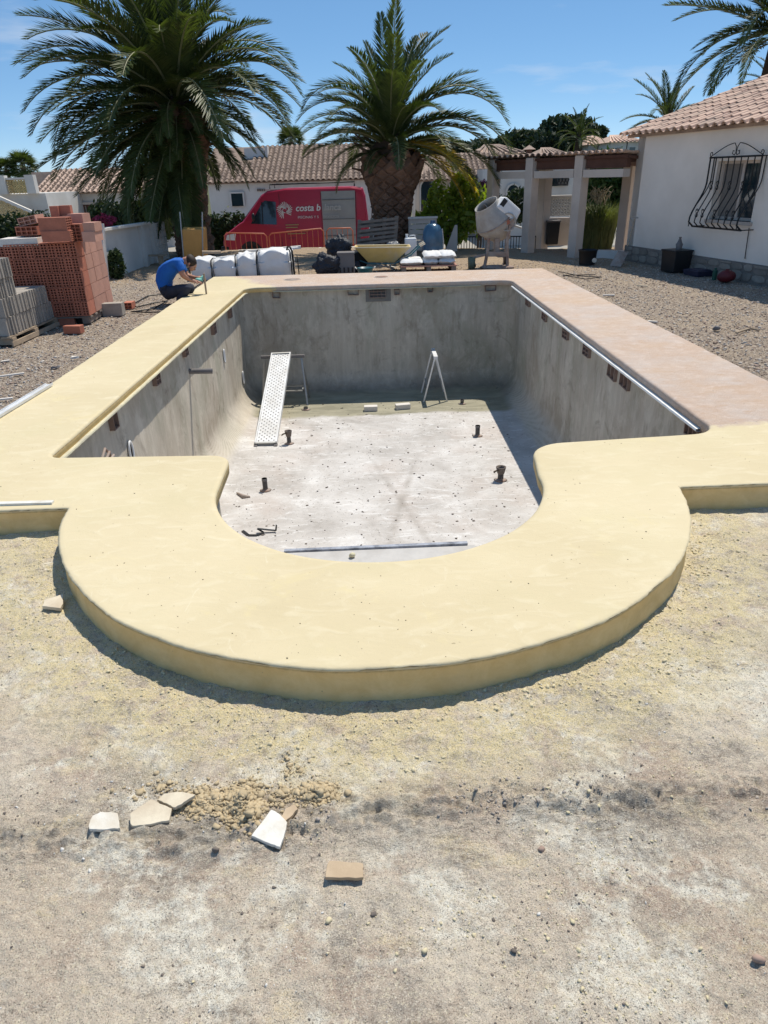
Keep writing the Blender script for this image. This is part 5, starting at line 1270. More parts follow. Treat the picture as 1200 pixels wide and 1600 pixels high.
    for sg in(-1,1): fb.blob(cc_+sidev*sg*.085-crown*.01,(.012,.02,.03),0,.05,1,1,R)
    fb.blob(cc_+look*.098-crown*.058,(.022,.008,.008),0,.02,1,1,R); fb.build('face',MT['skin'],root)
    eb=MB()
    for sg in(-1,1): eb.blob(cc_+look*.096+sidev*sg*.028+crown*.006,(.010,.006,.007),0,.0,1,1,R)
    eb.build('eye',MT['hair'],root)
    for k in (0,1):
        i=2
    # shoes
    for kx in range(2):
        kn=V[[j for j in range(len(V)) if abs(V[j][2]-.05)<1e-6][kx]]
        mb=MB(); mb.lathe([(.001,0),(1,.0),(1,.02),(.85,.05),(.45,.085),(.35,.11)],(kn[0]+.07,kn[1],0),14,sx=.14,sy=.05); mb.build('shoe',MT['tyre'],root)
    return P
PP=person()
tag(MB().blob(PP(310,438,-.03),(.07,.05,.035),0,.3,3,3).blob(PP(315,434,.02),(.045,.04,.03),0,.3,3,8).build('sponge_rag',MT['water']),'wet turquoise rag held at the pool edge in the worker’s hands','rag')
q=PP(320,440,.0); tag(MB().bar(q-[0,0,.25],q+[.0,0,.13],.03,.025).build('stake',MT['wood']),'short upright pale stake beside the worker’s hands','stake')
# ---------------------------------------------------------------- big bags
def bigbag(label,px0,px1,pyt,Y,d,seed,slump=.05,group='white big bags behind the far coping'):
    a=at(px0,436,Y)[0]; b=at(px1,436,Y)[0]; h=at((px0+px1)/2,pyt,Y)[2]; w=b-a; c=(a+b)/2
    t=thing('big_bag',label,'bag',(c,Y+d/2,0),group=group); rg=np.random.RandomState(seed)
    n=14; V=[];F_=[];ids={}
    def vid(i,j,k):
        if (i,j,k) in ids: return ids[(i,j,k)]
        x,y,z=i/n*2-1,j/n*2-1,k/n; bul=.06*math.sin(math.pi*z); rr=1-.10*(abs(x)*abs(y))**3
        px=x*(w/2)*(.97+bul)*rr; py=y*(d/2)*(.97+bul)*rr; pz=z*h
        if z>.6: pz-= slump*(x*x*y*y)+slump*.8*(noise.noise(Vector((x*1.8,y*1.8,seed)))+.3)*(z-.6)/.4
        q=Vector((px*7,py*7,pz*7+seed)); px+=noise.noise(q)*.018; py+=noise.noise(q+Vector((9,0,0)))*.02; pz+=noise.noise(q+Vector((0,9,0)))*.02*(z>.1)
        ids[(i,j,k)]=len(V); V.append((c+px,Y+d/2+py,max(0,pz))); return ids[(i,j,k)]
    for u in range(n):
        for v in range(n):
            F_+= [[vid(u,0,v),vid(u+1,0,v),vid(u+1,0,v+1),vid(u,0,v+1)],[vid(u+1,n,v),vid(u,n,v),vid(u,n,v+1),vid(u+1,n,v+1)],[vid(0,u+1,v),vid(0,u,v),vid(0,u,v+1),vid(0,u+1,v+1)],[vid(n,u,v),vid(n,u+1,v),vid(n,u+1,v+1),vid(n,u,v+1)],[vid(u,v,n),vid(u+1,v,n),vid(u+1,v+1,n),vid(u,v+1,n)]]
    mb=MB(); mb.add(np.array(V),F_,0,True); mb.build('sack',MT['bag'],t)
    for s_ in(-1,1)[:1 if seed<4 else 2]:
        x=c+s_*w*.49; pts=[(x+.01*s_,Y-.02,.0),(x+.012*s_,Y-.02,h*.5),(x,Y-.015,h*.93),(x-.03*s_,Y+.06,h*1.03),(x-.06*s_,Y+.14,h*.99)]
        mb=MB()
        for p,q in zip(pts,pts[1:]): mb.bar(p,q,.026,.008,up=(0,1,0) if abs(q[2]-p[2])>.05 else (0,0,1))
        mb.build('lifting_strap',MT['strap'],t)
    return c,h
bigbag('leftmost white big bag, low and creased beside the worker’s hands',299,333,404,15.35,.8,1,.06)
bigbag('second white big bag from the left with a black strap each side',333,371,404,15.4,.8,2,.07)
b3=bigbag('third big bag from the left, taller, with faint printed lettering',371,404,397,15.45,.75,3,.10)
bigbag('widest and rightmost white big bag with crumpled shiny top',404,457,391,15.5,.85,4,.09)
def text_mesh(body,size,mat,parent,o,ex,ez,depth=.002,name='lettering',shear=0,off=0):
    cu=bpy.data.curves.new('t','FONT'); cu.body=body; cu.size=size; cu.extrude=depth; cu.offset=off; cu.shear=shear; ob=bpy.data.objects.new('t',cu); COL.objects.link(ob)
    dg=bpy.context.evaluated_depsgraph_get(); dg.update(); me=bpy.data.meshes.new_from_object(ob.evaluated_get(dg)); bpy.data.objects.remove(ob)
    me.materials.clear(); me.materials.append(mat); me.name=name; k=link(name,me,parent); ex=V3(ex); ez=V3(ez); ny=np.cross(ex,ez)
    k.matrix_local=basis_mat(V3(o)-np.array(parent.location[:]),ex,ez,ny); return k
bagp=[x for x in bpy.data.objects if x.name.startswith('big_bag') and 'third' in x.get('label','')][0]
for k,(s_,z_) in enumerate((('14',.33),('SACOS',.24),('BIG BAG',.17))):
    pass
# planks across the bag tops
a=at(312,407,15.7); b=at(466,387,16.2); tag(MB().bar(a,b,.16,.035).build('scaffold_board',MT['alu']),'long grey board lying across the tops of the white big bags','plank')
a=at(386,393,16.35); b=at(470,386,16.5); tag(MB().bar(a,b,.13,.06).build('plank',MT['cover']),'shorter pale timber on the right end of the bag tops','plank')
a=at(316,394,16.6); b=at(345,394,16.7); tag(MB().bar(a,b,.2,.05).build('plank',MT['wood']),'short brown board behind the leftmost big bag','plank')
hp0=[at(*q,15.45) for q in((461,436),(459,420),(457,400),(456,392),(453,386),(449,386),(448,391))]
tag(MB().tube(hp0,.022,6).build('rubber_hose',MT['strap']),'bent black rubber hose end standing at the right side of the bags','hose')
tag(MB().tube([at(*q,15.8) for q in((461,432),(459,410),(458,398),(464,398),(466,415),(468,436))],.012,5).tube([at(*q,15.8) for q in((459,408),(465,408))],.01,4).build('wire_stand',MT['iron']),'thin black wire stand right of the white bags','stand')
# ---------------------------------------------------------------- red van
def van():
    Y=25.4; f=at(348,372,Y); r=at(577,372,Y+.2); L_=4.95; x0=f[0]; sc=(r[0]-f[0])/L_; zr=ROADZ
    t=thing('panel_van','dark red panel van with white lettering and roof rack parked on the street','van',(x0+L_*sc/2,Y+1,zr))
    W=1.95; prof=[(.06,.32),(0,.50),(.0,.80),(.08,1.02),(.60,1.36),(.72,1.42),(1.42,2.22),(1.62,2.34),(2.2,2.40),(4.4,2.40),(4.78,2.34),(4.86,2.1),(4.95,1.2),(4.95,.45),(4.85,.36)]
    def X(p): return x0+p*sc
    nP=len(prof); V=[]
    for y,ins in((0,.0),(.05,-.03),(W-.05,-.03),(W,.0)):
        for (px,pz) in prof:
            k=(.05 if y in(0,W) else 0); cx=2.4; 
            zz=pz-(k if pz>2.0 else 0); tum=.10*max(0,(pz-1.3)) ; yy=Y+y+(tum if y<1 else -tum)
            V.append((X(px+(k if px<1 else -k if px>4.5 else 0)),yy,zr+zz))
    # wheel arches: cut the side polygon by building it as strips
    mb=MB(); F_=[]
    for l in range(3):
        for i in range(nP): j=(i+1)%nP; F_.append((l*nP+i,l*nP+j,(l+1)*nP+j,(l+1)*nP+i))
    F_.append(tuple(range(nP))); F_.append(tuple(range(3*nP,4*nP))[::-1])
    mb.add(np.array(V),F_); mb.build('body',MT['red'],t)
    def side(px,pz,o=.004): return np.array([X(px),Y+.10*max(0,pz-1.3)-o,zr+pz])
    def patch(poly,mat,name,o0=.004,parent=None,th=.012):
        a=[side(px,pz,o0) for px,pz in poly]; b=[side(px,pz,o0-th) for px,pz in poly]; n=len(a)
        m_=MB(); m_.add(np.array(a+b),[tuple(range(n)),tuple(range(n,2*n))[::-1]]+[(i,n+i,n+(i+1)%n,(i+1)%n) for i in range(n)]); return m_.build(name,mat,t)
    patch([(1.0,1.35),(1.86,1.30),(1.88,2.0),(1.52,2.05),(1.42,1.98)],MT['glass'],'side_window',.008)
    MB().bar(side(1.40,1.32,.02),side(1.42,2.0,.02),.03,.03).build('window_post',MT['black'],t)
    # windscreen
    m_=MB(); m_.add(np.array([(X(.72)-.01,Y+.14,zr+1.45),(X(.72)-.01,Y+W-.14,zr+1.45),(X(1.40)-.015,Y+W-.2,zr+2.20),(X(1.40)-.015,Y+.2,zr+2.20)]),[(0,1,2,3)]); m_.build('windscreen',MT['glass'],t)
    # silver grey patch over the sliding door area of the red side
    patch([(3.42,.62),(4.50,.62),(4.52,2.28),(3.40,2.28)],MT['silver'],'side_door',.012)
    for z in(.9,1.42,2.02): MB().bar(side(3.42,z,.02),side(4.5,z,.02),.012,.012).build('door_seam',MT['black'],t)
    for x in(2.0,3.38,4.54): MB().bar(side(x,.6,.007),side(x,2.25,.007),.01,.012).build('panel_seam',MT['black'],t)
    # grey reflective lower panel + arch
    for wx in(.92,4.02):
        c=np.array([X(wx),Y+.02,zr+.34]); 
        k=[(wx+.42*math.cos(math.pi*i/10),.34+.46*math.sin(math.pi*i/10)) for i in range(11)]; patch(k,MT['black'],'wheel_arch',.018)
        for yy in(Y-.02,Y+W-.2):
            w_=MB().cyl((c[0],yy,c[2]),(c[0],yy+.22,c[2]),.335,n=24).build('wheel',MT['tyre'],t)
            mm=MB().cyl((c[0],yy-.012,c[2]),(c[0],yy,c[2]),.2,n=16).build('rim',MT['steel'],t)
    MB().box((X(.05),Y+W/2,zr+.5),(.28,W+.02,.32)).build('bumper',MT['black'],t,bevel=.04)
    patch([(.10,.86),(.42,.84),(.46,1.06),(.16,1.02)],MT['bag'],'headlight',.012)
    MB().blob(side(1.12,1.55,.13),(.06,.07,.14),0,.02,2,1).build('mirror',MT['black'],t)
    MB().box((X(4.99),Y+W/2,zr+.6),(.1,W*.95,.18)).build('rear_bumper',MT['black'],t)
    # livery
    wl=M('white_lettering',(.75,.74,.72),.5,.03,5,bs=0); wf=M('grey_lettering',(.47,.47,.45),.5,.03,5,bs=0); gold=M('gold_lettering',(.42,.28,.12),.5,.05,5,bs=0)
    text_mesh('costa b',.285,wl,t,side(2.52,1.70,.016)-[0,0,.0],(sc,0,0),(0,.10,.995),shear=.18,off=.006)
    text_mesh('lanca',.285,wf,t,side(3.47,1.70,.03),(sc*.98,0,0),(0,.10,.995),shear=.18,off=.006)
    text_mesh('PISCINAS Y S',.11,wl,t,side(2.58,1.47,.016),(sc*1.12,0,0),(0,.1,.995))
    text_mesh('ERVICIOS',.11,wf,t,side(3.44,1.47,.03),(sc*1.12,0,0),(0,.1,.995))
    cl=side(2.16,1.73,.016); mb=MB()
    for i in range(26):
        a=2*math.pi*i/26; r0=.10+.04*math.sin(3*a); r1=.25+.02*math.cos(5*a); 
        if -2.0<a-2*math.pi*(a>math.pi)<-1.1: continue
        d=np.array([math.cos(a+.35),0,math.sin(a+.35)]); d2=np.array([math.cos(a),0,math.sin(a)])
        mb.bar(cl+d2*r0*np.array([sc,1,1]),cl+d*r1*np.array([sc,1,1]),.004,.022,up=(0,0,1))
    mb.tube([cl+np.array([.07*math.cos(a)*sc,-.0,.07*math.sin(a)]) for a in np.linspace(.5,5,10)],.012,4); mb.build('logo',wl,t)
    for k,(a_,b_,z) in enumerate(((2.16,2.6,1.28),(2.16,2.56,1.20),(2.16,2.9,1.08),(2.2,2.8,1.0),(2.22,2.5,.86))): MB().bar(side(a_,z,.014),side(b_,z,.014),.004,.03).build('small_print',gold if k<4 else MT['pink'],t)
    # rack
    for yy in(Y+.3,Y+W-.3): MB().tube([(X(1.7),yy,zr+2.40),(X(1.7),yy,zr+2.52),(X(4.5),yy,zr+2.54),(X(4.5),yy,zr+2.40)],.02,6).build('rack_rail',MT['iron'],t)
    for k in range(5): MB().bar((X(1.8+.66*k),Y+.28,zr+2.53),(X(1.8+.66*k),Y+W-.28,zr+2.53),.03,.03).build('rack_bar',MT['iron'],t)
    MB().bar((X(1.55),Y+.16,zr+2.37),(X(4.72),Y+.18,zr+2.37),.03,.03).build('gutter',M('pink_gutter',(.5,.3,.3),.5,.2,3),t)
    # ladder on the rear
    for yy in(Y+.25,Y+.65): MB().tube([(X(5.02),yy,zr+.8),(X(5.08),yy,zr+1.7),(X(4.95),yy,zr+2.35)],.018,5).build('ladder_rail',MT['iron'],t)
    for k in range(5): MB().bar((X(5.06),Y+.25,zr+.9+.3*k),(X(5.06),Y+.65,zr+.9+.3*k),.02,.02).build('ladder_rung',MT['iron'],t)
van()
# ---------------------------------------------------------------- orange barriers
def barrier(label,pa,pb,Y,base=None):
    a=at(pa[0],pa[1],Y); b=at(pb[0],pb[1],Y); t=thing('barrier',label,'barrier',((a[0]+b[0])/2,Y,ROADZ),group='orange site barriers in front of the van')
    zt=(a[2]+b[2])/2; zt=a[2]; pts=[(a[0],Y,ROADZ+.12),(a[0],Y,a[2]-.08),(a[0]+.08,Y,a[2]),(b[0]-.08,Y,b[2]),(b[0],Y,b[2]-.08),(b[0],Y,ROADZ+.12)]
    MB().tube(pts,.022,6).tube([pts[0],pts[-1]],.02,6).build('frame',MT['orange'],t); n=int((b[0]-a[0])/.16)
    for k in range(1,n):
        f=k/n; x=a[0]+(b[0]-a[0])*f; MB().cyl((x,Y,ROADZ+.12),(x,Y,a[2]+(b[2]-a[2])*f),.009,n=5).build('bar',MT['orange'],t)
    for x in(a[0]+.15,b[0]-.15): MB().bar((x,Y-.25,ROADZ+.02),(x,Y+.25,ROADZ+.02),.04,.03).bar((x,Y,ROADZ+.02),(x,Y,ROADZ+.14),.03,.03).build('foot',MT['orange'],t)
barrier('leftmost orange barrier, in front of the van bonnet',(350,364),(416,365),23.9)
barrier('middle orange barrier in front of the van lettering',(420,365),(505,357),23.95)
barrier('rightmost orange barrier in front of the silver grey van side patch',(510,357),(551,356),23.9)
# ---------------------------------------------------------------- wheelbarrow stood on end
def barrow_up():
    Y=17.6; t=thing('wheelbarrow','ochre wheelbarrow stood on its nose against the big palm, handles up','wheelbarrow',(at(300,400,Y)[0],Y,0))
    a=at(284,358,Y); b=at(317,358,Y); c=at(285,402,Y); d=at(319,402,Y)
    mb=MB(); o=np.array([0,.28,0]); k=.03
    v=[c,d,b,a,c+o*1+[-k,0,-k],d+o+[k,0,-k],b+o+[k,0,k],a+o+[-k,0,k]]
    mb.add(np.array(v),[(0,1,2,3),(0,4,5,1),(1,5,6,2),(2,6,7,3),(3,7,4,0)]); ob=mb.build('tray',MT['ochre'],t,bevel=.03)
    for (p,q) in(((287,404),(281,331)),((317,404),(316,331))):
        MB().tube([at(*p,Y-.03)+[0,0,-.3],at(*p,Y-.04),at(*q,Y+.05)],.016,6).build('handle',MT['steel'],t)
    w=at(302,412,Y); MB().lathe([(.02,-.03),(.15,-.035),(.175,0),(.15,.035),(.02,.03)],(w[0],Y+.1,.18),16,R=rotm(0,R_(90),0)).build('wheel',MT['tyre'],t)
barrow_up()
# ---------------------------------------------------------------- pallet standing by the palm
def stand_pallet():
    Y=18.4; t=thing('pallet','weathered pallet standing on edge against the shorter palm trunk','pallet',(at(588,385,Y)[0],Y,0))
    q=[at(557,386,Y),at(618,378,Y),at(622,338,Y+.1),at(560,344,Y+.1)]
    for k in range(6):
        f=(k+.5)/6; a=q[0]+(q[3]-q[0])*f; b=q[1]+(q[2]-q[1])*f; MB().bar(a+[0,-.03,0],b+[0,-.03,0],.022,.058,up=(0,0,1)).build('slat',MT['greywood'],t)
    for f in(.03,.35,.66,.97):
        a=q[0]+(q[1]-q[0])*f; b=q[3]+(q[2]-q[3])*f; MB().bar(a+[0,.04,-.2],b+[0,.04,0],.09,.09).build('bearer',MT['greywood'],t)
    for k in range(3):
        f=(k+.5)/3; a=q[0]+(q[3]-q[0])*f; b=q[1]+(q[2]-q[1])*f; MB().bar(a+[0,.10,0],b+[0,.10,0],.022,.1).build('back_slat',MT['greywood'],t)
stand_pallet()
# dark heaps, crate
def heap(name,label,cat,px,py,Y,r,mat,seed,jit=.35):
    c=at(px,py,Y); mb=MB().blob((0,0,0),(1,1,1),0,.12,5,seed); v=mb.v[0]; out=[]
    for p in v:
        q=Vector(p*1.5+seed); k=1+.30*noise.noise(q)+.16*abs(noise.noise(q*2.6))+.10*noise.noise(q*5)-.08*abs(noise.noise(q*7)); z=p[2]*k
        out.append((p[0]*k*r[0],p[1]*k*r[1],(max(z,-.75) if z<0 else z*(1-.25*noise.noise(q*.8)))*r[2]))
    mb.v[0]=np.array(out); o=mb.build(name,mat); o.location=(c[0],Y,max(c[2],r[2]*.75)); tag(o,label,cat)
heap('tarpaulin','crumpled dark blue tarpaulin heap left of the grey crate','tarpaulin',512,415,15.6,(.28,.22,.24),MT['cotton'],3)
heap('work_jacket','black work jacket bundled on top behind the grey crate','jacket',530,388,16.3,(.26,.2,.26),MT['cotton'],5,.4)
heap('plastic_bag','grey plastic sack slumped against the standing pallet','bag',614,392,17.2,(.2,.16,.2),M('grey_polythene',(.14,.15,.17),.4,.2,5,bs=.4),6,.4)
heap('tool_bag','dark tool bag on the ground under the wheelbarrow','bag',548,418,15.9,(.2,.15,.14),MT['cotton'],9,.3)
cx=thing('crate','grey crate standing in front of the black jacket','crate',(at(540,420,15.5)[0],15.5,0)); a=at(527,397,15.5); b=at(553,397,15.5)
MB().box(((a[0]+b[0])/2,15.7,a[2]/2),(b[0]-a[0],.35,a[2])).build('body',MT['greybox'],cx,bevel=.012)
for k in range(4): MB().box((a[0]+(b[0]-a[0])*(k+.5)/4,15.515,.1),(.035,.02,.1)).build('slot',MT['black'],cx)
MB().box(((a[0]+b[0])/2,15.7,a[2]+.005),(b[0]-a[0]+.02,.37,.03)).build('rim',MT['greybox'],cx)
# ---------------------------------------------------------------- yellow wheelbarrow
def barrow():
    Y=15.9; t=thing('wheelbarrow','cream and yellow wheelbarrow standing behind the far coping, handles to the right','wheelbarrow',(at(597,430,Y)[0],Y+.25,0))
    zt=at(597,386,Y)[2]; xa=at(554,386,Y)[0]; xb=at(642,388,Y)[0]; xl=at(575,408,Y)[0]; xr=at(617,410,Y)[0]; zb=at(596,410,Y)[2]; W=.56
    V=[(xa,Y,zt),(xb,Y,zt-.02),(xb,Y+W,zt-.02),(xa,Y+W,zt),(xl,Y+.13,zb),(xr,Y+.13,zb-.02),(xr,Y+W-.13,zb-.02),(xl,Y+W-.13,zb)]; V=np.array(V); c=V.mean(0)
    I=V+(c-V)*.04; I[:,2]=V[:,2]+.012; mb=MB()
    mb.add(np.vstack([V,I]),[(0,4,5,1),(1,5,6,2),(2,6,7,3),(3,7,4,0),(4,7,6,5),(8,9,13,12),(9,10,14,13),(10,11,15,14),(11,8,12,15),(12,13,14,15),(0,1,9,8),(1,2,10,9),(2,3,11,10),(3,0,8,11)])
    mb.build('tray',MT['yellow'],t,bevel=.012)
    rim_=[V[0],V[1],V[2],V[3]]; MB().tube(rim_,.014,6,closed=True).build('rim',M('cement_dusted_cream',(.66,.58,.42),.7,.1,6),t)
    for yy in(Y+.1,Y+W-.1):
        a=at(664,381,Y); MB().tube([(xl-.2,Y+W/2,.22),(xl,yy,zb-.03),(xr,yy,zb-.05),(xb,yy-.02*(yy<Y+.3),zb+.12),(a[0]-.1,yy,a[2]-.05),(a[0],yy,a[2])],.016,6).build('frame_tube',MT['teal'],t)
        MB().cyl((a[0]-.1,yy,a[2]-.05),(a[0]+.01,yy,a[2]+.005),.021,n=8).build('grip',MT['tilec'],t)
        MB().tube([(xl+.18,yy,zb-.04),(xr+.02,yy,.02),(xr-.08,yy,.02),(xr-.1,yy,zb-.05)],.014,6).build('leg',MT['steel'],t)
    wl_=MB().lathe([(.05,-.03),(.15,-.04),(.19,-.02),(.19,.02),(.15,.04),(.05,.03)],(xl-.2,Y+W/2,.2),20,R=rotm(R_(90),0,0)).build('wheel',MT['tyre'],t)
barrow()
def bucket(name,label,px,pyb,pyt,Y,w,mat,taper=.8,handle=True,badge=None):
    c=at(px,pyb,Y); h=at(px,pyt,Y)[2]-max(0,c[2])*0; t=thing(name,label,'bucket',(c[0],Y,0)); r=w/2
    MB().lathe([(r*taper,0),(r,h),(r*1.06,h),(r*1.06,h-.02),(r*1.0,h-.025)][:3]+[(r*.96,h),(r*taper*.95,.02),(.001,.02)],(c[0],Y,0),20,caps=False).build('tub',mat,t)
    MB().tube([(c[0]+r*1.03*math.cos(a),Y+r*1.03*math.sin(a),h-.01) for a in np.linspace(0,2*math.pi,20)[:-1]],.009,5,closed=True).build('rim',mat,t)
    if handle:
        for s_ in(-1,1): MB().tube([(c[0]+s_*r*1.03,Y-.05,h-.02),(c[0]+s_*(r+.04),Y-.04,h+.01),(c[0]+s_*(r+.04),Y+.04,h+.01),(c[0]+s_*r*1.03,Y+.05,h-.02)],.01,5).build('handle',MT['tilew'] if mat is MT['teal'] else mat,t)
    return c,h,t,r
bucket('bucket','teal rubber bucket in front of the yellow wheelbarrow',571,430,418,15.0,.33,MT['teal'])
# sacks on a pallet
sp=thing('pallet','small brown pallet under the white cement sacks','pallet',(at(668,425,15.7)[0],15.7,0))
xa=at(626,424,15.6)[0]; xb=at(714,424,15.6)[0]
for k in range(5): MB().box(((xa+xb)/2,15.62+k*.16,.12),(xb-xa,.11,.022)).build('board',MT['brickp'],sp)
for k in range(3): MB().box((xa+.07+(xb-xa-.14)*k/2,15.95,.055),(.1,.75,.10)).build('block_bearer',MT['greywood'],sp)
def sack(label,px,Y,z,w,d,seed):
    c=at(px,400,Y)[0]; rg=np.random.RandomState(seed); n=12; V=[];F_=[]
    for s_ in (1,-1):
        for i in range(n+1):
            for j in range(n+1):
                x=i/n*2-1;y=j/n*2-1; e_=max(0,(1-x**6)*(1-y**6))**.5; V.append((c+x*w/2,Y+d/2+y*d/2,z+.065+s_*.065*e_+noise.noise(Vector((x*2.5,y*2.5,seed)))*.022))
    m_=(n+1)**2
    for i in range(n):
        for j in range(n):
            a=i*(n+1)+j; F_.append((a,a+n+1,a+n+2,a+1)); F_.append((m_+a,m_+a+1,m_+a+n+2,m_+a+n+1))
    o=MB().add(np.array(V),F_,0,True).build('cement_sack',MT['bag']); tag(o,label,'sack','white cement sacks on the small pallet')
sack('lower left white cement sack on the small pallet, nearest the wheelbarrow',644,15.6,.13,.5,.7,1)
sack('middle bottom white cement sack of the taller pile',674,15.62,.13,.32,.7,2)
sack('bottom right white cement sack at the pallet end',699,15.62,.13,.38,.7,3)
sack('top left white cement sack on the taller pile',677,15.62,.25,.40,.7,4)
sack('top right white cement sack on the taller pile',700,15.64,.25,.36,.7,5)
# jerrycan and drum
a=at(633,405,16.9); b=at(651,405,16.9); zt=at(642,372,16.9)[2]; jc=thing('jerrycan','tall white plastic jerrycan behind the cement sacks','jerrycan',((a[0]+b[0])/2,16.9,0))
MB().box(((a[0]+b[0])/2,17.0,zt/2),(b[0]-a[0],.24,zt)).build('body',MT['plastic_w'],jc,bevel=.03)
x=a[0]+.05; MB().cyl((x,17,zt-.01),(x,17,zt+.05),.03).build('neck',MT['plastic_w'],jc); MB().cyl((x,17,zt+.05),(x,17,zt+.08),.036).build('cap',MT['plastic_w'],jc)
MB().tube([(b[0]-.03,17,zt-.02),(b[0]-.03,17,zt+.05),(a[0]+.12,17,zt+.05),(a[0]+.12,17,zt-.02)],.014,6).build('handle',MT['plastic_w'],jc)
c=at(676,390,18.0); zt=at(676,349,18.0)[2]; wr=(at(692,380,18)[0]-at(660,380,18)[0])/2; dr=thing('water_drum','translucent blue water drum with rounded shoulders behind the sacks','drum',(c[0],18,0))
bl=M('blue_water_plastic',(.07,.16,.26),.25,.25,2,bs=0,spec=.6)
MB().lathe([(wr*.9,0),(wr,.04),(wr,.3),(wr*.98,.32),(wr,.34),(wr,zt*.62),(wr*.93,zt*.8),(wr*.7,zt*.94),(wr*.35,zt),(.06,zt+.005)],(c[0],18,0),24).build('body',bl,dr)
MB().cyl((c[0],18,zt),(c[0],18,zt+.07),.06).build('cap',MT['blue'],dr)
MB().tube([(c[0]+wr*.99,17.95,.1),(c[0]+wr*1.04,17.95,zt*.5),(c[0]+wr*.9,17.95,zt*.85)],.012,5).build('seam',MT['plastic_w'],dr)
# ---------------------------------------------------------------- cement mixer
def mixer():
    Y=16.2; c=at(776,342,Y); t=thing('cement_mixer','cement caked mixer on legs with tilted drum, left of the pergola column','cement mixer',(c[0],Y,0))
    P=lambda px,py,dy=0: at(px,py,Y+dy)
    ax=np.array([-.50,-.22,.84]); ax/=np.linalg.norm(ax); _,s_,u_=frame(ax); R=np.array([s_,u_,ax]).T
    dc=P(772,346)
    MB().lathe([(.02,-.40),(.17,-.40),(.20,-.38),(.385,-.10),(.395,-.06),(.395,.05),(.385,.08),(.30,.30),(.255,.40),(.265,.42),(.25,.42),(.235,.38),(.28,.29)],dc,28,R=R,caps=False).build('drum',MT['mixer'],t)
    MB().cyl(dc-ax*.40,dc-ax*.44,.12,.08,12).build('drum_boss',MT['mixerf'],t)
    rm=MB(); rm.tube([dc+R@np.array([.40*math.cos(a),.40*math.sin(a),0]) for a in np.linspace(0,2*math.pi,28)[:-1]],.018,6,closed=True); rm.build('ring_gear',MT['mixerf'],t)
    md=MB(); 
    for k in range(3):
        a=2.1*k+.4; md.bar(dc+R@np.array([.25*math.cos(a),.25*math.sin(a),.36]),dc+R@np.array([.1*math.cos(a+.8),.1*math.sin(a+.8),.05]),.08,.012)
    md.build('blade',MT['mixerf'],t)
    MB().lathe([(.001,.20),(.24,.20)],dc,20,R=R,caps=False).build('drum_mix',MT['darkwood'],t)
    # white motor hood, upper right
    R2=rotm(0,R_(38),R_(10)); h=P(792,327,-.1); MB().box(h,(.56,.40,.30),R2,taper=.86).build('motor_hood',MT['bag'],t,bevel=.05)
    MB().box(h+R2@np.array([-.20,-.185,.02]),(.10,.012,.16),R2).build('vent',MT['black'],t)
    wc=P(793,347,-.30); MB().tube([wc+np.array([.175*math.cos(a),0,.175*math.sin(a)]) for a in np.linspace(0,2*math.pi,26)[:-1]],.016,6,closed=True).build('handwheel',MT['mixer'],t)
    for k in range(3):
        a=2*math.pi*k/3+.5; MB().bar(wc,wc+np.array([.17*math.cos(a),0,.17*math.sin(a)]),.025,.02).build('spoke',MT['mixer'],t)
    MB().cyl(wc+[0,-.03,0],wc+[0,.25,0],.05,n=12).build('hub',MT['brick'],t)
    MB().box(P(796,350,-.2),(.16,.16,.22),jit=.01).build('gearbox',MT['mixerf'],t)
    MB().cyl(P(803,352,-.1),P(815,356,-.1),.02).build('tilt_lever',MT['steel'],t)
    # frame
    for pts,dy in((((797,352),(792,375),(793,416)),-.28),(((764,372),(762,392),(757,405)),-.28),(((797,355),(792,378),(788,408)),.30)):
        q=[P(*p,dy) for p in pts]; q[-1][2]=.0; MB().tube(q,.035,8).build('leg',MT['mixerf'],t)
    MB().bar(P(761,397,-.28),P(793,397,-.28),.06,.10).build('cross_beam',MT['mixerf'],t)
    MB().bar(P(776,372,-.1),P(776,396,-.1),.22,.10).build('yoke_post',MT['mixerf'],t)
    MB().bar(P(757,372,0),P(797,370,0),.10,.08).build('yoke',MT['mixerf'],t)
    MB().bar(P(758,398,-.28),P(741,402,-.25),.05,.05).build('tow_bar',MT['mixerf'],t)
    w=P(739,404,-.25); MB().lathe([(.02,-.03),(.10,-.04),(.12,0),(.10,.04),(.02,.03)],(w[0],w[1],.12),14,R=rotm(0,R_(70),0)).build('wheel',MT['tyre'],t)
    w=P(790,408,.3); MB().lathe([(.02,-.03),(.12,-.04),(.14,0),(.12,.04),(.02,.03)],(w[0],w[1],.14),14,R=rotm(0,R_(90),0)).build('wheel',MT['tyre'],t)
    c2=P(737,405,-.35); tag(MB().lathe([(.001,0),(.07,0),(.085,.24),(.078,.24),(.065,.02),(.001,.02)],(c2[0],c2[1],0),14,caps=False).build('paint_tin',M('green_grey_tin',(.12,.15,.11),.6,.2,5)),'small greenish tin standing left of the mixer legs','tin')
    g=P(778,412,-.2); tag(MB().blob((0,0,0),(.34,.28,.05),0,.3,3,4).build('mortar_spill',MT['mixerf']),'low dried mortar spill under the cement mixer','mortar').location=(g[0],g[1],.0)
mixer()
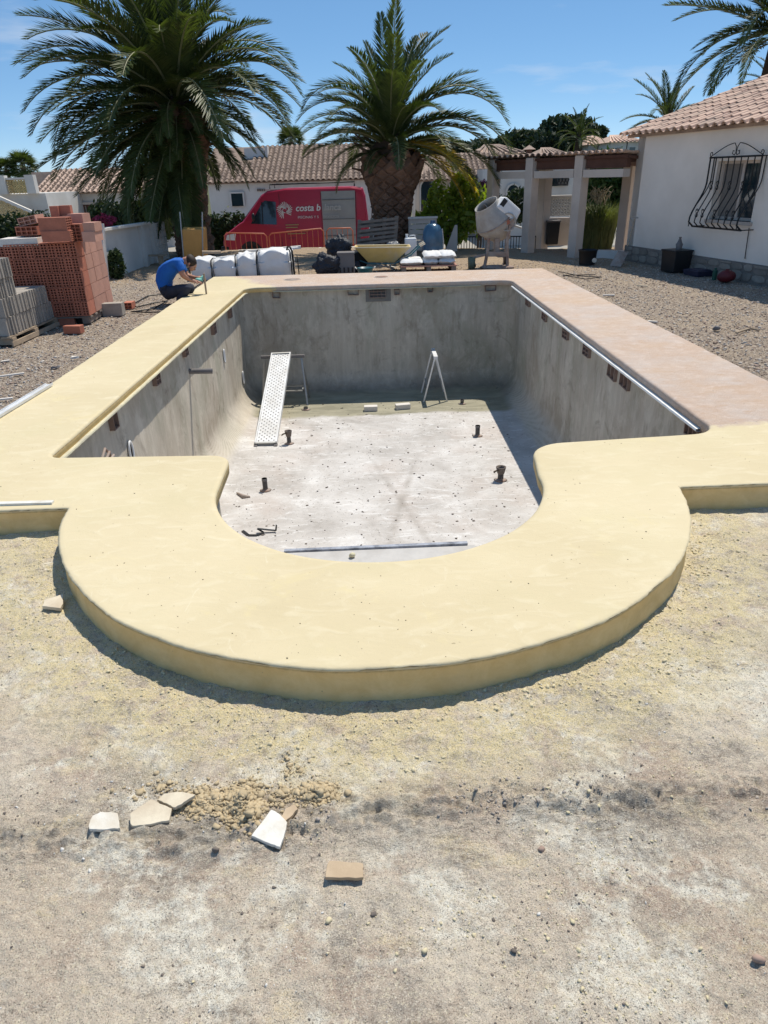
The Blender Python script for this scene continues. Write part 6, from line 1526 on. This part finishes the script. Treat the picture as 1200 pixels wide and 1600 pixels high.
# ---------------------------------------------------------------- things along the white house
c=gp(917,413); cc_,hh_,bt,br=bucket('bucket','large black bucket with a pale badge in front of the pergola column',917,413,390,c[1],.40,MT['black'],.85,False)
MB().cyl((c[0]+.10,c[1]-br*.90,.10),(c[0]+.10,c[1]-br*.90-.012,.10),.05,n=16).build('badge',MT['tilew'],bt)
b0=gp(968,414); tp=at(992,341,b0[1]+.45); shv=thing('shovel','shovel with square blade leaning on the house corner','shovel',b0)
mid_=at(981,384,b0[1]+.1); MB().tube([mid_,(mid_+tp)/2,tp],.017,7).build('shaft',MT['wood'],shv); MB().bar(tp-[.09,0,0],tp+[.07,0,.01],.03,.03).build('grip',MT['steel'],shv)
q=[gp(953,415),gp(970,417),at(982,394,b0[1]+.12),at(966,392,b0[1]+.12)]; q=[V3(x) for x in q]; MB().add(np.array(q+[x+np.array([.0,.012,.004]) for x in q]),[(0,1,2,3),(7,6,5,4),(0,4,5,1),(1,5,6,2),(2,6,7,3),(3,7,4,0)]).build('blade',MT['mixerf'],shv)
c=gp(1057,424)+hn*.05; tb=thing('black_tub','large black tub with a small pot on top against the house plinth','tub',c)
zt=float(at(1057,391,c[1])[2]); Rh=np.array([hd,hn,[0,0,1]]).T
MB().box(c+[0,0,zt/2],(.42,.36,zt),Rh,taper=1.1).build('body',MT['black'],tb,bevel=.02); MB().box(c+[0,0,zt],(.48,.42,.03),Rh).build('rim',MT['black'],tb,bevel=.01)
tag(MB().lathe([(.05,0),(.07,.1),(.05,.12),(.02,.2),(.03,.23)],(c[0]+.02,c[1],zt+.015),12).build('spray_bottle',MT['greybox']),'small dark bottle with pale top standing on the black tub','bottle')
c=gp(1092,430)+hn*.02; tag(MB().box((c[0],c[1],.05),(.42,.34,.10),Rh,taper=1.1).box((c[0],c[1],.105),(.36,.28,.015),Rh).build('mortar_tray',M('dark_blue_plastic',(.03,.03,.06),.5,.1,5),bevel=.008),'low dark blue tray on the ground by the house plinth','tray')
c=gp(1138,441)+hn*.06; tag(MB().blob((c[0],c[1],.10),(.16,.14,.11),0,.08,3,3).cyl((c[0],c[1],.19),(c[0],c[1],.23),.03).build('red_canister',M('dark_red_plastic',(.12,.012,.016),.5,.1,5)),'dark red rounded canister under the house window','canister')
c=gp(1119,437)+hn*.05; tag(MB().cyl((c[0],c[1],0),(c[0],c[1],.17),.04,n=12).cyl((c[0],c[1],.17),(c[0],c[1],.21),.02,n=10).build('green_bottle',M('green_plastic',(.02,.09,.06),.5,.1,5)),'small green bottle left of the red canister','bottle')
for q,l,mt_ in ((((995,446),(1012,447)),'short pale offcut on the gravel in front of the house',MT['tilec']),(((1012,502),(1027,503)),'pale offcut lying at the right coping edge',MT['cover']),(((942,461),(960,461)),'thin pale stick on the right coping edge',MT['cover'])):
    tag(MB().bar(gp(*q[0],.012),gp(*q[1],.012),.04,.02).build('offcut',mt_),l,'offcut')
tag(MB().tube([gp(*q,.012) for q in((872,424),(905,431),(940,433),(915,436),(880,430),(930,429))],.008,5).build('wire_loop',MT['strap']),'thin black wire lying on the gravel in front of the black bucket','wire')
tag(MB().blob(gp(1119,516)+[0,0,.02],(.05,.04,.035),0,.3,2,3).build('stone',MT['greybox']),'dark stone alone on the gravel right of the coping','stone')
tag(MB().tube([gp(*q,.014) for q in((1150,520),(1172,513),(1186,516))],.012,5).build('twig',MT['wood']),'small twig on the gravel near the right edge','twig')
# ---------------------------------------------------------------- inside the pool
XL=-2.26-.10; XR=2.505+.10; YF=12.93+.10
def onx(px,py,x):
    d=ray(px,py); t=x/d[0]; return np.array([x,d[1]*t,CZ+d[2]*t])
def wallx_l(y): return np.interp(y,[4.66,12.93],[-2.35,-2.26])-.10
def poolbrick(c,axis,w,h,dep,cols,rows,mat='brick'):
    me=hollow(cols,rows,w,h,dep,t=.010,deep=.07,mat=[MT[mat]],name='brick'); o=link('brick',me,pool)
    b=np.array(pool.location[:])
    if axis=='L': e=(np.array([0,1.,0]),np.array([-1.,0,0]))     # face looks +x
    elif axis=='R': e=(np.array([0,-1.,0]),np.array([1.,0,0]))
    else: e=(np.array([1.,0,0]),np.array([0,1.,0]))
    a=rnd.uniform(-.06,.06); e1_=e[0]*math.cos(a)+np.array([0,0,1])*math.sin(a); e3_=np.array([0,0,1])*math.cos(a)-e[0]*math.sin(a)
    p=V3(c)-b-e1_*w/2-e3_*h/2-e[1]*(.05 if axis!='R' else .02); o.matrix_local=basis_mat(p,e1_,e[1],e3_)
for (px,py,cols,rows,w,h) in((190,653,1,1,.13,.20),(253,588,2,3,.16,.18),(295,546,2,3,.15,.16),(337,512,2,3,.17,.18),(361,489,2,2,.15,.15),(379,470,2,2,.14,.14)):
    q=onx(px,py,-2.33); poolbrick((wallx_l(q[1]),q[1],q[2]),'L',w,h,.15,cols,rows,'brickd')
for (px,py,cols,rows) in((825,470,2,2),(851,492,2,3),(884,520,2,3),(917,546,2,3),(957,580,2,1),(977,594,2,1),(1083,669,3,1)):
    q=onx(px,py,XR-.02); poolbrick((XR-.02,q[1],q[2]),'R',.24,.16,.15,cols,rows,'brickd')
for (px,py,cols,rows,w,h) in((552,455,1,1,.2,.13),(590,457,4,3,.30,.17),(620,456,1,1,.1,.10),(672,451,1,1,.1,.12),(766,450,1,1,.2,.10),(432,461,1,1,.14,.1)):
    q=at(px,py,YF-.01); poolbrick((q[0],YF-.01,q[2]),'F',w,h,.15,cols,rows,'brickd')
MB().box(at(591,460,YF-.01)+[0,.02,-.0],(.46,.05,.25)).build('skimmer_patch',M('grey_mortar',(.20,.19,.175),.9,.15,9,bs=.5),pool)
# fittings
dk=MT['black']
for px,py,w,h in((353,556,.07,.20),(381,590,.07,.22),(217,706,.10,.22)):
    q=onx(px,py,-2.34); x=wallx_l(q[1])+.006; mb=MB(); pts=[(x+.012,q[1]+w/2*math.cos(a),q[2]+h/2*math.sin(a)) for a in np.linspace(0,2*math.pi,20)[:-1]]
    mb.tube(pts,.012,6,closed=True); f=mb.build('inlet_ring',MT['plastic_w'],pool); m_=MB(); m_.add(np.array([(p[0]-.006,p[1],p[2]) for p in pts]),[tuple(range(len(pts)))]); m_.build('inlet_hole',dk,pool)
q=onx(303,580,-2.34); a=np.array([wallx_l(q[1])-.02,q[1],q[2]]); MB().cyl(a,a+[.32,.02,-.01],.035,n=14).build('pipe_stub',MT['greybox'],pool)
a1=onx(305,590,wallx_l(q[1])-.003); a2=a1*np.array([1,1,0])+[0,0,FLOOR+.5]; MB().bar(a1,a2,.010,.012,up=(1,0,0)).build('joint_line',dk,pool)
q=onx(155,710,-2.33); mb=MB()
for k in range(3): mb.tube([(q[0]+.03+.03*k,q[1]-.1,q[2]-.06),(q[0]+.06+.03*k,q[1],q[2]+.05-.03*k),(q[0]+.04,q[1]+.12,q[2]-.05-.02*k)],.012,6)
mb.build('cable_coil',MT['mixerf'],pool)
# deck rings on the far coping
for px,py,w in((457,436.5,.15),(596,432.5,.13)):
    c=gp(px,py,KH); mb=MB(); mb.lathe([(w,0),(w*1.12,.0),(w*1.12,.006),(w,.006),(w*.97,.002)],(c[0],c[1],KH),24,caps=False); mb.build('deck_ring',MT['stone_wall'],pool)
    MB().lathe([(.001,0),(w,0),(w,.004),(.001,.004)],(c[0],c[1],KH),24,caps=False).build('deck_lid',MT['mixerf'],pool)
# step joint strip near the camera end
a=gp(452,868,FZ); b=gp(716,857,FZ); MB().box(((a+b)/2)+[0,-.55,.02],(2.2,1.1,.05)).build('bottom_step',M('lime_white',(.50,.49,.48),.8,.08,5,bs=.4,dirt=(.40,.38,.36)),pool)
st=(a+b)/2; MB().bar(a+[-.05,.01,.05],b+[.1,.01,.055],.05,.03).build('step_strip',M('blue_grey_membrane',(.35,.38,.45),.5,.2,20,dirt=(.1,.11,.14)),pool)
MB().bar(a+[-.05,.045,.015],b+[.1,.045,.015],.03,.02).build('step_shadow_bar',dk,pool)  # solid black bar drawn as the shadow line beside the step strip
# stub pipes
def stub(label,px,py,h,r,head=False,mat=None,lean=0):
    c=gp(px,py,FZ); t=thing('pipe_stub',label,'pipe',(c[0],c[1],FZ),group='capped pipe stubs rising from the pool floor'); mt=mat or MT['greybox']
    MB().cyl((c[0],c[1],FZ-.02),(c[0]+lean,c[1],FZ+h),r,n=14).build('pipe',M('dark_pvc',(.07,.065,.065),.6,.2,12,dirt=(.25,.22,.2)),t)
    if head:
        MB().lathe([(r,0),(r*1.25,.01),(r*1.75,.09),(r*1.8,.10),(r*1.4,.10),(r*1.1,.03)],(c[0]+lean,c[1],FZ+h-.02),12,caps=False).build('funnel_rag',M('dusty_tape',(.15,.125,.11),.9,.25,20,bs=.5),t)
        MB().tube([(c[0]+lean+.03,c[1]-.03,FZ+h+.06),(c[0]+lean-.07,c[1]-.05,FZ+h+.045),(c[0]+lean-.1,c[1]-.03,FZ+h+.02)],.012,5).build('flap',MT['brickp'] if False else MT['trunk'],t)
    else: MB().cyl((c[0]+lean,c[1],FZ+h-.03),(c[0]+lean,c[1],FZ+h),r*1.12,n=14).build('collar',MT['greybox'],t)
    mb=MB(); mb.lathe([(r*1.0,.0),(r*2.4,.0),(r*1.6,.012),(r*1.0,.02)],(c[0],c[1],FZ),14,caps=False); mb.build('mortar_collar',MT['mixerf'],t)
stub('capped pipe stub on the near left of the pool floor',415,766,.17,.033)
stub('pipe stub with flared taped top by the foot of the ramp plank',452,693,.13,.032,True)
stub('straight pipe stub on the far right of the lit floor',746,681,.17,.035)
stub('thick taped pipe stub on the near right of the pool floor',782,750,.11,.038,True)
stub('short stub with a pale rag at the foot of the trestle',478,640,.05,.035,False)
stub('short pale topped stub in the shadow right of the A trestle',722,631,.08,.03,False)
# ramp plank
za=FZ+.03
pB0=gp(398,693,za); pB1=gp(433,693,za)
foot=gp(479,627,FZ); Yt=foot[1]; T0=at(425,553,Yt); T1=at(454,553,Yt)
rpk=thing('scaffold_plank','white perforated steel scaffold plank sloping from the pool floor up to a trestle','plank',(pB0+pB1)/2)
B=(pB0+pB1)/2; Tt=(T0+T1)/2; dv=Tt-B; Lp=np.linalg.norm(dv); dv/=Lp; sv=(pB1-pB0); wd=np.linalg.norm(sv)*1.0; sv/=np.linalg.norm(sv); sv-=dv*(sv@dv); sv/=np.linalg.norm(sv); nv=np.cross(sv,dv)
if nv[2]<0: nv=-nv
Rp=np.array([sv,dv,nv]).T
MB().box(B+dv*Lp/2,(wd-.05,Lp,.018),Rp).build('deck',MT['alu'],rpk)
for s_ in(-1,1): MB().box(B+dv*Lp/2+sv*s_*(wd/2-.012),(.02,Lp,.07),Rp).build('side_rail',MT['alu'],rpk)
for f in (0,1): MB().box(B+dv*Lp*f+nv*-.01,(wd*.98,.03,.07),Rp).build('end_bar',MT['steel'],rpk)
for s_ in(-1,1): MB().box(B-dv*.03+sv*s_*wd*.44-nv*.02,(.05,.06,.05),Rp).build('hook',MT['greybox'],rpk)
mb=MB(); ny=int(Lp/.085); nx=7
for j in range(ny):
    for i in range(nx):
        p=B+dv*(.06+j*.085+(.04 if i%2 else 0))+sv*((i-(nx-1)/2)*(wd-.07)/nx)+nv*.0095
        k=[p+sv*(.011*math.cos(a))+dv*(.014*math.sin(a)) for a in np.linspace(0,2*math.pi,7)[:-1]]; mb.add(np.array([x+nv*.0015 for x in k]),[tuple(range(6))])
mb.build('perforation',MT['greybox'],rpk,kind='stuff')
# trestles
def trestle(label,top_a,top_b,feet,H_):
    t=thing('trestle',label,'trestle',(feet[0]+feet[1])/2*np.array([1,1,0])+[0,0,FZ]); top_a=V3(top_a);top_b=V3(top_b)
    MB().bar(top_a,top_b,.05,.05).build('top_bar',MT['alu'] if 'A ' in label else MT['greybox'],t); d=(top_b-top_a)/np.linalg.norm(top_b-top_a); n=np.array([-d[1],d[0],0])
    for e_,pt in((0.06,top_a),(-.06,top_b)):
        q=pt+d*e_
        for s_ in(-1,1):
            f=q+n*s_*.24; f[2]=FZ; f-=d*e_*1.2; MB().bar(q-[0,0,.02],f,.03,.03).build('leg',MT['steel'],t)
        m1=q+n*.16; m2=q-n*.16; m1[2]=m2[2]=FZ+(q[2]-FZ)*.33; MB().bar(m1,m2,.02,.02).build('cross_bar',MT['steel'],t)
    a=top_a+d*.06;b=top_b-d*.06; a[2]=b[2]=FZ+(top_a[2]-FZ)*.3; 
    for s_ in(-1,1): MB().bar(a+n*s_*.16,b+n*s_*.16,.02,.02).build('stretcher',MT['steel'],t)
zT=float(Tt[2])-.05; ta=at(408,560,Yt); tb_=at(476,560,Yt); trestle('dark folding trestle holding up the high end of the scaffold plank',(ta[0],Yt,zT),(tb_[0],Yt,zT),[foot,foot],0)
fa=gp(662,628,FZ); fb=gp(699,628,FZ); Ya=fa[1]; tz=float(at(676,559,Ya)[2]); xm=(fa[0]+fb[0])/2; w2=(fb[0]-fa[0])/2
t=thing('trestle','light A shaped folding trestle standing end on in the shaded deep end','trestle',(xm,Ya,FZ))
MB().bar((xm,Ya-.02,tz),(xm,Ya+.62,tz),.07,.05).build('top_bar',MT['alu'],t)
for yy in(Ya,Ya+.6):
    for s_ in(-1,1): MB().bar((xm+s_*.02,yy,tz-.02),(xm+s_*w2,yy,FZ),.03,.025).build('leg',MT['alu'],t)
for s_ in(-1,1): MB().bar((xm+s_*w2*.68,Ya,FZ+(tz-FZ)*.33),(xm+s_*w2*.68,Ya+.6,FZ+(tz-FZ)*.33),.02,.02).build('stretcher',MT['steel'],t)
def floorbox(label,px0,px1,pyb,pyt,d,mat,rz):
    a=gp((px0+px1)/2,pyb,FZ); w=at(px1,pyb,a[1])[0]-at(px0,pyb,a[1])[0]; h=max(.05,(at(px0,pyt,a[1])[2]-FZ)*.6)
    o=MB().box((0,d/2,h/2),(w,d,h)).build('floor_block',mat,bevel=.006); o.location=(a[0],a[1],FZ); o.rotation_euler=(0,0,rz); tag(o,label,'block')
floorbox('pale concrete block on the pool floor, left of the pair',569,590,643,631,.12,MT['cover'],0)
floorbox('pale block set askew on the pool floor, right of the pair',619,642,640,628,.12,MT['cover'],R_(10))
# scraps on the floor
sp_=[gp(*q,FZ+.01) for q in((379,829),(388,836),(402,836),(412,832))]; mb=MB()
for p,q in zip(sp_,sp_[1:]): mb.bar(p,q,.035,.004)
a=gp(412,832,FZ+.01);b=gp(402,826,FZ+.05);c=gp(431,829,FZ+.02);d=gp(432,820,FZ+.09)
mb.bar(a,b,.03,.004); mb.bar(b,c,.035,.004); mb.bar(c,d,.03,.004); tag(mb.build('bent_strip',MT['black']),'bent black metal strip on the pool floor at the near left','metal strip')
tag(MB().tube([gp(370,770,FZ+.015),gp(381,776,FZ+.02),gp(391,776,FZ+.01)],[.012,.028,.01],6).build('curled_shard',MT['mixerf']),'small curled pale shard on the pool floor near the left corner','shard')
tag(MB().blob(gp(550,868,FZ+.07),(.035,.03,.03),0,.3,2,3).build('mortar_lump',MT['rawrim']),'small mortar lump on the step strip at the near end','lump')
tag(MB().bar(gp(405,665,FZ+.1),gp(398,672,FZ+.02),.03,.03).build('wedge',MT['wood']),'little wooden wedge beside the foot of the ramp plank','wedge') if False else None
# ---------------------------------------------------------------- tile shards in the foreground
def shard(label,pts,mat,tilt=(0,0),th=.013):
    P0=[gp(x,y,.012) for x,y in pts]; P=[]
    for p,q in zip(P0,P0[1:]+P0[:1]):
        for k in range(5):
            v=p+(q-p)*k/5; P.append(v+np.array([noise.noise(Vector(v)*70),noise.noise(Vector(v)*70+Vector((5,5,5))),0])*.0035)
    c=np.mean(P,axis=0); top=[];bot=[]
    hgt=float(H(np.array([c[0]]),np.array([c[1]]))[0])
    R=rotm(R_(tilt[0]),R_(tilt[1]),0)
    for p in P: v=R@(p-c)+[c[0],c[1],hgt+.014+th]; top.append(v)
    for p in P: v=R@((p-c)*1.0)+[c[0],c[1],hgt+.014]; bot.append(v)
    n=len(P); mb=MB(); mb.add(np.array(top+bot),[tuple(range(n)),tuple(range(n,2*n))[::-1]]+[(i,n+i,n+(i+1)%n,(i+1)%n) for i in range(n)])
    o=mb.build('tile_shard',mat); m_=o.modifiers.new('b','BEVEL'); m_.width=.0015; m_.segments=2; tag(o,label,'tile shard','broken tile shards on the dusty ground')
shard('leftmost small whitish tile shard with rounded top',[(139,1291),(144,1277),(158,1270),(184,1272),(188,1294),(163,1297),(140,1296)],MT['tilew'],(3,1))
shard('large cream tile shard, second from the left',[(203,1284),(204,1271),(218,1262),(236,1250),(250,1256),(268,1262),(264,1280),(235,1286),(206,1290)],MT['tilec'],(5,2),.011)
shard('cream tile shard half under the mortar crumbs behind its neighbour',[(246,1247),(257,1237),(285,1236),(305,1242),(290,1252),(274,1262),(262,1256)],MT['tilec'],(-3,-4))
shard('white four sided tile shard with a sharp upper corner in the middle',[(392,1304),(424,1266),(436,1272),(449,1286),(446,1300),(437,1324),(415,1315)],MT['tilew'],(2,-4))
shard('rectangular buff tile shard lying alone, lowest in the photo',[(508,1370),(511,1347),(515,1344),(567,1347),(568,1370)],MT['tileo'],(1,0))
shard('tiny brown tile chip right of the white four sided shard',[(438,1276),(447,1262),(459,1256),(466,1262),(455,1274),(446,1282)],MT['tileo'],(4,4))
shard('small flat tile chip by the left side of the round kerb',[(67,950),(71,940),(92,934),(100,930),(99,944),(95,952)],MT['tilec'],(2,2),.018)
# ---------------------------------------------------------------- crumbs, pebbles, gravel
def pebbles(name,pts,sizes,mat,seed,parent=None,flat=.7):
    rg=np.random.RandomState(seed); n=len(pts)
    O=np.array([(1,0,0),(-1,0,0),(0,1,0),(0,-1,0),(0,0,1),(0,0,-1)],float); Fo=np.array([(0,2,4),(2,1,4),(1,3,4),(3,0,4),(2,0,5),(1,2,5),(3,1,5),(0,3,5)])
    # chunkier: truncated cube-ish corners
    C=np.array([(x,y,z) for x in(-1,1) for y in(-1,1) for z in(-1,1)],float)*.72
    base=np.vstack([O,C]); 
    import itertools
    # faces: each axis vertex fans to its 4 corners
    F2=[]
    for i,o in enumerate(O):
        ax=int(np.argmax(np.abs(o))); sg=o[ax]; cs=[6+j for j,c in enumerate(C) if c[ax]*sg>0]; b,c_=[k for k in range(3) if k!=ax]
        cs.sort(key=lambda j:math.atan2(base[j][c_],base[j][b]))
        if sg*(1 if ax!=1 else -1)<0: cs=cs[::-1]
        for k in range(4): F2.append((i,cs[k],cs[(k+1)%4]))
    F2=np.array(F2); nv=len(base)
    sc=sizes[:,None]*rg.uniform(.6,1.3,(n,3)); sc[:,2]*=flat; a=rg.uniform(0,6.28,n); b=rg.uniform(-.5,.5,n)
    V=base[None]*(1+.25*rg.randn(n,nv,1)).clip(.5,1.5)*sc[:,None,:]
    y=V[:,:,1]*np.cos(b)[:,None]-V[:,:,2]*np.sin(b)[:,None]; z=V[:,:,1]*np.sin(b)[:,None]+V[:,:,2]*np.cos(b)[:,None]; x=V[:,:,0]
    V=np.stack([x*np.cos(a)[:,None]-y*np.sin(a)[:,None],x*np.sin(a)[:,None]+y*np.cos(a)[:,None],z],-1)+pts[:,None,:]
    V=V.reshape(-1,3); F_=(F2[None]+(np.arange(n)*nv)[:,None,None]).reshape(-1,3)
    me=bpy.data.meshes.new(name); me.vertices.add(len(V)); me.vertices.foreach_set('co',V.astype(np.float32).ravel()); me.loops.add(len(F_)*3); me.loops.foreach_set('vertex_index',F_.astype(np.int32).ravel()); me.polygons.add(len(F_)); me.polygons.foreach_set('loop_start',np.arange(0,len(F_)*3,3,dtype=np.int32)); me.update(calc_edges=True)
    me.materials.append(mat); return link(name,me,parent,kind='stuff')
rg=np.random.RandomState(42)
def sprinkle(n,xr,yr,dens=None,hole=True):
    x=rg.uniform(*xr,n*3); y=rg.uniform(*yr,n*3)
    if dens is not None: k=rg.rand(n*3)<dens(x,y); x,y=x[k],y[k]
    if hole: k=~inside(OUT+NO*.01,x,y); x,y=x[k],y[k]
    x,y=x[:n],y[:n]; return np.c_[x,y,H(x,y)]
sandy=M('sand_crumbs',(.60,.52,.34),.9,.15,40,bs=0); darkc=M('dark_grit',(.16,.135,.115),.9,.3,30,bs=0); whitec=M('lime_grit',(.62,.60,.56),.9,.15,30,bs=0); redc=M('clay_grit',(.34,.24,.19),.9,.3,30,bs=0)
def kerbd(x,y):
    d=np.hypot(x-OC[0],y-OC[1])-OR; return np.where((d>0)&(y<4.3),np.exp(-(d/.28)**2)*np.clip(.25+1.5*(vnoise(x,y,2.2,33)+.25),0,1),0)
def patchy(s,seed,th=.1): return lambda x,y: np.clip((vnoise(x,y,s,seed)+vnoise(x,y,s*2.3,seed+1)*.6-th)*5,0.02,1)
near_=lambda x,y:1/(1+np.maximum(0,y-1.2))
p=sprinkle(26000,(-3.4,3.6),(1.5,4.0),kerbd); tagk=pebbles('sand_crumbs',p+[0,0,.001],rg.gamma(1.8,.0013,len(p)).clip(.0009,.009),sandy,1); tag(tagk,'pale yellow mortar crumbs scattered along the round kerb','crumbs')
p=sprinkle(9000,(-1.6,1.8),(.65,3.2),lambda x,y:patchy(1.7,40,.08)(x,y)*near_(x,y)); tag(pebbles('sand_grit',p+[0,0,.001],rg.gamma(1.5,.0009,len(p)).clip(.0006,.006),sandy,2),'yellowish grit in loose patches over the foreground ground','grit')
p=sprinkle(12000,(-2.4,2.6),(.65,3.6),lambda x,y:patchy(2.3,50,.0)(x,y)*near_(x,y)); tag(pebbles('dark_grit',p+[0,0,.0005],rg.gamma(1.5,.0008,len(p)).clip(.0006,.0045),darkc,3),'small dark grit spread over the foreground ground','grit')
p=sprinkle(9000,(-2.2,2.4),(.65,3.4),lambda x,y:patchy(3.1,60,.1)(x,y)*near_(x,y)); tag(pebbles('lime_grit',p+[0,0,.0005],rg.gamma(1.5,.0009,len(p)).clip(.0006,.006),whitec,4),'white lime grit in patches over the foreground ground','grit')
# crumbly ridge
ridge=lambda x,y: np.exp(-((y-(1.62+.05*np.sin(x*2.3)+.02*x))/.07)**2)*np.clip(.3+2*vnoise(x,y,3,70),0,1)
p=sprinkle(4000,(-1.3,1.6),(1.4,1.85),ridge); tag(pebbles('clod_ridge',p+[0,0,.002],rg.gamma(1.6,.0013,len(p)).clip(.0010,.006),M('clod_earth',(.34,.30,.26),.95,.25,30,bs=0),5),'ragged ridge of grey crumbs crossing the foreground','clods')
# mortar heap between the shards
def hp_(px0,py0,sx,sy,n,hh,seed):
    c=gp(px0,py0); r=np.random.RandomState(seed); x=c[0]+r.randn(n)*sx; y=c[1]+r.randn(n)*sy; z=H(x,y)+hh*np.exp(-((x-c[0])/sx)**2*.7-((y-c[1])/sy)**2*.7)*r.rand(n); return np.c_[x,y,z]
p=np.vstack([hp_(378,1252,.026,.045,4200,.05,1),hp_(390,1272,.02,.02,700,.03,8),hp_(330,1248,.07,.03,2600,.010,2),hp_(497,1236,.030,.022,2200,.035,3),hp_(445,1240,.08,.03,500,.006,4),hp_(455,1192,.03,.04,120,.004,5),hp_(260,1230,.09,.03,260,.004,6)])
tag(pebbles('mortar_heap',p+[0,0,.002],rg.gamma(1.0,.0023,len(p)).clip(.0007,.012),M('dry_mortar',(.47,.375,.235),.95,.22,30,bs=0),6),'little heap of crumbly buff mortar between the tile shards','mortar')
for k,(x,y,r_,mt_,l) in enumerate(((338,1332,.011,darkc,'dark pebble below the middle of the mortar crumbs'),(583,1422,.009,darkc,'small dark pebble right of the lowest shard'),(513,1433,.010,sandy,'pale yellow mortar lump below the lowest shard'),(663,1480,.009,sandy,'yellow mortar lump right of centre low in the photo'),(1186,1500,.016,redc,'reddish brown pebble near the lower right edge'),(803,1483,.008,darkc,'tiny dark stone in the lower middle right'),(846,1325,.010,redc,'reddish pebble on the right below the dark ridge'))):
    c=gp(x,y); z=float(H(np.array([c[0]]),np.array([c[1]]))[0]); tag(MB().blob((c[0],c[1],z+r_*.5),(r_,r_*.85,r_*.7),0,.35,2,k).build('pebble',mt_),l,'pebble')
# gravel beside the pool
def side_d(x,y): return (((x<-3.15)|(x>3.5))&(y>3.9)|(y>14.7)).astype(float)*np.clip(9/np.maximum(y,1)**1.3,.05,1)
p=sprinkle(75000,(-8,9),(3.9,17),side_d); k=len(p)//2
tag(pebbles('gravel',p[:k]+[0,0,.003],rg.gamma(2.4,.0026,k).clip(.0025,.018),M('brown_gravel',(.33,.24,.19),.9,.35,25,bs=0),7),'brown gravel spread over the yard on both sides of the pool','gravel')
tag(pebbles('gravel',p[k:]+[0,0,.003],rg.gamma(2.4,.0026,len(p)-k).clip(.0025,.018),M('grey_gravel',(.50,.45,.40),.9,.35,25,bs=0),8),'grey gravel mixed through the yard on both sides of the pool','gravel')
# debris on the pool floor
x=rg.uniform(-2.1,2.3,2600); y=rg.uniform(3.2,12.3,2600); k=inside(INN-NI*.45,x,y); x,y=x[k],y[k]
tag(pebbles('floor_debris',np.c_[x,y,np.full(len(x),FZ+.002)],rg.gamma(1.2,.0035,len(x)).clip(.002,.02),darkc,9,flat=.4),'dark mortar bits scattered over the pool floor','debris')
for px,py,l in((87,640,'curled dark scrap on the gravel by the left coping edge'),(8,565,'flat white chip on the gravel at the far left edge'),(118,560,'long pale chip on the gravel left of the coping')):
    c=gp(px,py if px!=87 else 575); tag(MB().box((c[0],c[1],.012),(.09,.045,.016),rotm(0,0,R_(20)),jit=.008).build('chip',MT['cover'] if px!=87 else MT['greybox']),l,'chip')

# grains dropped on the fresh coping
x=rg.uniform(-3.1,3.5,9000); y=rg.uniform(1.9,14.6,9000); k=inside(OUT-NO*.03,x,y)&~inside(INN+NI*.03,x,y)&(rg.rand(9000)<np.clip(3.2/y**1.2,.03,1)); x,y=x[k],y[k]
tag(pebbles('coping_grains',np.c_[x,y,np.full(len(x),KH+.001)],rg.gamma(1.2,.0009,len(x)).clip(.0006,.004),M('mortar_grain',(.44,.36,.24),.9,.2,30,bs=0),19),'tiny mortar grains dropped on the fresh coping','grains')
